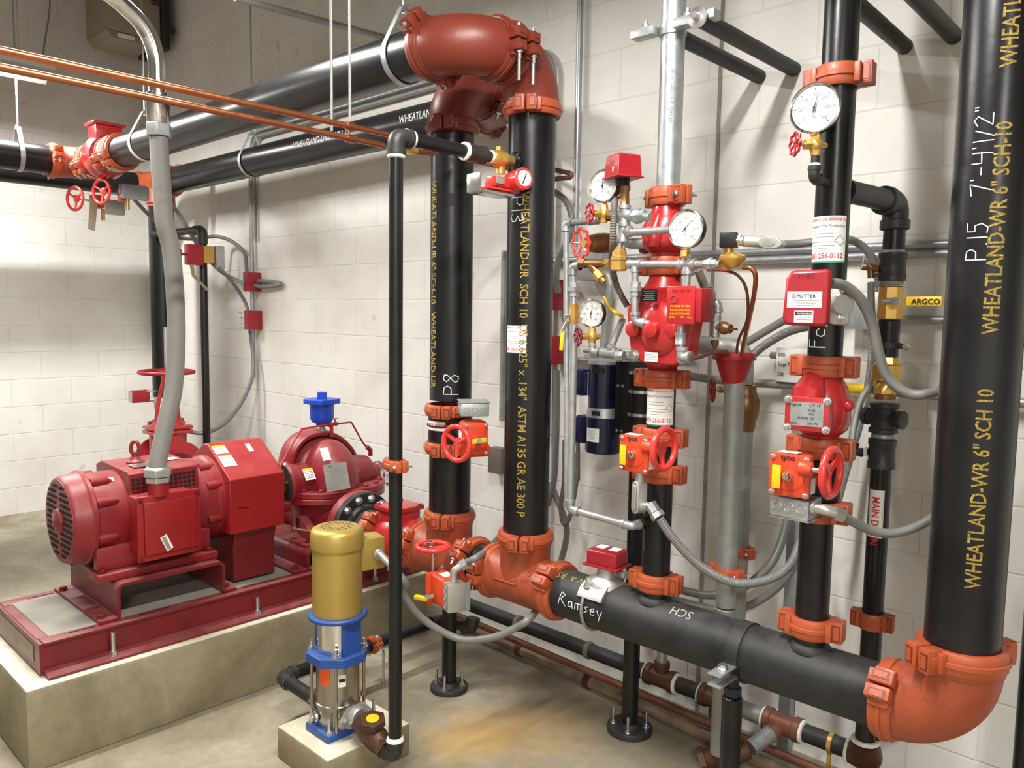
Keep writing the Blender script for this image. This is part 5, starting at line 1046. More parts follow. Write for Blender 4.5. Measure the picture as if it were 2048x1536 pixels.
# sign on the valve
sg = MB('paper').lathe((*c8, 1.092), (0, 0, 1), [(0, R6+.0075), (.038, R6+.0075)], 20, -1.45, .08, u=(CAMD.x, CAMD.y, 0)).build('control_valve_sign', loc=(*c8, 1.092)); tag(sg, 'white sign with red words CONTROL VALVE strapped round the P8 riser', 'sign')
bm = textmesh('CONTROL VALVE', .0235, .02, .80); W = max(q.co.x for q in bm.verts)
for k in range(1, 30): bmesh.ops.bisect_plane(bm, geom=bm.verts[:]+bm.edges[:]+bm.faces[:], plane_co=(W*k/30, 0, 0), plane_no=(1, 0, 0))
bm.verts.index_update(); mb = MB('red_ink'); mb.add([wrap((q.co.y+.011, -(q.co.x-W/2)), (*c8, 1.093), (0, 0, 1), Matrix.Rotation(-.66, 3, 'Z')@CAMD, R6+.0075, .0008) for q in bm.verts], [[q.index for q in f.verts] for f in bm.faces]); bm.free(); mb.build('sign_text', sg, smooth=False)
MB('red_ink').lathe((*c8, 1.0925), (0, 0, 1), [(0, R6+.0079), (.0015, R6+.0079)], 20, -1.43, .06, u=(CAMD.x, CAMD.y, 0)).build('sign_border', sg); MB('cable_black').lathe((*c8, 1.106), (0, 0, 1), [(0, R6+.006), (0, R6+.010), (.006, R6+.010), (.006, R6+.006)], 40, closed=True).build('strap', sg)
# ------------------------------------------------------------------ low valve in front of the P8 tee
t = thing('gear_butterfly_valve', 'low valve with flat red handwheel and orange gear box in front of the P8 tee', 'valve', (-2.22, 1.99, .42))
gx = V((-2.185, 1.955, .512)); mb = MB('valve_orange'); mb.box(gx, (.10, .075, .115), RZ(-.25), bev=.014, seg=3); mb.box(gx+V((-.045, 0, -.005)), (.02, .085, .125), RZ(-.25), bev=.006); gb = mb.build('gear_box', t)
sh = MB('chrome').cyl(gx+V((-.015, -.04, -.02)), gx+V((-.03, -.075, -.025)), .010).build('indicator_shaft', t); MB('yellow').box(gx+V((-.045, -.075, -.028)), (.055, .02, .016), RZ(.3), bev=.003).build('position_flag', sh)
MB('paper').box(gx+V((.01, 0, .0585)), (.05, .04, .001), RZ(-.25)).build('top_sticker', gb); MB('iron').cyl(gx+V((-.0, .03, 0)), (-2.24, YM-.05, .50), .022).build('stem_neck', t)
wc = PY(866, 1093, 1.955); MB('steel').cyl((wc.x, wc.y, .52), (wc.x, wc.y, wc.z), .006, n=12).build('drive_shaft', t); wheel(t, wc, (0, 0, 1), .070, .0095, dish=.12, hub=.25)
MB('chrome').hexbolt(wc+V((-.02, -.0, -.0)), (0, 0, 1), .014).build('shaft_nut', t)
for s in ((.055, .0), (-.05, .035)): MB('steel').bolt(gx+V((s[0], s[1], .055)), (0, 0, 1), .02, .006, 1.9).build('bolt', gb)
jq = V((-2.10, 1.93, .512)); t = thing('junction_box', 'small grey junction box on the right of the low orange gear box', 'junction box', jq-V((0, 0, .055)))
mb = MB('alum'); mb.box(jq, (.050, .070, .105), RZ(-.35), bev=.003); hb = mb.build('housing', t); MB('galv').box(jq+V((.026, .01, 0)), (.003, .073, .108), RZ(-.35)).build('cover_plate', hb)
for z in (-.032, 0, .032): MB('galv_dull').torus(jq+RZ(-.35)@V((-.004, -.0355, z)), RZ(-.35)@V((0, -1, 0)), .011, .0012, 16, 5).build('knockout', hb)
mb = MB('alum'); mb.tube(fil([jq+V((-.005, 0, .055)), jq+V((-.005, 0, .095)), jq+V((.02, .03, .12))], .02), .0135, 14); mb.hex(jq+V((.012, .022, .112)), jq+V((.026, .036, .126)), .02); mb.build('conduit_elbow', t); JQ = jq+V((.025, .035, .125))
# ------------------------------------------------------------------ helpers for runs of tube and conduit
def run(name, label, pts, r, m, cat, mode='s', R=.06, rib=0, group=None, parent=None, n=14, step=None):
    P = spl(pts, 10) if mode == 's' else fil(pts, R, 8)
    if rib: P = resample(P, .0035 if r < .02 else .006)
    mb = MB(m); mb.tube(P, r, n, rib=rib)
    o = mb.build(name, parent, loc=None if parent else min(P, key=lambda p: p.z))
    if label: tag(o, label, cat, group)
    return o
def box_thing(name, label, cat, c, size, m, R=None, cover=None, cs=(0, -1, 0), bev=.003, group=None):
    c = V(c); t = thing(name, label, cat, c-V((0, 0, size[2]/2)), group); b = MB(m).box(c, size, R, bev=bev).build('housing', t)
    if cover: R = R or Matrix.Identity(3); f = R@V(cs); MB(cover).box(c+f*(size[1]/2+.0015), (size[0]*1.02, .003, size[2]*1.02), R, bev=.0008).build('cover_plate', t)
    return t
W_ = 2.70
# --- copper lines overhead
CX = -2.2
for (z, y1, lab) in ((2.158, 1.72, 'upper of two parallel copper tubes crossing the upper left of the picture'), (2.119, 1.68, 'lower of two parallel copper tubes crossing the upper left of the picture')):
    o = run('copper_tube', lab, [(CX, -.8, z), (CX, y1, z)], .0098, 'copper', 'tube', 'f', n=18)
    yy = 1.545; MB('copper').cyl((CX, yy-.014, z), (CX, yy+.014, z), .0145, n=18).build('hanger_ring', o)
for (z, x, lab) in ((2.158, 1.545, 'thin threaded rod holding the upper copper tube'), (2.119, 1.475, 'thin threaded rod holding the lower copper tube, left of its twin')):
    o = MB('galv_dull').cyl((CX, x, z+.012), (CX, x, ZC), .0045, n=10).build('threaded_rod', loc=(CX, x, z+.012)); tag(o, lab, 'rod')
cv_ = [PX(800, 284, CX), PX(812, 297, CX), PX(838, 303, CX)]
t = thing('shutoff_valve', 'small brass fitting on the copper tube just behind the top of the slim riser', 'valve', PX(820, 310, CX))
MB('brass').hex(PX(806, 297, CX), PX(822, 300, CX), .017).build('nut', t); MB('brass').cyl(PX(820, 299, CX), PX(832, 302, CX), .013).build('body', t)
run('copper_tube', 'bent copper tube passing in front of the upper P8 riser', [PX(790, 293, CX), PX(830, 302, CX), PX(866, 306, CX), PX(905, 292, CX), V((-2.16, 2.0, 2.12)), V((-2.16, 2.3, 2.12))], .0111, 'copper', 'tube', 'f', .03, n=18)
Yc = 2.42; run('copper_tube', 'copper tube loop sticking out to the right of the P13 riser near the wall', [PY(1070, 335, 2.69), PY(1080, 336, Yc), PY(1110, 340, Yc), PY(1166, 352, Yc), PY(1112, 358, Yc), PY(1080, 362, Yc), PY(1070, 364, 2.69)], .0095, 'copper_dull', 'tube', 'f', .012, n=16)
# --- motor conduit
XM = -2.985
Pm = [V((XM, 1.222, .94)), V((XM, 1.225, .99)), PX(333, 842, XM), PX(347.5, 773, XM), PX(352.8, 671, XM), PX(350, 585, XM), PX(342, 500, XM), PX(329, 444, XM), PX(324, 376, XM), PX(319, 307, XM), PX(318, 275, XM)]
run('flexible_conduit', 'thick smooth grey flexible conduit bulging up from the red motor box', Pm, .0325, 'grey_conduit', 'conduit', n=28)
t = thing('conduit_connector', 'large galvanized hexagonal connector at the foot of the thick grey conduit', 'conduit fitting', (XM, 1.222, .905))
mb = MB('alum'); mb.hex((XM, 1.222, .905), (XM, 1.222, .925), .046); mb.hex((XM, 1.222, .928), (XM, 1.222, .958), .052); mb.lathe((XM, 1.222, .958), (0, 0, 1), [(0, .045), (.006, .040)], 28); mb.build('nut', t, bevel=.002)
pt = PX(318, 258, XM); t = thing('conduit_connector', 'galvanized connector joining the grey conduit to the rigid steel elbow above', 'conduit fitting', pt)
mb = MB('galv'); mb.hex(pt-V((0, 0, .028)), pt+V((0, 0, .018)), .046); mb.build('nut', t, bevel=.002); p2 = PX(315, 205, XM); mb = MB('chrome'); mb.lathe(pt+V((0, 0, .018)), p2-pt, [(0, .038), (.004, .040), (.085, .040), (.088, .034)], 32); mb.build('sleeve', t)
run('conduit_elbow', 'shiny galvanized rigid conduit elbow curving out of the top left', [p2-V((0, 0, .01)), PX(314, 156, XM), PX(312, 117, XM), PX(301, 78, XM), PX(279, 43, XM), PX(252, 16, XM), PX(215, -14, XM), PX(150, -45, XM)], .0295, 'chrome', 'conduit', n=28)
MB('chrome').lathe(PX(315, 196, XM), (0, 0, 1), [(0, .034), (.004, .038), (.014, .038), (.018, .032)], 28).build('collar', t)
# --- jockey pump conduit and low valve conduit
run('flexible_conduit', 'grey flexible conduit looping from the gold pump motor below the big orange tee', [JC, JC+V((.035, .02, -.05)), PY(800, 1175, 1.75), PY(830, 1222, 1.80), PY(870, 1255, 1.86), PY(925, 1279, 1.93), PY(985, 1275, 1.98), PY(1030, 1256, 2.02), PY(1062, 1234, 2.06), PY(1100, 1180, 2.3)], .0135, 'grey_flex', 'conduit')
run('flexible_conduit', 'short grey conduit from the low junction box elbow up behind the big orange tee', [JQ, JQ+V((.03, .04, .025)), PY(985, 1088, 2.30), PY(1010, 1060, 2.45)], .0125, 'grey_flex', 'conduit')
# --- hangers
def hanger(c, label, ax=(1, 0, 0), rod=True, m='galv', rodlab=None):
    c = V(c); ax = V(ax).normalized(); side = V((0, 0, 1)).cross(ax); t = thing('clevis_hanger', label, 'pipe hanger', c-V((0, 0, R6+.01)))
    P = [c+side*(R6+.004)*math.cos(a)+V((0, 0, 1))*(R6+.004)*math.sin(a) for a in [math.radians(-200+220*k/30) for k in range(31)]]
    top = c+V((0, 0, R6+.085)); mb = MB(m); P = [top-side*.012]+P+[top+side*.012]; n = len(P); vs = []
    for i, p in enumerate(P):
        T = (P[min(i+1, n-1)]-P[max(i-1, 0)]).normalized(); nn = T.cross(ax)
        vs += [p+ax*.0125+nn*.0016, p-ax*.0125+nn*.0016, p-ax*.0125-nn*.0016, p+ax*.0125-nn*.0016]
    mb.add(vs, [tuple((4*i+a, 4*i+(a+1) % 4, 4*i+4+(a+1) % 4, 4*i+4+a)) for i in range(n-1) for a in range(4)]+[(0, 1, 2, 3), (4*n-4, 4*n-3, 4*n-2, 4*n-1)]); mb.build('strap', t)
    MB('steel').hex(top-V((0, 0, .012)), top+V((0, 0, .008)), .014).build('nut', t)
    if rod: MB('galv').cyl(top-V((0, 0, .02)), (top.x, top.y, ZC), .0048, n=10).build('rod', t)
hanger((-2.245, 1.80, ZH), 'galvanized ring hanger around the near overhead pipe beside the top centre elbow')
hanger((-4.45, 1.80, ZH), 'thin white ring hanger at the left end of the near overhead pipe', m='white_enamel')
hanger((-4.42, 2.41, ZH-.01), 'thin ring hanger on the far overhead pipe in front of the wall')
hanger((-5.40, 1.45, ZH), 'ring hanger on the pipe leaving at the upper left edge', (0, 1, 0))
run('cable', 'thin dark cable hanging at the upper left above the strip light', [PX(100, -5, -6.5), PX(98, 30, -6.5), PX(90, 80, -6.5), PX(86, 112, -6.5), PX(84, 150, -6.5)], .006, 'grey_conduit', 'cable')
# --- heater near the ceiling
hc = V((-6.25, 2.42, 3.72)); t = thing('unit_heater', 'beige unit heater hung high in the far corner, partly behind the steel conduit', 'heater', hc-V((0, 0, .25)))
mb = MB('heater'); mb.box(hc+V((0, -.03, .02)), (.42, .38, .46), bev=.02); cs_ = mb.build('cabinet', t)
mb = MB('heater'); mb.prism([(-.19, 0), (.16, 0), (.14, -.045), (-.15, -.045)], hc+V((.20, -.03, -.21)), (0, 1, 0), (0, 0, 1), -.38); mb.build('bottom_pan', t)
for y in (-.09, .07): MB('paper').box(hc+V((.205, y, -.232)), (.004, .12, .03)).build('label', cs_)
mb = MB('iron'); mb.box(hc+V((0, .19, .0)), (.44, .06, .50), bev=.004)
for k in range(7): mb.box(hc+V((.222, .12-.0, .18-.022*k)), (.004, .07, .010))
mb.build('grille', t); MB('white_enamel').cyl(hc+V((.0, .2, .15)), hc+V((.0, .5, .13)), .055, n=28).build('flue_pipe', t)
for y in (-.18, .14): MB('iron').cyl(hc+V((0, y, .24)), (hc.x, hc.y+y, ZC), .005, n=8).build('hanging_rod', t)
MB('iron').cyl(hc+V((.21, .21, -.10)), hc+V((.24, .24, -.12)), .02, n=12).build('knob', t)
# --- rigid conduits on the right wall
YE = 2.672; rE = .0134; G_ = 'wall conduits'
run('wall_conduit', 'upper of a conduit pair high on the wall turning down beside the P13 riser', [(-4.93, YE, 1.1), (-4.93, YE, 2.715), (-2.30, YE, 2.715), (-2.30, YE, .35)], rE, 'galv', 'conduit', 'f', .13)
run('wall_conduit', 'second thin galvanized conduit high on the wall, just below and beside its twin', [(-4.895, YE, 2.03), (-4.895, YE, 2.68), (-2.345, YE, 2.68), (-2.345, YE, 1.0)], rE, 'galv_dull', 'conduit', 'f', .10)
run('wall_conduit', 'vertical galvanized conduit on the wall reaching the ceiling left of the pressure switch', [(-2.162, YE, ZC-.02), (-2.162, YE, 1.85)], rE, 'galv', 'conduit', 'f')
run('wall_conduit', 'vertical galvanized conduit seen in the gap left of the P13 riser', [(-2.585, YE, 1.85), (-2.585, YE, 1.05)], rE, 'galv_dull', 'conduit', 'f')
box_thing('outlet_box', 'small dark handwritten cover box on the wall left of the P13 riser', 'outlet box', PY(997, 920, 2.66), (.085, .05, .12), 'rust_grey', cover='rust_grey')
q_ = PY(997, 920, 2.635); text_flat('marker_writing', '480V', q_+V((-.030, 0, .030)), (1, 0, 0), (0, 0, 1), .026, 'ink', bpy.data.objects['outlet_box'], bold=.01, sx=.8); text_flat('marker_writing', 'EQD', q_+V((-.030, 0, -.002)), (1, 0, 0), (0, 0, 1), .026, 'ink', bpy.data.objects['outlet_box'], bold=.01, sx=.8); text_flat('marker_writing', 'Jockey', q_+V((-.036, 0, -.032)), (1, 0, 0), (0, 0, 1), .022, 'ink', bpy.data.objects['outlet_box'], bold=.01, sx=.8)
a = PY(480, -6, 2.2); run('wall_conduit', 'galvanized conduit under the ceiling behind the near overhead pipe, top left of centre', [PX(470, -4, -3.4), PX(800, 83, -3.45)], .0155, 'galv_dull', 'conduit', 'f')
for (x0, x1, z0, z1, r, lab) in ((-2.30, -.30, 1.792, 1.790, .0134, 'galvanized conduit running level along the wall behind the alarm valve trim, upper of two'), (-1.45, -.30, 1.762, 1.762, .0134, 'galvanized conduit directly under the upper level conduit on the wall'), (-.99, -.30, 1.560, 1.556, .0134, 'galvanized conduit on the wall behind the yellow-handled ball valve'), (-2.25, -1.85, 1.365, 1.362, .012, 'galvanized conduit stub running right from the small red box beside the P13 riser'), (-2.1, -1.6, 1.405, 1.40, .0095, 'slender galvanized conduit low behind the small gauge left of the alarm valve')):
    run('wall_conduit', lab, [(x0, YE, z0), (x1, YE, z1)], r, 'galv', 'conduit', 'f')
# conduits through the white box
wb = PY(1590, 730, 2.655)
t = box_thing('junction_box', 'white junction box with handwriting on the wall left of the right-hand red check valve', 'junction box', wb, (.105, .06, .115), 'white_enamel', cover='white_enamel')
for q, tx in enumerate(('5701', 'Surge Tank', 'C42')): text_flat('marker_writing', tx, wb+V((-.046, -.034, .03-.034*q)), (1, 0, 0), (0, 0, 1), .017, 'ink', t, bold=.005, sx=.8)
run('wall_conduit', 'dark galvanized conduit entering the lower left of the white handwritten box', [(-1.70, 2.60, 1.345), (-1.45, 2.60, 1.33), (-1.28, 2.64, 1.325), (-1.12, 2.655, 1.33), (wb.x-.05, 2.655, 1.335)], .0155, 'galv_dull', 'conduit')
run('wall_conduit', 'galvanized conduit entering the upper left of the white handwritten box', [(-1.25, 2.655, wb.z+.03), (wb.x-.05, 2.655, wb.z+.03)], .0125, 'galv', 'conduit', 'f')
run('wall_conduit', 'galvanized conduit running right from the white box behind the right-hand risers', [(wb.x+.05, 2.655, 1.332), (-.30, 2.655, 1.322)], .0155, 'galv_dull', 'conduit', 'f'); yl = PY(1707, 754, 2.66)
o = MB('yellow').lathe((yl.x-.075, 2.655, 1.331), (1, 0, 0), [(0, .0175), (.14, .0175)], 20).build('marker_sleeve', loc=(yl.x, 2.655, 1.32)); tag(o, 'bright yellow marker sleeve on the wall conduit right of the red check valve', 'sleeve')
o = MB('galv').box((wb.x+.02, YE, .60), (.041, .041, 1.35), bev=.001).build('strut_channel', loc=(wb.x+.02, YE, 0)); tag(o, 'vertical galvanized strut channel on the wall under the white handwritten box', 'strut channel')
run('flexible_conduit', 'smooth grey conduit rising from the red funnel level to behind the upright flow switch', [PY(1470, 700, 2.55), PY(1510, 675, 2.55), PY(1570, 640, 2.55), PY(1620, 615, 2.55), PY(1680, 600, 2.6)], .0135, 'grey_flex', 'conduit')
run('flexible_conduit', 'ribbed grey conduit rising from behind the red funnel to the upright flow switch', [PY(1500, 715, 2.52), PY(1530, 690, 2.52), PY(1580, 662, 2.50), PY(1640, 648, 2.45), PY(1690, 640, 2.5)], .0150, 'grey_flex', 'conduit', rib=.0016)
gb = PY(1735, 622, 2.64); box_thing('junction_box', 'plain galvanized junction box on the wall behind the upright flow switch', 'junction box', gb, (.115, .08, .115), 'galv', cover='galv')
mb = MB('galv'); mb.cyl(gb+V((-.06, -.01, .02)), gb+V((-.12, -.01, .02)), .014); mb.hex(gb+V((-.06, -.01, .02)), gb+V((-.075, -.01, .02)), .02)
mb.build('connector', bpy.data.objects[[o.name for o in bpy.data.objects if o.name.startswith('junction_box') and o.parent is None][-1]])
run('flexible_conduit', 'grey conduit from the solenoid fitting passing behind the stickered riser and bending down', [PY(1555, 489, 2.35), PY(1600, 487, 2.40), PY(1680, 478, 2.45), PY(1715, 486, 2.52), PY(1742, 512, 2.56), PY(1752, 545, 2.58)], .0125, 'grey_flex', 'conduit')
run('flexible_conduit', 'ribbed grey conduit beside the small bronze drip valve dropping into the wall box', [PY(1748, 530, 2.585), PY(1757, 560, 2.60), PY(1760, 588, 2.62)], .0135, 'grey_flex', 'conduit', rib=.0015)
run('flexible_conduit', 'long grey conduit curving from the upright flow switch to the tall P.15 riser', [PY(1660, 566, 2.02), PY(1690, 572, 2.06), PY(1722, 600, 2.10), PY(1745, 650, 2.14), PY(1757, 705, 2.16), PY(1775, 755, 2.18), PY(1815, 786, 2.2), PY(1860, 787, 2.22), PY(1925, 765, 2.3)], .0135, 'grey_flex', 'conduit')
run('flexible_conduit', 'ribbed grey conduit hanging from the wall conduit behind the right-hand handwheel', [PY(1744, 690, 2.62), PY(1740, 740, 2.62), PY(1725, 830, 2.60), PY(1705, 900, 2.58), PY(1688, 960, 2.55), PY(1668, 1030, 2.5), PY(1648, 1075, 2.48)], .0115, 'grey_flex', 'conduit', rib=.0014)
run('hose', 'clear grey hose from the bronze drip valve down to the black elbow beside the handwheel', [PY(1742, 565, 2.45), PY(1743, 620, 2.47), PY(1750, 690, 2.5), PY(1742, 760, 2.5), PY(1722, 800, 2.48), PY(1708, 850, 2.46), PY(1704, 880, 2.45)], .0105, 'galv_dull', 'hose')
# octagonal galvanized box under the right gear valve
jc = PY(1578, 1016, 1.985); t = thing('junction_box', 'shiny galvanized box with three knockouts hanging under the right-hand orange gear box', 'junction box', jc-V((0, 0, .03)))
mb = MB('galv'); mb.box(jc+V((0, .04, 0)), (.105, .085, .052), bev=.003); hb = mb.build('housing', t); MB('chrome').box(jc+V((0, .04, -.028)), (.112, .092, .004), bev=.001).build('bottom_plate', hb)
for k in (-.033, 0, .033): MB('chrome').torus(jc+V((k, -.0035, .002)), (0, 1, 0), .0125, .0014, 20, 6).build('knockout', hb)
mb = MB('alum'); el_ = jc+V((.0525, .02, .008)); mb.tube(fil([el_, el_+V((.035, 0, 0)), el_+V((.062, .028, -.012))], .02), .0145, 14); mb.ccyl(el_, el_+V((.012, 0, 0)), .019); mb.hex(el_+V((.052, .018, -.008)), el_+V((.068, .034, -.014)), .020); mb.build('conduit_elbow', t)
run('flexible_conduit', 'grey conduit sagging in front of the MAIN DRAIN pipe to the tall P.15 riser', [el_+V((.062, .028, -.012)), PY(1690, 1035, 2.09), PY(1735, 1058, 2.14), PY(1780, 1067, 2.18), PY(1830, 1055, 2.22), PY(1868, 1034, 2.26), PY(1930, 1000, 2.35)], .0125, 'grey_flex', 'conduit')
# LB body below the left gear valve
lc = PY(1270, 995, 2.0); t = thing('conduit_fitting', 'oblong cast conduit body hanging under the left-hand orange gear box', 'conduit fitting', lc-V((0, 0, .05)))
ft = V((-.35, -.93, 0)).normalized(); Rl = rotm(V((0, 0, 1)).cross(ft), (0, 0, 1), ft); pl_ = [(.017*math.cos(a), (.034 if math.sin(a) > 0 else -.034)+.017*math.sin(a)) for a in [2*PI*k/24 for k in range(24)]]
mb = MB('alum'); mb.prism(pl_, lc-ft*.034, Rl@V((1, 0, 0)), (0, 0, 1), .036); mb.prism([(x*.6, z*.8) for x, z in pl_], lc+ft*.002, Rl@V((1, 0, 0)), (0, 0, 1), .005); mb.cyl(lc-ft*.015+V((0, 0, .045)), lc-ft*.015+V((0, 0, .085)), .0135); mb.cyl(lc-ft*.015-V((0, 0, .03)), lc+V((.045, .015, -.022)), .0135); mb.build('body', t, bevel=.002)
s0 = PY(1300, 1008, 2.0); s1 = PY(1318, 1035, 2.0); mb = MB('galv'); mb.hex(s0, s0.lerp(s1, .6), .0185); mb.hex(s0.lerp(s1, .65), s1, .0215); mb.build('connector', t)
run('flexible_conduit', 'ribbed conduit swinging in a long arc from the cast conduit body past the galvanized drain', [s1, PY(1340, 1068, 2.02), PY(1378, 1112, 2.06), PY(1425, 1148, 2.10), PY(1480, 1167, 2.14), PY(1540, 1158, 2.20), PY(1580, 1130, 2.26), PY(1600, 1085, 2.35), PY(1615, 1040, 2.45)], .0140, 'grey_flex', 'conduit', rib=.0013)
run('flexible_conduit', 'upper smooth grey conduit sagging behind the galvanized drain to the manifold flow switch', [PY(1255, 1150, 2.35), PY(1300, 1160, 2.42), PY(1370, 1182, 2.45), PY(1430, 1190, 2.46), PY(1490, 1172, 2.48), PY(1540, 1130, 2.52), PY(1567, 1070, 2.58), PY(1580, 1000, 2.63)], .0145, 'grey_flex', 'conduit')
run('flexible_conduit', 'lower smooth grey conduit sagging behind the galvanized drain', [(-1.50, YM, ZM+R6+.045), PY(1245, 1172, 2.2), PY(1290, 1178, 2.30), PY(1370, 1205, 2.42), PY(1440, 1220, 2.46), PY(1500, 1210, 2.50), PY(1560, 1170, 2.53), PY(1600, 1110, 2.57), PY(1625, 1050, 2.6)], .0135, 'grey_flex', 'conduit')
mb = MB('alum'); mb.tube(fil([(-1.535, YM+.01, ZM+R6+.065), (-1.515, YM+.01, ZM+R6+.035), (-1.48, YM+.01, ZM+R6+.04)], .015), .014, 12); mb.build('conduit_elbow', bpy.data.objects['flow_switch.001'])
# conduits beside the P13 riser
run('flexible_conduit', 'grey conduit bending down beside the upper P13 riser, in front of the wall conduits', [PY(1095, 380, 2.5), PY(1112, 386, 2.5), PY(1132, 403, 2.5), PY(1143, 430, 2.5), PY(1143, 460, 2.5), PY(1130, 492, 2.5), PY(1117, 520, 2.5), PY(1112, 555, 2.5), PY(1117, 585, 2.52)], .0135, 'grey_flex', 'conduit')
rb = PY(1108, 590, 2.62); box_thing('junction_box', 'upper small red box beside the P13 riser on the wall', 'junction box', rb, (.10, .09, .13), 'box_red', cover='box_red')
rb = PY(1108, 700, 2.62); box_thing('junction_box', 'lower small red box beside the P13 riser with a conduit leaving right', 'junction box', rb, (.10, .09, .12), 'box_red', cover='box_red')
run('flexible_conduit', 'grey conduit dropping from the lower red box and curving behind the P13 riser', [PY(1113, 740, 2.6), PY(1114, 800, 2.6), PY(1112, 890, 2.6), PY(1108, 960, 2.6), PY(1095, 1010, 2.6)], .0135, 'grey_flex', 'conduit')
run('flexible_conduit', 'grey conduit passing low behind the galvanized trim drain to the floor', [PY(1100, 965, 2.62), PY(1115, 1000, 2.62), PY(1130, 1040, 2.62), PY(1133, 1075, 2.62), PY(1120, 1130, 2.62)], .0135, 'grey_flex', 'conduit')
run('cable', 'dark braided hose looping behind the foot of the galvanized trim drain', [PY(1129, 880, 2.45), PY(1128, 960, 2.45), PY(1122, 1010, 2.45), PY(1126, 1045, 2.45), PY(1137, 1040, 2.45), PY(1147, 1000, 2.45), PY(1154, 950, 2.45), PY(1155, 905, 2.45)], .0095, 'rust_grey', 'hose', rib=.0008)
# far wall, left of centre
for (x, y, h, lab) in ((505, 564, .125, 'upper small red box on the wall left of the slim riser'), (507, 640, .125, 'lower small red box on the wall left of the slim riser')):
    c = PY(x, y, 2.65); t = box_thing('junction_box', lab, 'junction box', c, (.055, .10, h), 'box_red'); MB('galv').box(c+V((-.033, .0, 0)), (.012, .10, h*1.02)).build('side_plate', t)
q_ = PY(480, 640, 2.698); mb = MB('grey_ink')
for k in range(4): mb.box((q_.x+.02*(k % 2), 2.699, q_.z+.05-.035*k), (.05, .0006, .004)); mb.box((q_.x+.02, 2.699, q_.z+.04-.035*k), (.004, .0006, .022))
o = mb.build('wall_writing', loc=q_); tag(o, 'faint pencil writing on the wall beside the lower small red box', 'writing')
fx = -5.3
run('flexible_conduit', 'grey conduit crossing from the upper left valve boxes to the wall above the red pump', [PX(262, 392, -5.25), PY(300, 432, 2.25), PY(345, 470, 2.35), PY(385, 478, 2.45), PY(430, 473, 2.58), PY(462, 482, 2.62), PY(488, 505, 2.65), PY(493, 535, 2.66), PY(493, 548, 2.66)], .0125, 'grey_flex', 'conduit')
run('flexible_conduit', 'long grey conduit drooping diagonally from the upper left tee to the wall clip', [PX(330, 395, -5.0), PY(352, 420, 2.3), PY(378, 462, 2.38), PY(410, 510, 2.5), PY(445, 545, 2.60), PY(485, 565, 2.64), PY(525, 573, 2.66), PY(562, 568, 2.67), PY(540, 563, 2.675), PY(510, 562, 2.675)], .0135, 'grey_conduit', 'conduit')
run('flexible_conduit', 'dark grey conduit from the small tagged valve to the lower red wall box', [PY(424, 527, 2.42), PY(440, 538, 2.45), PY(465, 565, 2.55), PY(488, 600, 2.64), PY(496, 622, 2.66)], .0115, 'grey_flex', 'conduit')
run('flexible_conduit', 'grey conduit curving down from the lower red wall box to the gate valve switch', [PY(500, 660, 2.66), PY(504, 690, 2.66), PY(507, 720, 2.65), PY(503, 760, 2.62), PY(480, 810, 2.55), PY(445, 850, 2.45), PY(405, 866, 2.35), PY(370, 860, 2.25), PY(350, 848, 2.2)], .0130, 'grey_flex', 'conduit')
# upper-left supervised valves
def small_valve(cx, wheel_px, box_px, label, X_):
    wc = PX(*wheel_px, X_); bc = PX(*box_px, X_); t = thing('gear_butterfly_valve', label, 'valve', bc)
    d = V((.35, -1, .0)).normalized(); wheel(t, wc, d, .078, .0085, 'wheel_red', dish=.12, hub=.3); MB('steel').cyl(wc, wc-d*.14, .006, n=10).build('shaft', t)
    return t, wc, bc, d
t, wc, bc, d = small_valve(0, (150, 397), (185, 400), 'leftmost small red handwheel valve under the upper left pipe, carrying a brown tag', -5.3)
mb = MB('valve_orange'); mb.box(wc-d*.15, (.07, .07, .08), bev=.008); mb.build('gear_box', t); MB('alum').box(wc-d*.27+V((0, 0, -.02)), (.06, .12, .09), bev=.004).build('junction_box', t)
MB('brass').cyl(wc-d*.19+V((0, 0, -.04)), wc-d*.19+V((0, 0, -.11)), .012).build('plug', t); MB('tag_brown').add([PX(180, 400, -5.25), PX(196, 400, -5.25), PX(190, 462, -5.25), PX(176, 458, -5.25)]+[p+V((-.003, 0, 0)) for p in (PX(180, 400, -5.25), PX(196, 400, -5.25), PX(190, 462, -5.25), PX(176, 458, -5.25))], [(0, 1, 2, 3), (7, 6, 5, 4), (0, 4, 5, 1), (1, 5, 6, 2), (2, 6, 7, 3), (3, 7, 4, 0)]).build('tag', t)
t, wc, bc, d = small_valve(0, (203, 383), (230, 388), 'right small red handwheel valve with a grey box, under the upper left check valve', -5.05)
mb = MB('valve_orange'); mb.box(wc-d*.15, (.07, .05, .08), bev=.008); mb.build('gear_box', t)
b1 = PX(268, 385, -5.05); MB('galv').box(b1, (.06, .16, .085), bev=.004).build('junction_box', t); MB('brass').cyl(b1+V((0, -.04, -.04)), b1+V((0, -.04, -.11)), .012).build('plug', t)
MB('iron').cyl((-5.02, 1.8, ZH-.10), PX(232, 378, -5.05), .016).build('stem', t)
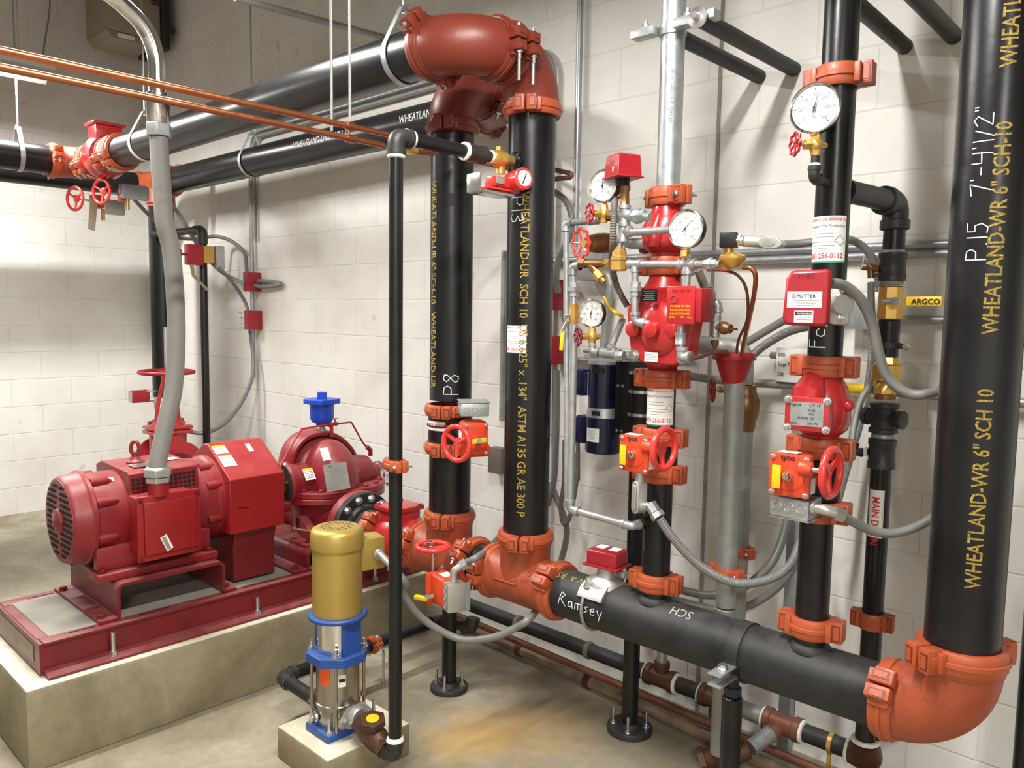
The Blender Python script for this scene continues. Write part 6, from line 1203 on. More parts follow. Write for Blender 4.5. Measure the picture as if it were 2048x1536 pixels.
# ------------------------------------------------------------------ air compressor motors on the wall
cy = 2.44
def Pc(x, y): return PY(x, y, cy)
t = thing('compressor_motor', 'upper navy blue motor with a side capacitor on the black wall bracket', 'electric motor', Pc(1205, 815)); c0 = Pc(1207, 815); c1 = Pc(1208, 728); rr = .060
mb = MB('navy'); mb.lathe((c0.x, cy, c0.z), (0, 0, 1), [(0, rr), (c1.z-c0.z, rr)], 44); mb.build('body', t)
MB('galv_dull').lathe((c1.x, cy, c1.z), (0, 0, 1), [(0, rr+.001), (.012, rr+.001), (.016, rr-.012), (.020, .02), (.020, .0001)], 36).build('end_bell', t)
MB('navy').box((c0.x-.072, cy-.035, (c0.z+c1.z)/2+.012), (.045, .055, .105), bev=.010).build('capacitor_housing', t)
MB('paper').box((c0.x-.043, cy-.046, (c0.z+c1.z)/2+.01), (.012, .001, .09), RZ(-.75)).build('label', t)
mb = MB('black_void')
for k in range(6): a = -1.75+.16*k; mb.box((c0.x+(rr+.0004)*math.cos(a), cy+(rr+.0004)*math.sin(a), c1.z-.022), (.003, .005, .022), RZ(a))
mb.build('vent_slot', t)
t = thing('compressor_motor', 'lower navy blue motor with a large white label under the steel band', 'electric motor', Pc(1205, 908)); c2 = Pc(1206, 905); c3 = Pc(1207, 832); r2 = .070
mb = MB('navy'); mb.lathe((c2.x, cy, c2.z), (0, 0, 1), [(0, r2-.012), (.004, r2-.003), (.012, r2), (c3.z-c2.z-.005, r2), (c3.z-c2.z, r2-.006)], 44); mb.build('body', t)
MB('navy').box((c2.x-.078, cy-.02, (c2.z+c3.z)/2+.015), (.05, .06, .11), bev=.010).build('capacitor_housing', t)
lb = MB('paper').lathe((c2.x, cy, (c2.z+c3.z)/2-.022), (0, 0, 1), [(0, r2+.0008), (.052, r2+.0008)], 10, -.45, .40).build('label', t)
mb = MB('grey_ink')
for k in range(6): mb.lathe((c2.x, cy, (c2.z+c3.z)/2+.024-.007*k), (0, 0, 1), [(0, r2+.0012), (.0015, r2+.0012)], 8, -.38, .25-.1*(k % 2))
mb.build('label_lines', lb)
mb = MB('galv'); mb.lathe((c2.x, cy, c3.z-.002), (0, 0, 1), [(0, r2-.004), (.0, r2-.001), (c0.z-c3.z+.004, rr+.004), (c0.z-c3.z+.004, rr-.002)], 40); bd = mb.build('end_band', t); mb = MB('black_void')
for k in range(4): a = -1.60+.13*k; mb.box((c2.x+(r2-.001)*math.cos(a), cy+(r2-.001)*math.sin(a), (c3.z+c0.z)/2), (.004, .005, .016), RZ(a))
mb.build('vent_slot', bd)
t = thing('wall_bracket', 'black channel bracket carrying the two navy blue motors against the wall', 'bracket', Pc(1262, 880)); k0 = Pc(1250, 865); k1 = Pc(1250, 722)
MB('black_plastic').box((k0.x+.018, cy+.03, (k0.z+k1.z)/2), (.065, .16, k1.z-k0.z), bev=.002).build('channel', t)
for z in (.012, .18): 
    for x in (0, .02): MB('steel').ccyl((k0.x-.002+x, cy-.052, k0.z+z), (k0.x-.002+x, cy-.047, k0.z+z), .006, .001, 12).build('screw', t)
t = thing('compressor_cylinder', 'black finned compressor body with steel band clamps between bracket and stickered riser', 'compressor', Pc(1285, 880)); k2 = PY(1284, 900, 2.42)
MB('black_plastic').lathe((k2.x, 2.42, k2.z), (0, 0, 1), [(0, .05), (.006, .055), (.235, .055), (.24, .05)], 36).build('body', t)
for y in (745, 782, 828): zz = PY(1284, y, 2.42).z; MB('steel').lathe((k2.x, 2.42, zz-.006), (0, 0, 1), [(0, .0555), (.001, .058), (.012, .058), (.013, .0555)], 36).build('band_clamp', t)
run('cable', 'dark cable leaving the lower navy motor downwards', [PY(1155, 880, 2.44), PY(1156, 905, 2.44), PY(1156, 960, 2.46)], .0085, 'rust_grey', 'cable')
# ------------------------------------------------------------------ trim piping of the alarm valve
rg = .0107; YT = 1.955
def Pt(x, y, Y=YT): return PY(x, y, Y)
# front horizontal header with drops
t = thing('trim_piping', 'galvanized trim piping run crossing in front of the alarm valve between brass fittings and solenoid', 'trim piping', Pt(1370, 720))
mb = MB('galv'); mb.cyl(Pt(1255, 528), Pt(1440, 529), rg); mb.build('header_pipe', t)
mb = MB('galv'); tfit(mb, Pt(1270, 528), (1, 0, 0), (0, 0, -1), rg); mb.build('tee', t); mb = MB('galv'); tfit(mb, Pt(1375, 529), (1, 0, 0), [(0, 0, 1), (0, 0, -1)], rg*1.15, .028); mb.build('cross', t)
mb = MB('galv'); union(mb, Pt(1422, 529), (1, 0, 0), rg); mb.build('union', t)
e1 = Pt(1281, 642); mb = MB('galv'); mb.cyl(Pt(1270, 535), Pt(1270, 640), rg); mb.build('drop_pipe', t); mb = MB('galv'); union(mb, Pt(1271, 577), (0, 0, 1), rg*1.05); mb.build('union', t)
c_ = Pt(1270, 643); mb = MB('galv'); elb(mb, c_, (0, 0, 1), (.85, .5, -.15), rg*1.1, .027); mb.cyl(c_+V((.02, .012, -.004)), c_+V((.055, .035, -.008)), rg); mb.build('elbow', t)
c2_ = Pt(1368, 712, 1.93); mb = MB('galv'); mb.cyl(Pt(1375, 540), Pt(1372, 575), rg*1.05); mb.build('upper_nipple', t); mb = MB('galv'); mb.cyl(Pt(1361, 650, 1.93), Pt(1362, 705, 1.93), rg); sleeve(mb, Pt(1361, 665, 1.93), Pt(1361, 690, 1.93), rg*1.1, 1.35); mb.build('drop_pipe', t); mb = MB('galv_dull'); elb(mb, Pt(1364, 715, 1.93), (0, 0, 1), (.9, -.1, .05), rg*1.25, .03); mb.build('elbow', t)
# brass fittings left of the header
t = thing('brass_relief_fitting', 'stepped brass fitting standing on the trim piping left of the red check valve', 'fitting', Pt(1240, 545))
mb = MB('brass'); c_ = Pt(1238, 530); mb.lathe(c_-V((0, 0, .018)), (0, 0, 1), [(0, .020), (.004, .024), (.030, .024), (.032, .026), (.042, .026), (.044, .022), (.058, .021), (.06, .018), (.07, .017)], 8); mb.build('body', t); MB('galv').cyl(c_+V((0, 0, .05)), Pt(1241, 470), rg*.95).build('nipple', t)
t = thing('y_strainer', 'small bronze and brass strainer with slanted leg left of the stepped brass fitting', 'strainer', Pt(1190, 560)); mb = MB('bronze'); mb.cyl(Pt(1163, 527), Pt(1215, 527), .0125); mb.hex(Pt(1160, 527), Pt(1172, 527), .016); mb.cyl(Pt(1182, 530), Pt(1200, 555), .0125); mb.build('body', t)
mb = MB('brass'); mb.hex(Pt(1193, 545), Pt(1203, 557), .016); mb.cyl(Pt(1200, 553), Pt(1209, 564), .008); mb.hex(Pt(1210, 527), Pt(1220, 527), .014); mb.build('plug', t)
# upper loop
t = thing('trim_piping', 'upper galvanized trim run carrying the pressure switch and two gauges above the header', 'trim piping', Pt(1245, 480))
mb = MB('galv'); tfit(mb, Pt(1249, 432), (1, 0, 0), [(0, 0, 1), (0, 0, -1)], rg*1.3, .032); mb.build('cross', t); mb = MB('galv'); union(mb, Pt(1277, 432), (1, 0, 0), rg*1.2); mb.cyl(Pt(1265, 432), Pt(1300, 434), rg*1.1); mb.build('union', t)
mb = MB('galv'); tfit(mb, Pt(1246, 464), (0, 0, 1), (1, 0, 0), rg*1.2, .030); mb.build('tee', t); mb = MB('galv'); mb.cyl(Pt(1250, 465), Pt(1352, 459), rg*1.05); mb.build('branch_pipe', t)
mb = MB('bronze'); mb.cyl(Pt(1200, 433), Pt(1245, 432), .010); mb.lathe(Pt(1206, 433), (1, 0, 0), [(0, .012), (.01, .016), (.03, .016), (.04, .012)], 8); mb.build('bronze_nipple', t)
# pressure switch
c_ = Pt(1246, 340); t = thing('pressure_switch', 'square red pressure switch box on a brass neck above the trim piping', 'pressure switch', Pt(1249, 420))
R_ = RZ(-.42); MB('box_red').loft([[c_+R_@V((sx*h, sy*h, z)) for sx, sy in ((-1, -1), (1, -1), (1, 1), (-1, 1))] for z, h in ((-.026, .046), (-.022, .046), (-.022, .041), (.038, .037), (.042, .033))]).build('cover', t, bevel=.002)
fn = R_@V((0, -1, 0)); text_flat('marker_writing', '30#', c_+fn*.040+V((0, 0, .014)), V((0, 0, 1)).cross(fn), (0, 0, 1), .018, 'dark_red', bpy.data.objects[[o.name for o in t.children][0]], 'C'); MB('paper').box(c_+fn*.0395+R_@V((.01, .0, -.004)), (.007, .0012, .018), R_).build('small_label', t)
MB('black_plastic').lathe(c_-V((0, 0, .048)), (0, 0, 1), [(0, .022), (.022, .022)], 8).build('base', t); mb = MB('bronze'); mb.lathe(Pt(1249, 421), (0, 0, 1), [(0, .014), (.012, .016), (.016, .014), (.055, .0125), (.06, .016), (.072, .016)], 8); mb.ball(Pt(1238, 393), .007, n=10); mb.build('brass_neck', t)
gA = PY(1206, 372, 1.94); gauge(gA, (.02, -1, .0), .0475, 'white gauge left of the square red pressure switch', .48); gB = PY(1371, 458, 1.93); gauge(gB, (0, -1, 0), .052, 'white gauge in front of the red check valve under the galvanized riser', .66); gC = PY(1183, 627, 1.98); gauge(gC, (.02, -1, 0), .043, 'white gauge with a black case to the left of the large red alarm valve', .55)
for (c, lab, w, m) in ((PY(1208, 428, 1.95), 'small brass gauge valve with red wheel left of the ribbed black hose', (-.45, -.89, 0), 0), (PY(1184, 673, 1.98), 'small bronze gauge valve with dark red wheel under the left-hand gauge', (-.45, -.89, 0), 0)):
    t = thing('gauge_valve', lab, 'valve', c-V((0, 0, .03))); needle_valve(t, c, w, .048, 'dark_red' if c.z < 1.5 else 'box_red', .026)
mb = MB('brass'); mb.hex(gB-V((0, 0, .058)), gB-V((0, 0, .075)), .011); mb.cyl(gB-V((0, 0, .07)), Pt(1375, 518), .0085); mb.build('gauge_nipple', bpy.data.objects[[o.name for o in bpy.data.objects if o.name.startswith('trim_piping') and not o.parent][0]])
# bronze angle valve with wheel, feeding the side of the red check valve
t = thing('angle_valve', 'stout bronze valve body with bright red spoked wheel left of the red check valve', 'valve', PY(1200, 505, 1.99)); a = PY(1178, 487, 1.965); b = PY(1226, 486, 2.055); d = (b-a).normalized()
mb = MB('bronze'); mb.lathe(a, d, [(0, .016), (.006, .026), (.03, .031), (.06, .032), (.08, .030), (.10, .026), (.11, .02)], 28); mb.build('body', t); mb = MB('brass'); mb.hex(a-d*.022, a, .014); mb.build('bonnet_nut', t); wheel(t, PY(1162, 487, 1.95), -d, .043, .0045, 'wheel_red', 5, dish=.08, hub=.25, scal=8)
MB('galv').tube([b+d*.06, PY(1262, 487, 2.08), PY(1300, 487, 2.1)], .017, 18).build('side_pipe', t)
# ribbed hose behind the gauge
run('flexible_conduit', 'ribbed dark grey conduit hanging from the pressure switch past the brass fitting', [PY(1240, 372, 2.02), PY(1232, 392, 1.97), PY(1228, 420, 1.93), PY(1226, 480, 1.93), PY(1224, 520, 1.99), PY(1230, 560, 2.03), PY(1243, 592, 2.05), PY(1255, 612, 2.07)], .0105, 'rust_grey', 'conduit', rib=.0016)
# left drop lines
t = thing('drain_trim', 'tall slender galvanized trim drain turning down left of the alarm valve', 'trim piping', Pt(1133, 1010)); YD = 2.02
el1 = PY(1132, 446, YD); mb = MB('galv'); elb(mb, el1, (1, 0, 0), (0, 0, -1), rg*1.1, .028); mb.build('elbow', t); mb = MB('galv_dull'); mb.cyl(el1, PY(1200, 440, YD), rg); mb.build('horizontal_pipe', t); mb = MB('galv'); sleeve(mb, PY(1178, 442, YD), PY(1196, 440, YD), rg*1.1); mb.build('coupling', t); mb = MB('galv'); mb.cyl(el1, PY(1134, 1015, YD), rg*.9); mb.build('drop_pipe', t)
t = thing('ball_valve', 'brass quarter-turn valve with a yellow sleeve on its steel lever, on the trim drain', 'valve', PY(1148, 650, YD)); mb = MB('brass'); mb.lathe(PY(1148, 648, YD), (0, 0, 1), [(0, .014), (.01, .0165), (.03, .019), (.04, .016), (.055, .0155), (.065, .0165)], 8); mb.build('body', t)
mb = MB('steel'); mb.box(PY(1135, 635, YD-.02), (.022, .012, .02), bev=.002); mb.tube([PY(1136, 640, YD-.03), PY(1130, 652, YD-.03), PY(1124, 664, YD-.03)], .006, 8); lv = mb.build('lever', t); MB('yellow').box(PY(1124, 681, YD-.03), (.014, .006, .065), Matrix.Rotation(.08, 3, 'Y'), bev=.002).build('yellow_sleeve', lv)
t = thing('drain_trim', 'thicker galvanized drain pipe from the brass lever valve to the riser elbow below', 'trim piping', PY(1142, 1030, YD))
tp = PY(1146, 532, YD); mb = MB('galv'); elb(mb, tp, (1, 0, 0), (0, 0, -1), rg*1.2, .03); mb.build('elbow', t); mb = MB('galv'); mb.cyl(tp, PY(1148, 628, YD), rg*1.1); union(mb, PY(1148, 578, YD), (0, 0, 1), rg*1.15); mb.build('union', t)
bt = PY(1140, 1018, YD); mb = MB('galv'); mb.cyl(PY(1148, 650, YD), bt, .0133); mb.build('drop_pipe', t); mb = MB('galv'); elb(mb, bt, (0, 0, 1), PY(1250, 1052, 2.05)-bt, .0135, .034); mb.build('elbow', t); en = PY(1262, 1052, 2.05); mb = MB('galv'); mb.cyl(bt, en, .0115); mb.build('horizontal_pipe', t); mb = MB('galv'); elb(mb, en, bt-en, V((XR, YM, en.z+.01))-en, .0125, .034); mb.cyl(en, (XR, YM, en.z+.01), .0115); mb.build('elbow', t)
MB('pipe_black').lathe((XR, YM, en.z+.01), (en-V((XR, YM, en.z))), [(R3-.005, .022), (R3+.014, .022)], 20).build('black_outlet', t)
# tee under the left gauge
t = thing('trim_piping', 'galvanized tee joining the left gauge to the lower corner of the alarm valve', 'trim piping', PY(1210, 715, 1.98)); a = PY(1184, 703, 1.98); mb = MB('galv'); mb.cyl(PY(1184, 680, 1.98), a, .009); elb(mb, a, (0, 0, 1), (1, .1, -.1), .0105, .026); mb.build('elbow', t)
b = PY(1217, 706, 1.99); mb = MB('galv'); tfit(mb, b, (1, .1, -.03), (.55, .1, .8), rg*1.15, .028); mb.build('tee', t); mb = MB('galv'); mb.cyl(b, PY(1245, 640, 2.10), rg*1.05); mb.build('slanted_pipe', t); mb = MB('galv'); union(mb, PY(1238, 711, 2.0), (1, 0, 0), rg*1.05); mb.cyl(b, PY(1262, 712, 2.04), rg); mb.build('union', t)
run('pull_handle', 'thin yellow-green lever sticking out left of the alarm valve', [PY(1207, 594, 2.05), PY(1217, 612, 2.05), PY(1232, 626, 2.05), PY(1245, 632, 2.08)], .0055, 'yellow', 'lever')
# grey box behind strainer
c_ = PY(1190, 533, 2.64); box_thing('junction_box', 'grey galvanized junction box on the wall behind the small strainer', 'junction box', c_, (.13, .08, .115), 'galv_dull', cover='galv_dull'); run('wall_conduit', 'galvanized elbow and strut leaving the wall box behind the strainer downwards', [PY(1200, 545, 2.62), PY(1216, 548, 2.62), PY(1221, 570, 2.62), PY(1212, 640, 2.62), PY(1205, 720, 2.62), PY(1200, 770, 2.62)], .0165, 'galv_dull', 'conduit', 'f', .03)
# solenoid valve
sc_ = PY(1465, 522, 1.98); t = thing('solenoid_valve', 'bright brass solenoid valve with a black coil block, right of the trim header', 'solenoid valve', sc_-V((0, 0, .02)))
mb = MB('brass'); mb.lathe(sc_-V((0, 0, .018)), (0, 0, 1), [(0, .018), (.008, .026), (.020, .034), (.024, .036), (.030, .036), (.033, .030), (.040, .016)], 24); mb.hex(PY(1440, 530, 1.98), PY(1458, 530, 1.98), .017); mb.cyl(PY(1458, 515, 1.99), PY(1457, 495, 1.99), .013)
for k in range(4): a = k*PI/2+.5; mb.hexbolt(sc_+V((.028*math.cos(a), .028*math.sin(a), .012)), (0, 0, 1), .005)
mb.build('body', t); MB('black_plastic').box(PY(1458, 481, 1.99), (.046, .05, .040), RZ(.4), bev=.002).build('coil', t)
mb = MB('alum'); mb.cyl(PY(1475, 481, 1.99), PY(1488, 482, 1.99), .012); mb.hex(PY(1477, 481, 1.99), PY(1483, 481, 1.99), .016); mb.cyl(PY(1486, 482, 2.0), PY(1530, 484, 2.02), .0155); mb.build('conduit_fitting', t)
l0 = PY(1536, 485, 2.0); mb = MB('alum'); mb.prism([(.030*math.cos(a)*(1+.25*(math.cos(a) > 0)), .016*math.sin(a)) for a in [2*PI*k/24 for k in range(24)]], l0-V((0, -.03, 0)), (1, 0, -.15), (.15, 0, 1), .03); mb.build('fitting_body', t, bevel=.002); MB('galv_dull').prism([(.018*math.cos(a), .009*math.sin(a)) for a in [2*PI*k/20 for k in range(20)]], l0-V((0, -.0, 0)), (1, 0, -.15), (.15, 0, 1), .002).build('cover', t)
MB('alum').tube([l0+V((.02, .02, 0)), PY(1560, 489, 2.2), PY(1562, 489, 2.36)], .0125, 12).build('conduit', t)
# copper drip tubes and right-hand elbow chain
run('copper_tube', 'thick bare copper drip tube from the solenoid down into the red funnel', [PY(1486, 535, 1.98), PY(1502, 537, 1.98), PY(1511, 552, 1.99), PY(1508, 590, 2.04), PY(1498, 640, 2.12), PY(1487, 690, 2.22), PY(1482, 725, 2.28)], .0065, 'copper', 'tube')
run('copper_tube', 'thin copper drip tube arching from behind the trim into the red funnel', [PY(1415, 540, 2.05), PY(1450, 541, 2.02), PY(1478, 553, 2.02), PY(1494, 585, 2.05), PY(1494, 640, 2.12), PY(1477, 680, 2.22), PY(1472, 718, 2.26)], .0042, 'copper_dull', 'tube')
run('copper_tube', 'brown copper drip tube from the elbow under the red release box to the funnel rim', [PY(1384, 716, 1.94), PY(1400, 714, 1.97), PY(1430, 704, 2.08), PY(1450, 702, 2.18), PY(1458, 712, 2.26)], .0058, 'copper_dull', 'tube')
t = thing('trim_piping', 'galvanized elbow chain right of the red release box ending in a bronze drip valve', 'trim piping', PY(1430, 700, 2.12)); mb = MB('galv_dull'); mb.cyl(PY(1396, 540, 2.08), PY(1414, 585, 2.12), .013); mb.build('slanted_pipe', t); mb = MB('galv_dull'); mb.ball(PY(1418, 590, 2.12), .021, n=16); elb(mb, PY(1418, 590, 2.12), (-.3, 0, .9), (-.2, .0, -1), .014, .03); mb.build('elbow', t)
mb = MB('galv'); mb.cyl(PY(1405, 604, 2.14), PY(1435, 606, 2.14), rg*1.1); elb(mb, PY(1436, 606, 2.14), (-1, 0, 0), (0, 0, -1), rg*1.15, .028); mb.build('elbow', t); mb = MB('galv'); mb.cyl(PY(1436, 606, 2.14), PY(1431, 675, 2.14), rg); union(mb, PY(1434, 635, 2.14), (0, 0, 1), rg*.8); tfit(mb, PY(1430, 655, 2.14), (0, 0, 1), (1, 0, 0), rg*1.05, .028); mb.build('tee', t)
mb = MB('bronze'); a = PY(1440, 655, 2.14); mb.lathe(a, (1, -.1, -.08), [(0, .012), (.006, .019), (.022, .019), (.028, .014), (.038, .014)], 8); mb.box(a+V((.045, -.004, -.004)), (.022, .012, .006)); mb.build('drip_valve', t); MB('bronze').lathe(PY(1430, 680, 2.14), (0, 0, -1), [(0, .012), (.012, .012), (.02, .006), (.03, .005)], 8).build('nozzle', t)
# funnel and drain
FX = PY(1468, 730, 2.30); t = thing('drain_funnel', 'dark red sheet metal drain funnel on top of the galvanized drain pipe', 'funnel', (FX.x, 2.30, PY(1468, 765, 2.3).z)); z1 = PY(1468, 712, 2.3).z; z0 = PY(1468, 766, 2.3).z
mb = MB('box_red'); mb.lathe((FX.x, 2.30, z0), (0, 0, 1), [(0, .030), (0, .035), (z1-z0-.012, .058), (z1-z0-.012, .066), (z1-z0-.008, .068), (z1-z0+.010, .066), (z1-z0+.010, .062), (z1-z0-.006, .060), (.004, .030)], 44); mb.build('cone', t)
DX = PY(1464, 900, 2.30).x; DR = .032
pd = pipe('drain_pipe', 'grey galvanized drain pipe standing under the red funnel', (DX, 2.30, .62), (DX, 2.30, z0+.01), DR, 'galv_dull'); pipe('drain_pipe', 'lower galvanized drain pipe behind the manifold and the black support post', (DX, 2.30, .12), (DX, 2.30, .615), DR, 'galv_dull')
coupling((DX, 2.30, PY(1462, 1146, 2.3).z), (0, 0, 1), DR, (1, -.3, 0), 'orange coupling on the galvanized drain pipe behind the ribbed conduit', w=.036)
p2_ = PY(1491, 800, 2.46); pipe('drain_pipe', 'second galvanized pipe just behind the drain pipe under the funnel, below the bronze valve', (p2_.x, 2.46, .45), (p2_.x, 2.46, PY(1490, 860, 2.46).z), .030, 'galv_dull'); coupling((p2_.x, 2.46, PY(1485, 1102, 2.46).z), (0, 0, 1), .030, (1, -.3, 0), 'orange coupling on the second galvanized pipe, partly behind the drain pipe', w=.034)
t = thing('globe_valve', 'bronze valve with a dark red scalloped wheel left of the drain pipe under the funnel', 'valve', (p2_.x, 2.46, 1.1)); mb = MB('bronze'); zv = PY(1490, 800, 2.46).z; mb.lathe((p2_.x, 2.46, PY(1490, 862, 2.46).z), (0, 0, 1), [(0, .032), (.015, .036), (.03, .036), (.06, .046), (.10, .048), (.12, .040), (.135, .034), (.155, .034)], 28); mb.build('body', t)
a = PY(1452, 778, 2.40); mb = MB('brass'); mb.hex(a, PY(1438, 779, 2.37), .013); mb.cyl(a, (p2_.x-.02, 2.44, a.z), .012); mb.cyl(PY(1440, 779, 2.37), PY(1428, 779, 2.35), .005); mb.build('stem', t); wheel(t, PY(1425, 779, 2.345), (-.75, -.65, 0), .036, .0045, 'dark_red', 6, dish=.06, hub=.25, scal=9)
pz = PY(1490, 697, 2.46); mb = MB('galv_dull'); mb.tube(fil([PY(1370, 690, 2.30), PY(1400, 690, 2.40), PY(1440, 692, 2.46), pz, (pz.x, 2.46, pz.z-.12)], .05), .031, 24); o = mb.build('drain_elbow', loc=pz); tag(o, 'fat galvanized pipe and elbow between the alarm valve and the funnel', 'pipe')
# ------------------------------------------------------------------ right-hand drain stack
MX, MY = -.80, 2.47
def zM(y): return PY(1790, y, MY).z
def Pm_(y): return V((MX, MY, zM(y)))
zt_ = PY(1800, 405, MY).z
o = MB('iron').tube([(XF+.02, YM+.03, zt_), (MX, MY-.03, zt_)], .0302, 24).build('branch_pipe', loc=(XF, YM, zt_-.03)); tag(o, 'black branch pipe from the stickered riser back to the drain elbow', 'pipe'); MB('iron').lathe((XF, YM, zt_), (MX-XF, MY-YM, 0), [(R3-.005, .037), (R3+.02, .037), (R3+.028, .031)], 28).build('weld_outlet', o)
mb = MB('iron'); elb(mb, (MX, MY, zt_), (XF-MX, YM-MY, 0), (0, 0, -1), .032, .078); o = mb.build('pipe_elbow', loc=(MX, MY, zt_-.08)); tag(o, 'big black threaded elbow at the top of the MAIN DRAIN stack', 'pipe elbow')
o = pipe('drain_nipple', 'short black nipple with smeared sealant under the big threaded elbow', (MX, MY, zM(520)), (MX, MY, zt_-.06), .0302); MB('galv_dull').lathe(Pm_(512), (0, 0, 1), [(0, .0305), (.003, .034), (.014, .033), (.018, .0305)], 24).build('sealant', o)
mb = MB('iron'); sleeve(mb, Pm_(562), Pm_(505), .0305, 1.28); mb.cyl(Pm_(535), PY(1758, 535, MY-.02), .013); o = mb.build('reducing_tee', loc=Pm_(562)); tag(o, 'black threaded tee with a small side outlet above the bronze ball valve', 'pipe tee'); MB('white_tape').cyl(PY(1768, 537, MY-.015), PY(1764, 537, MY-.018), .0145).build('thread_tape', o)
t = thing('drip_valve', 'small bronze three-way valve on the side of the black drain tee', 'valve', PY(1742, 565, 2.45)); mb = MB('bronze'); mb.cyl(PY(1724, 533, 2.45), PY(1760, 537, 2.45), .011); mb.cyl(PY(1741, 535, 2.45), PY(1742, 556, 2.45), .010); mb.ball(PY(1741, 535, 2.45), .014, n=12); mb.build('body', t); MB('steel').tube([PY(1722, 538, 2.44), PY(1725, 528, 2.44), PY(1728, 512, 2.44)], .003, 6).build('lever', t)
t = thing('ball_valve', 'bronze ball valve with a bright yellow lettered lever on the MAIN DRAIN stack', 'valve', Pm_(645)); mb = MB('brass'); mb.lathe(Pm_(640), (0, 0, 1), [(0, .030), (.004, .036), (zM(572)-zM(640)-.004, .036), (zM(572)-zM(640), .030)], 8); mb.build('body', t)
hv = PY(1793, 602, MY-.06); mb = MB('steel'); mb.cyl((MX-.005, MY-.03, hv.z), (hv.x, hv.y, hv.z), .010); mb.hex(hv-V((0, 0, 0)), hv-V((0, .01, 0)), .012); mb.build('stem', t); hh = MB('yellow'); L0 = PY(1812, 602, MY-.07); L1 = PY(1884, 603, MY-.07); hh.box((L0+L1)/2, ((L1-L0).length, .006, .026), bev=.003); hh = hh.build('lever', t)
text_flat('lever_text', 'ARGCO', (L0+L1)/2+V((.006, -.0035, -.008)), (1, 0, 0), (0, 0, 1), .021, 'ink', hh, 'C', .03); MB('galv_dull').lathe(Pm_(570), (0, 0, 1), [(0, .031), (.006, .034), (.014, .031)], 24).build('sealant', t)
pm2 = pipe('drain_nipple', 'black drain nipple with a ring clamp between the two bronze fittings', (MX, MY, zM(715)), (MX, MY, zM(640)), .0302); t = thing('ring_clamp', 'dark split ring clamp around the drain nipple under the yellow-handled valve', 'pipe clamp', Pm_(693)); MB('iron').lathe(Pm_(696), (0, 0, 1), [(0, .0305), (0, .034), (.016, .034), (.016, .0305)], 32, closed=True).box(Pm_(692)+V((.045, -.005, 0)), (.035, .008, .016)).build('ring', t); MB('steel').bolt(Pm_(692)+V((.055, -.012, 0)), (0, -1, 0), .012, .005).build('bolt', t)
t = thing('sight_glass', 'bronze union fitting below the ring clamp on the MAIN DRAIN stack', 'fitting', Pm_(800)); mb = MB('brass'); mb.lathe(Pm_(792), (0, 0, 1), [(0, .028), (.006, .034), (.035, .034), (.04, .030), (.045, .042), (.090, .043), (.094, .036), (zM(715)-zM(792), .032)], 8); mb.build('body', t); MB('bronze').lathe(Pm_(800), (0, 0, 1), [(0, .029), (.03, .029)], 20).build('lower_nipple', t)
zc = zM(838); t = thing('pipe_cross', 'dark iron cross fitting with plugged side ports on the MAIN DRAIN stack', 'pipe cross', Pm_(872)); mb = MB('iron'); mb.lathe(Pm_(868), (0, 0, 1), [(0, .032), (.001, .041), (.012, .041), (.016, .036), (zM(808)-zM(868)-.016, .036), (zM(808)-zM(868)-.012, .041), (zM(808)-zM(868)-.001, .041), (zM(808)-zM(868), .032)], 28); mb.build('body', t)
for s in (-1, 1): MB('iron').lathe((MX, MY, zc), (s, -.25*s, 0), [(0, .022), (.045, .022), (.047, .027), (.062, .027), (.064, .016)], 20).build('side_port', t)
mb = MB('iron'); mb.cyl(Pm_(880), Pm_(866), .0302); sleeve(mb, Pm_(940), Pm_(880), .0302, 1.3); mb.cyl((MX, MY, zM(902)), PY(1748, 903, MY-.02), .018); o = mb.build('reducing_tee', loc=Pm_(940)); tag(o, 'black threaded tee just above the MAIN DRAIN label', 'pipe tee'); MB('white_tape').cyl(PY(1736, 904, MY-.02), PY(1730, 904, MY-.02), .014).build('thread_tape', o); MB('galv_dull').lathe(Pm_(879), (0, 0, 1), [(0, .0305), (.003, .033), (.012, .032), (.014, .0305)], 24).build('sealant', o)
mb = MB('iron'); ek = PY(1708, 903, 2.46); mb.cyl(PY(1738, 904, 2.45), ek, .010); elb(mb, ek, (1, 0, 0), (0, 0, 1), .011, .026); o = mb.build('hose_elbow', loc=ek); tag(o, 'small black elbow clamped to the clear hose beside the red check valve', 'elbow'); MB('steel').torus(PY(1706, 884, 2.46), (0, 0, 1), .013, .003).build('hose_clamp', o)
pmd = pipe('drain_pipe', 'slim black pipe with a white MAIN DRAIN label behind the sagging conduit', (MX, MY, .26), (MX, MY, zM(935)), .0302)
lbz0, lbz1 = zM(1078), zM(982); ref = tocam(MX, MY)+V((-.25, 0, 0)); lb = sticker_pipe('main_drain_label', (MX, MY, 0), (0, 0, -1), ref, .0302, -lbz1, -lbz0, -.022, .022, 'paper', pmd); text_pipe('label_text', 'MAIN DRAIN', (MX, MY, lbz1-.02), (0, 0, -1), ref, .0302, .030, 'red_ink', lb, bold=.02, sx=.85, lift=.0014)
for t0 in (-.020, .0192): sticker_pipe('label_border', (MX, MY, 0), (0, 0, -1), ref, .0302, -lbz1+.002, -lbz0-.002, t0, t0+.0008, 'red_ink', lb, .0013)
coupling((MX, MY, PY(1735, 1237, MY).z), (0, 0, 1), .0302, LUG, 'small orange coupling on the slim MAIN DRAIN pipe', wide=True, bolts=False, w=.05)
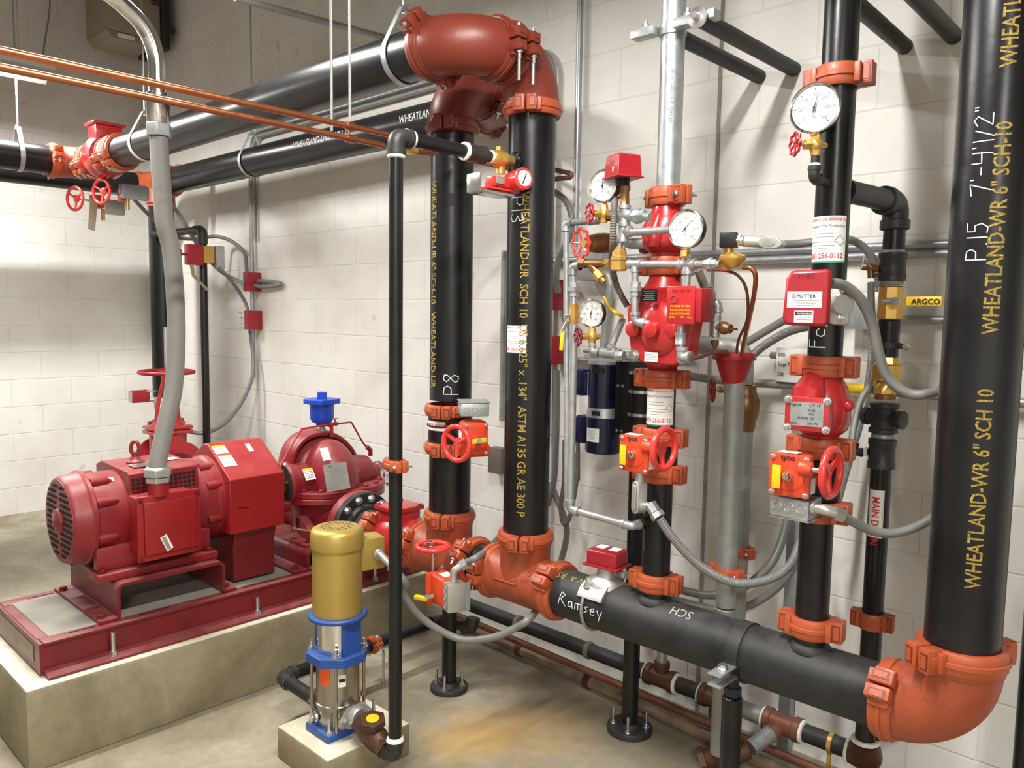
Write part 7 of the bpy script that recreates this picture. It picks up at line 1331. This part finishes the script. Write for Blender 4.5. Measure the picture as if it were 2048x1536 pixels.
# ------------------------------------------------------------------ pipes along the foot of the right wall
FY, fz = 2.545, .165
def Pf(x): # x world
    return V((x, FY, fz))
for (x0, x1, m, lab) in ((-2.72, -1.64, 'pipe_dull', 'black pipe low along the wall behind the two orange tees'), (-1.53, -1.40, 'pipe_dull', 'short black pipe low along the wall between two brown tees'), (-1.02, -.86, 'pipe_dull', 'short black pipe low along the wall with a ring hanger, near the right elbow'), (-1.30, -1.17, 'galv_dull', 'short grey pipe low along the wall behind the black support post')):
    o = pipe('low_pipe', lab, (x0, FY, fz), (x1, FY, fz), .0302, m)
    if x0 < -2: 
        for x in (-2.35, -1.95): MB('rust_grey').lathe((x, FY, fz), (1, 0, 0), [(0, .031), (.004, .036), (.02, .036), (.024, .031)], 28).build('joint_ring', o)
def lowtee(x, br, m, label, rb=.024):
    t = thing('pipe_tee', label, 'pipe tee', (x, FY, fz-.04)); mb = MB(m); tfit(mb, (x, FY, fz), (1, 0, 0), br, .032, .065, rb); mb.build('body', t)
    for s in (-1, 1): MB('white_tape').lathe((x+s*.062, FY, fz), (s, 0, 0), [(0, .033), (.003, .039), (.010, .037), (.013, .031)], 28).build('joint_tape', t)
    return t
t = lowtee(-1.585, (0, 0, 1), 'bronze_dark', 'dark brown tee low on the wall pipe just right of the pipe post'); MB('galv').cyl((-1.585, FY, fz+.06), (-1.585, FY, fz+.13), .020).build('riser_nipple', t)
t = lowtee(-1.345, (0, 0, -1), 'bronze_dark', 'brown tee half hidden behind the galvanized drain pipe and post')
t = lowtee(-1.095, (-.35, -1, -.35), 'copper_dull', 'orange-brown tee low on the wall with a grey branch pointing at the camera'); a = V((-1.095, FY, fz)); d = V((-.35, -1, -.35)).normalized(); MB('galv').lathe(a+d*.055, d, [(0, .031), (.012, .031), (.014, .026), (.10, .026)], 24).build('grey_branch', t)
b = a+d*.16; t = thing('swing_check_valve', 'brown bronze check valve with a yellow centre at the floor right of the black post', 'valve', b); d2 = V((-.9, -.6, -.4)).normalized(); mb = MB('bronze_dark'); mb.tube([b, b+d2*.05, b+d2*.10, b+d2*.15], [.030, .042, .042, .032], 24); mb.hex(b+d2*.15, b+d2*.17, .042); mb.build('body', t)
p = b+d2*.06; u_ = V((.1, -.2, 1)).normalized(); MB('bronze_dark').hex(p+u_*.02, p+u_*.065, .036).build('cap', t); MB('yellow').lathe(p+u_*.065, u_, [(0, .016), (.002, .016)], 20).build('yellow_dot', t)
t = thing('ring_hanger', 'brass-coloured ring hanger around the low wall pipe near the right elbow', 'pipe hanger', (-.93, FY, fz)); MB('brass').lathe((-.935, FY, fz), (1, 0, 0), [(0, .031), (0, .035), (.014, .035), (.014, .031)], 32, closed=True).build('ring', t); MB('brass').cyl((-.928, FY-.02, fz-.03), (-.928, FY-.02, .0), .007).build('leg', t)
mb = MB('bronze_dark'); mb.tube(fil([(-.86, FY, fz), (MX+.0, FY-.02, fz), (MX, MY, fz+.09)], .05), .040, 28); o = mb.build('pipe_elbow', loc=(MX, MY, fz)); tag(o, 'large brown elbow at the foot of the MAIN DRAIN pipe, beside the orange coupling', 'pipe elbow'); MB('white_tape').lathe((MX, MY, fz+.085), (0, 0, 1), [(0, .040), (.003, .043), (.012, .040)], 28).build('joint_tape', o); MB('white_tape').lathe((-.868, FY, fz), (-1, 0, 0), [(0, .041), (.003, .044), (.010, .040)], 28).build('joint_tape', o)
o = run('low_pipe', 'thin rusty brown tube along the wall under the black low pipe', [(-2.75, 2.50, .115), (-.60, 2.50, .075)], .0145, 'copper_dull', 'pipe', 'f', n=18)
o = run('low_pipe', 'stained tan pipe lying lowest along the wall on the floor', [(-2.80, 2.595, .035), (-.60, 2.455, .035)], .0242, 'pipe_tan', 'pipe', 'f', n=20); MB('bronze_dark').lathe((-2.36, 2.566, .035), (1, -.063, 0), [(0, .025), (.003, .031), (.03, .031), (.033, .025)], 24).build('joint_sleeve', o)
MB('bronze_dark').lathe((-1.95, 2.542, .035), (1, -.063, 0), [(0, .025), (.003, .031), (.03, .031), (.033, .025)], 24).build('joint_sleeve', o)
# ------------------------------------------------------------------ pipe stubs and strut at the top right
for (x, y0, lab, m) in ((-1.359, 2.15, 'black pipe brace running from the wall to the galvanized riser, left of its twin', 'pipe_dull'), (-1.232, 2.06, 'black pipe brace with a bright end plate right of the galvanized riser', 'pipe_dull'), (-.875, 2.0, 'black pipe brace ending at the wall between the stickered riser and the P.15 riser', 'pipe_dull'), (-.735, 1.9, 'black pipe brace entering from the top edge beside the P.15 riser', 'pipe_dull')):
    z = 2.41; o = pipe('brace_pipe', lab, (x, y0, z+(0.0 if x < -1 else .02)), (x, W_-.002, z), .0242, m)
    if x == -1.232: MB('steel').lathe((x, y0, z), (0, -1, 0), [(0, .0242), (.002, .030), (.008, .030), (.010, .012), (.03, .010)], 24).build('end_plate', o)
zs = 2.418; t = thing('strut_clamp', 'galvanized strut channel clamped across the galvanized riser near the top', 'strut channel', (XR, 2.09, zs-.02)); 
for (a, b) in ((-1.475, XR-.035), (XR+.035, -1.19)): MB('galv').box(((a+b)/2, 2.09, zs), (b-a, .041, .026), bev=.002).build('channel', t)
MB('galv').lathe((XR, YM, zs-.014), (0, 0, 1), [(0, .037), (0, .041), (.03, .041), (.03, .037)], 32, closed=True).build('clamp_band', t)
for x in (-.07, .075): MB('steel').bolt((XR+x, 2.085, zs+.012), (.2, -.1, 1), .025, .006, 1.9).build('bolt', t)
# ------------------------------------------------------------------ writing on the pipes
tc8 = tocam(-2.35, YM); tc13 = tocam(-1.93, YM); tc15 = tocam(-.478, YM)
def left(v, a): return Matrix.Rotation(-a, 3, 'Z')@v
def zat(x, y, X_): return PY(x, y, YM-.08).z
text_pipe('pipe_stencil', 'WHEATLAND-UR  SCH 10  US 6.625" x .134"  ASTM A135 GR AE 300 P', (-1.93, YM, zat(1045, 383, 0)), (0, 0, -1), left(tc13, .22), R6, .043, 'stencil', P13, bold=.012, sx=.88)
text_pipe('pipe_stencil', 'WHEATLAND-UR 6" SCH-10   WHEATLAND-UR', (-2.35, YM, zat(872, 362, 0)), (0, 0, -1), left(tc8, .95), R6, .043, 'stencil', P8a, bold=.012, sx=.88)
for y, tx in ((1182, 'WHEATLAND-WR 6" SCH 10'), (668, 'WHEATLAND-WR 6" SCH-10'), (143, 'WHEATLAND-WR 6" SCH')): text_pipe('pipe_stencil', tx, (-.478, YM, PY(1960, y, YM-.08).z), (0, 0, 1), left(tc15, -.15), R6, .046, 'stencil', P15, bold=.014, sx=.80)
for xs, tx in ((595, 'WHEATLAND-UR 6" SCH-10'), (800, 'WHEATLAND-UR 6" SCH')):
    p = PY(xs, 280, 2.37); d = (V((-2.51, 2.46, ZH))-HL).normalized(); text_pipe('pipe_stencil', tx, HL+d*(p.x-HL.x), tuple(d), (0, -1, .12), R6, .05, 'stencil_white', H2, bold=.012, sx=.80)
S = {'P': [[(0, 0), (0, 1)], [(0, 1), (.45, .95), (.55, .72), (.4, .5), (0, .48)]], '8': [[(.5, .95), (.2, 1), (.05, .8), (.5, .3), (.4, .02), (.1, .05), (.02, .25), (.5, .75), (.5, .95)]], '1': [[(.1, 0), (.1, 1)]], '3': [[(0, .9), (.4, 1), (.5, .75), (.15, .55), (.5, .4), (.5, .1), (.2, -.02), (0, .1)]], '5': [[(.55, 1), (.1, 1), (.08, .6), (.4, .62), (.5, .3), (.3, 0), (0, .05)]], '.': [[(0, 0), (.08, .06)]], '7': [[(0, .9), (.6, 1), (.25, 0)]], '-': [[(0, .5), (.4, .5)]], '4': [[(0, 1), (.0, .5), (.6, .52)], [(.55, 1), (.5, 0)]], "'": [[(0, 1), (0, .8)]], '/': [[(0, 0), (.35, .9)]], '2': [[(0, .8), (.3, 1), (.5, .8), (0, .1), (.6, .1)]], '"': [[(0, 1), (0, .8)], [(.15, 1), (.15, .8)]], 'R': [[(0, 0), (.25, 1), (.6, .85), (.25, .5), (.7, .0)]], 'a': [[(.4, .5), (.1, .45), (.05, .1), (.35, .1), (.42, .5), (.48, 0)]], 'm': [[(0, 0), (.05, .5), (.3, .5), (.3, .05)], [(.3, .5), (.58, .5), (.6, 0)]], 's': [[(.4, .5), (.1, .45), (.35, .2), (.05, 0)]], 'e': [[(0, .28), (.4, .3), (.3, .52), (.02, .35), (.1, .02), (.42, .08)]], 'y': [[(0, .5), (.18, .1)], [(.45, .5), (.1, -.35)]]}
def chalk(txt, size, adv=.72, wid=.0032):
    out = []; x = 0
    for ch in txt:
        if ch == ' ': x += .6*size; continue
        for st in S[ch]: out.append([(x+a*size, b*size) for a, b in st])
        w_ = max(a for st in S[ch] for a, b in st); x += (w_+.22)*size
    return out
def strokes_up(txt, size): return chalk(txt, size)
pz8 = PY(895, 790, YM-.08).z; strokes_pipe('chalk_writing', chalk('P8', .060), (-2.35, YM, pz8), (0, 0, 1), left(tc8, -.38), R6, 'chalk', P8a)
strokes_pipe('chalk_writing', chalk('P13', .052), (-1.93, YM, PY(1025, 396, YM-.08).z), (0, 0, -1), left(tc13, .92), R6, 'chalk', P13)
strokes_pipe('chalk_writing', chalk("P.15  7'-4'1/2\"", .043), (-.478, YM, PY(1950, 520, YM-.08).z), (0, 0, 1), left(tc15, .04), R6, 'chalk', P15, .0024)
rp = PY(1118, 1205, YM-.08); strokes_pipe('chalk_writing', chalk('Ramsey', .045), (rp.x, YM, ZM), (1, 0, 0), (0, -1, -.10), R6, 'chalk', PM, .003)
text_pipe('pipe_stencil', 'SCH', (-1.20, YM, ZM), (-1, 0, 0), (0, -.55, 1), R6, .045, 'stencil_white', PM, sx=.9); text_pipe('pipe_stencil', 'ISV A  RS', (-1.60, YM, ZM), (-1, 0, 0), (0, -.5, 1), R6, .040, 'stencil', PM, sx=.9)
call_sticker((-1.93, YM, PY(1030, 679, YM-.08).z), left(tc13, .62), .0842, .098, P13, .088)
# raised foundry lettering on the large tee and elbow
tp_ = [('O', 1.05, .075), ('MB', .55, .055), ('S', -.55, .05), ('GFIL', .35, -.005), ('GBF', -.15, -.03)]
for tx, al, xo in tp_: text_pipe('raised_letters', tx, (-1.93+xo, YM, ZM), (0, 1, 0) if 0 else (1, 0, 0), (0, -1, al*.8), R6+.010, .030, 'orange', t13, sx=.9, bold=.02, lift=.0018)
mb = MB('orange'); mb.tube([V((-2.0+.11*k/8, YM, ZM))+V((0, -1, .12)).normalized()*(R6+.0115) for k in range(9)], .0035, 8); mb.build('raised_bar', t13)
eb = [o for o in bpy.data.objects if o.name == 'pipe_elbow'][0]; cc = V((-.478-.145, YM, ZM+.145))
for k, (x, z) in enumerate(((-.52, .655), (-.485, .665))):
    p = V((x, YM-R6-.0085, z-.02)); MB('orange').torus(p+V((0, .003, 0)), (0, 1, 0), .014, .0018, 24, 6).build('raised_ring', eb); text_flat('raised_letters', 'R4'[k], p+V((-.005, -.0, -.007)), (1, 0, 0), (0, 0, 1), .018, 'orange', eb, lift=.001)
# ------------------------------------------------------------------ the wall joint and right edge post
jt = MB('caulk'); jt.box((-1.515, Y1-.001, ZC/2), (.014, .004, ZC)); o = jt.build('trim_1'); o['kind'] = 'structure'

bp = PY(2052, 1100, 2.45); pipe('riser_pipe', 'black vertical pipe just entering the picture at the lower right edge', (bp.x+.05, 2.45, 0), (bp.x+.05, 2.45, 1.55), .0445)

# ------------------------------------------------------------------ repeats share a group phrase
GROUPS = {'pipe_coupling': 'bolted grooved pipe couplings', 'pipe_elbow': 'pipe elbows', 'pipe_tee': 'pipe tees', 'riser_pipe': 'upright riser pipes', 'overhead_pipe': 'overhead six inch pipes', 'pressure_gauge': 'round pressure gauges', 'gear_butterfly_valve': 'gear operated valves with red handwheels', 'flexible_conduit': 'flexible grey conduits', 'wall_conduit': 'galvanized conduits on the walls', 'junction_box': 'electrical junction boxes', 'copper_tube': 'copper tubes', 'check_valve': 'red check valves', 'brace_pipe': 'black pipe braces at the wall', 'clevis_hanger': 'ring hangers of the overhead pipes', 'trim_piping': 'galvanized trim piping of the alarm valve', 'drain_trim': 'galvanized trim piping of the alarm valve', 'low_pipe': 'pipes along the foot of the wall', 'gauge_valve': 'small gauge valves', 'flow_switch': 'red flow switches', 'compressor_motor': 'navy compressor motors', 'threaded_rod': 'rods holding the copper tubes', 'pipe_stand': 'floor mounted pipe stands', 'ball_valve': 'quarter turn ball valves', 'drain_pipe': 'drain pipes', 'swing_check_valve': 'bronze check valves with yellow dots'}
from collections import Counter
base = lambda o: o.name.split('.')[0]
tops = [o for o in bpy.data.objects if o.parent is None and 'label' in o]; cnt = Counter(base(o) for o in tops)
for o in tops:
    if 'group' not in o and cnt[base(o)] > 1 and base(o) in GROUPS: o['group'] = GROUPS[base(o)]
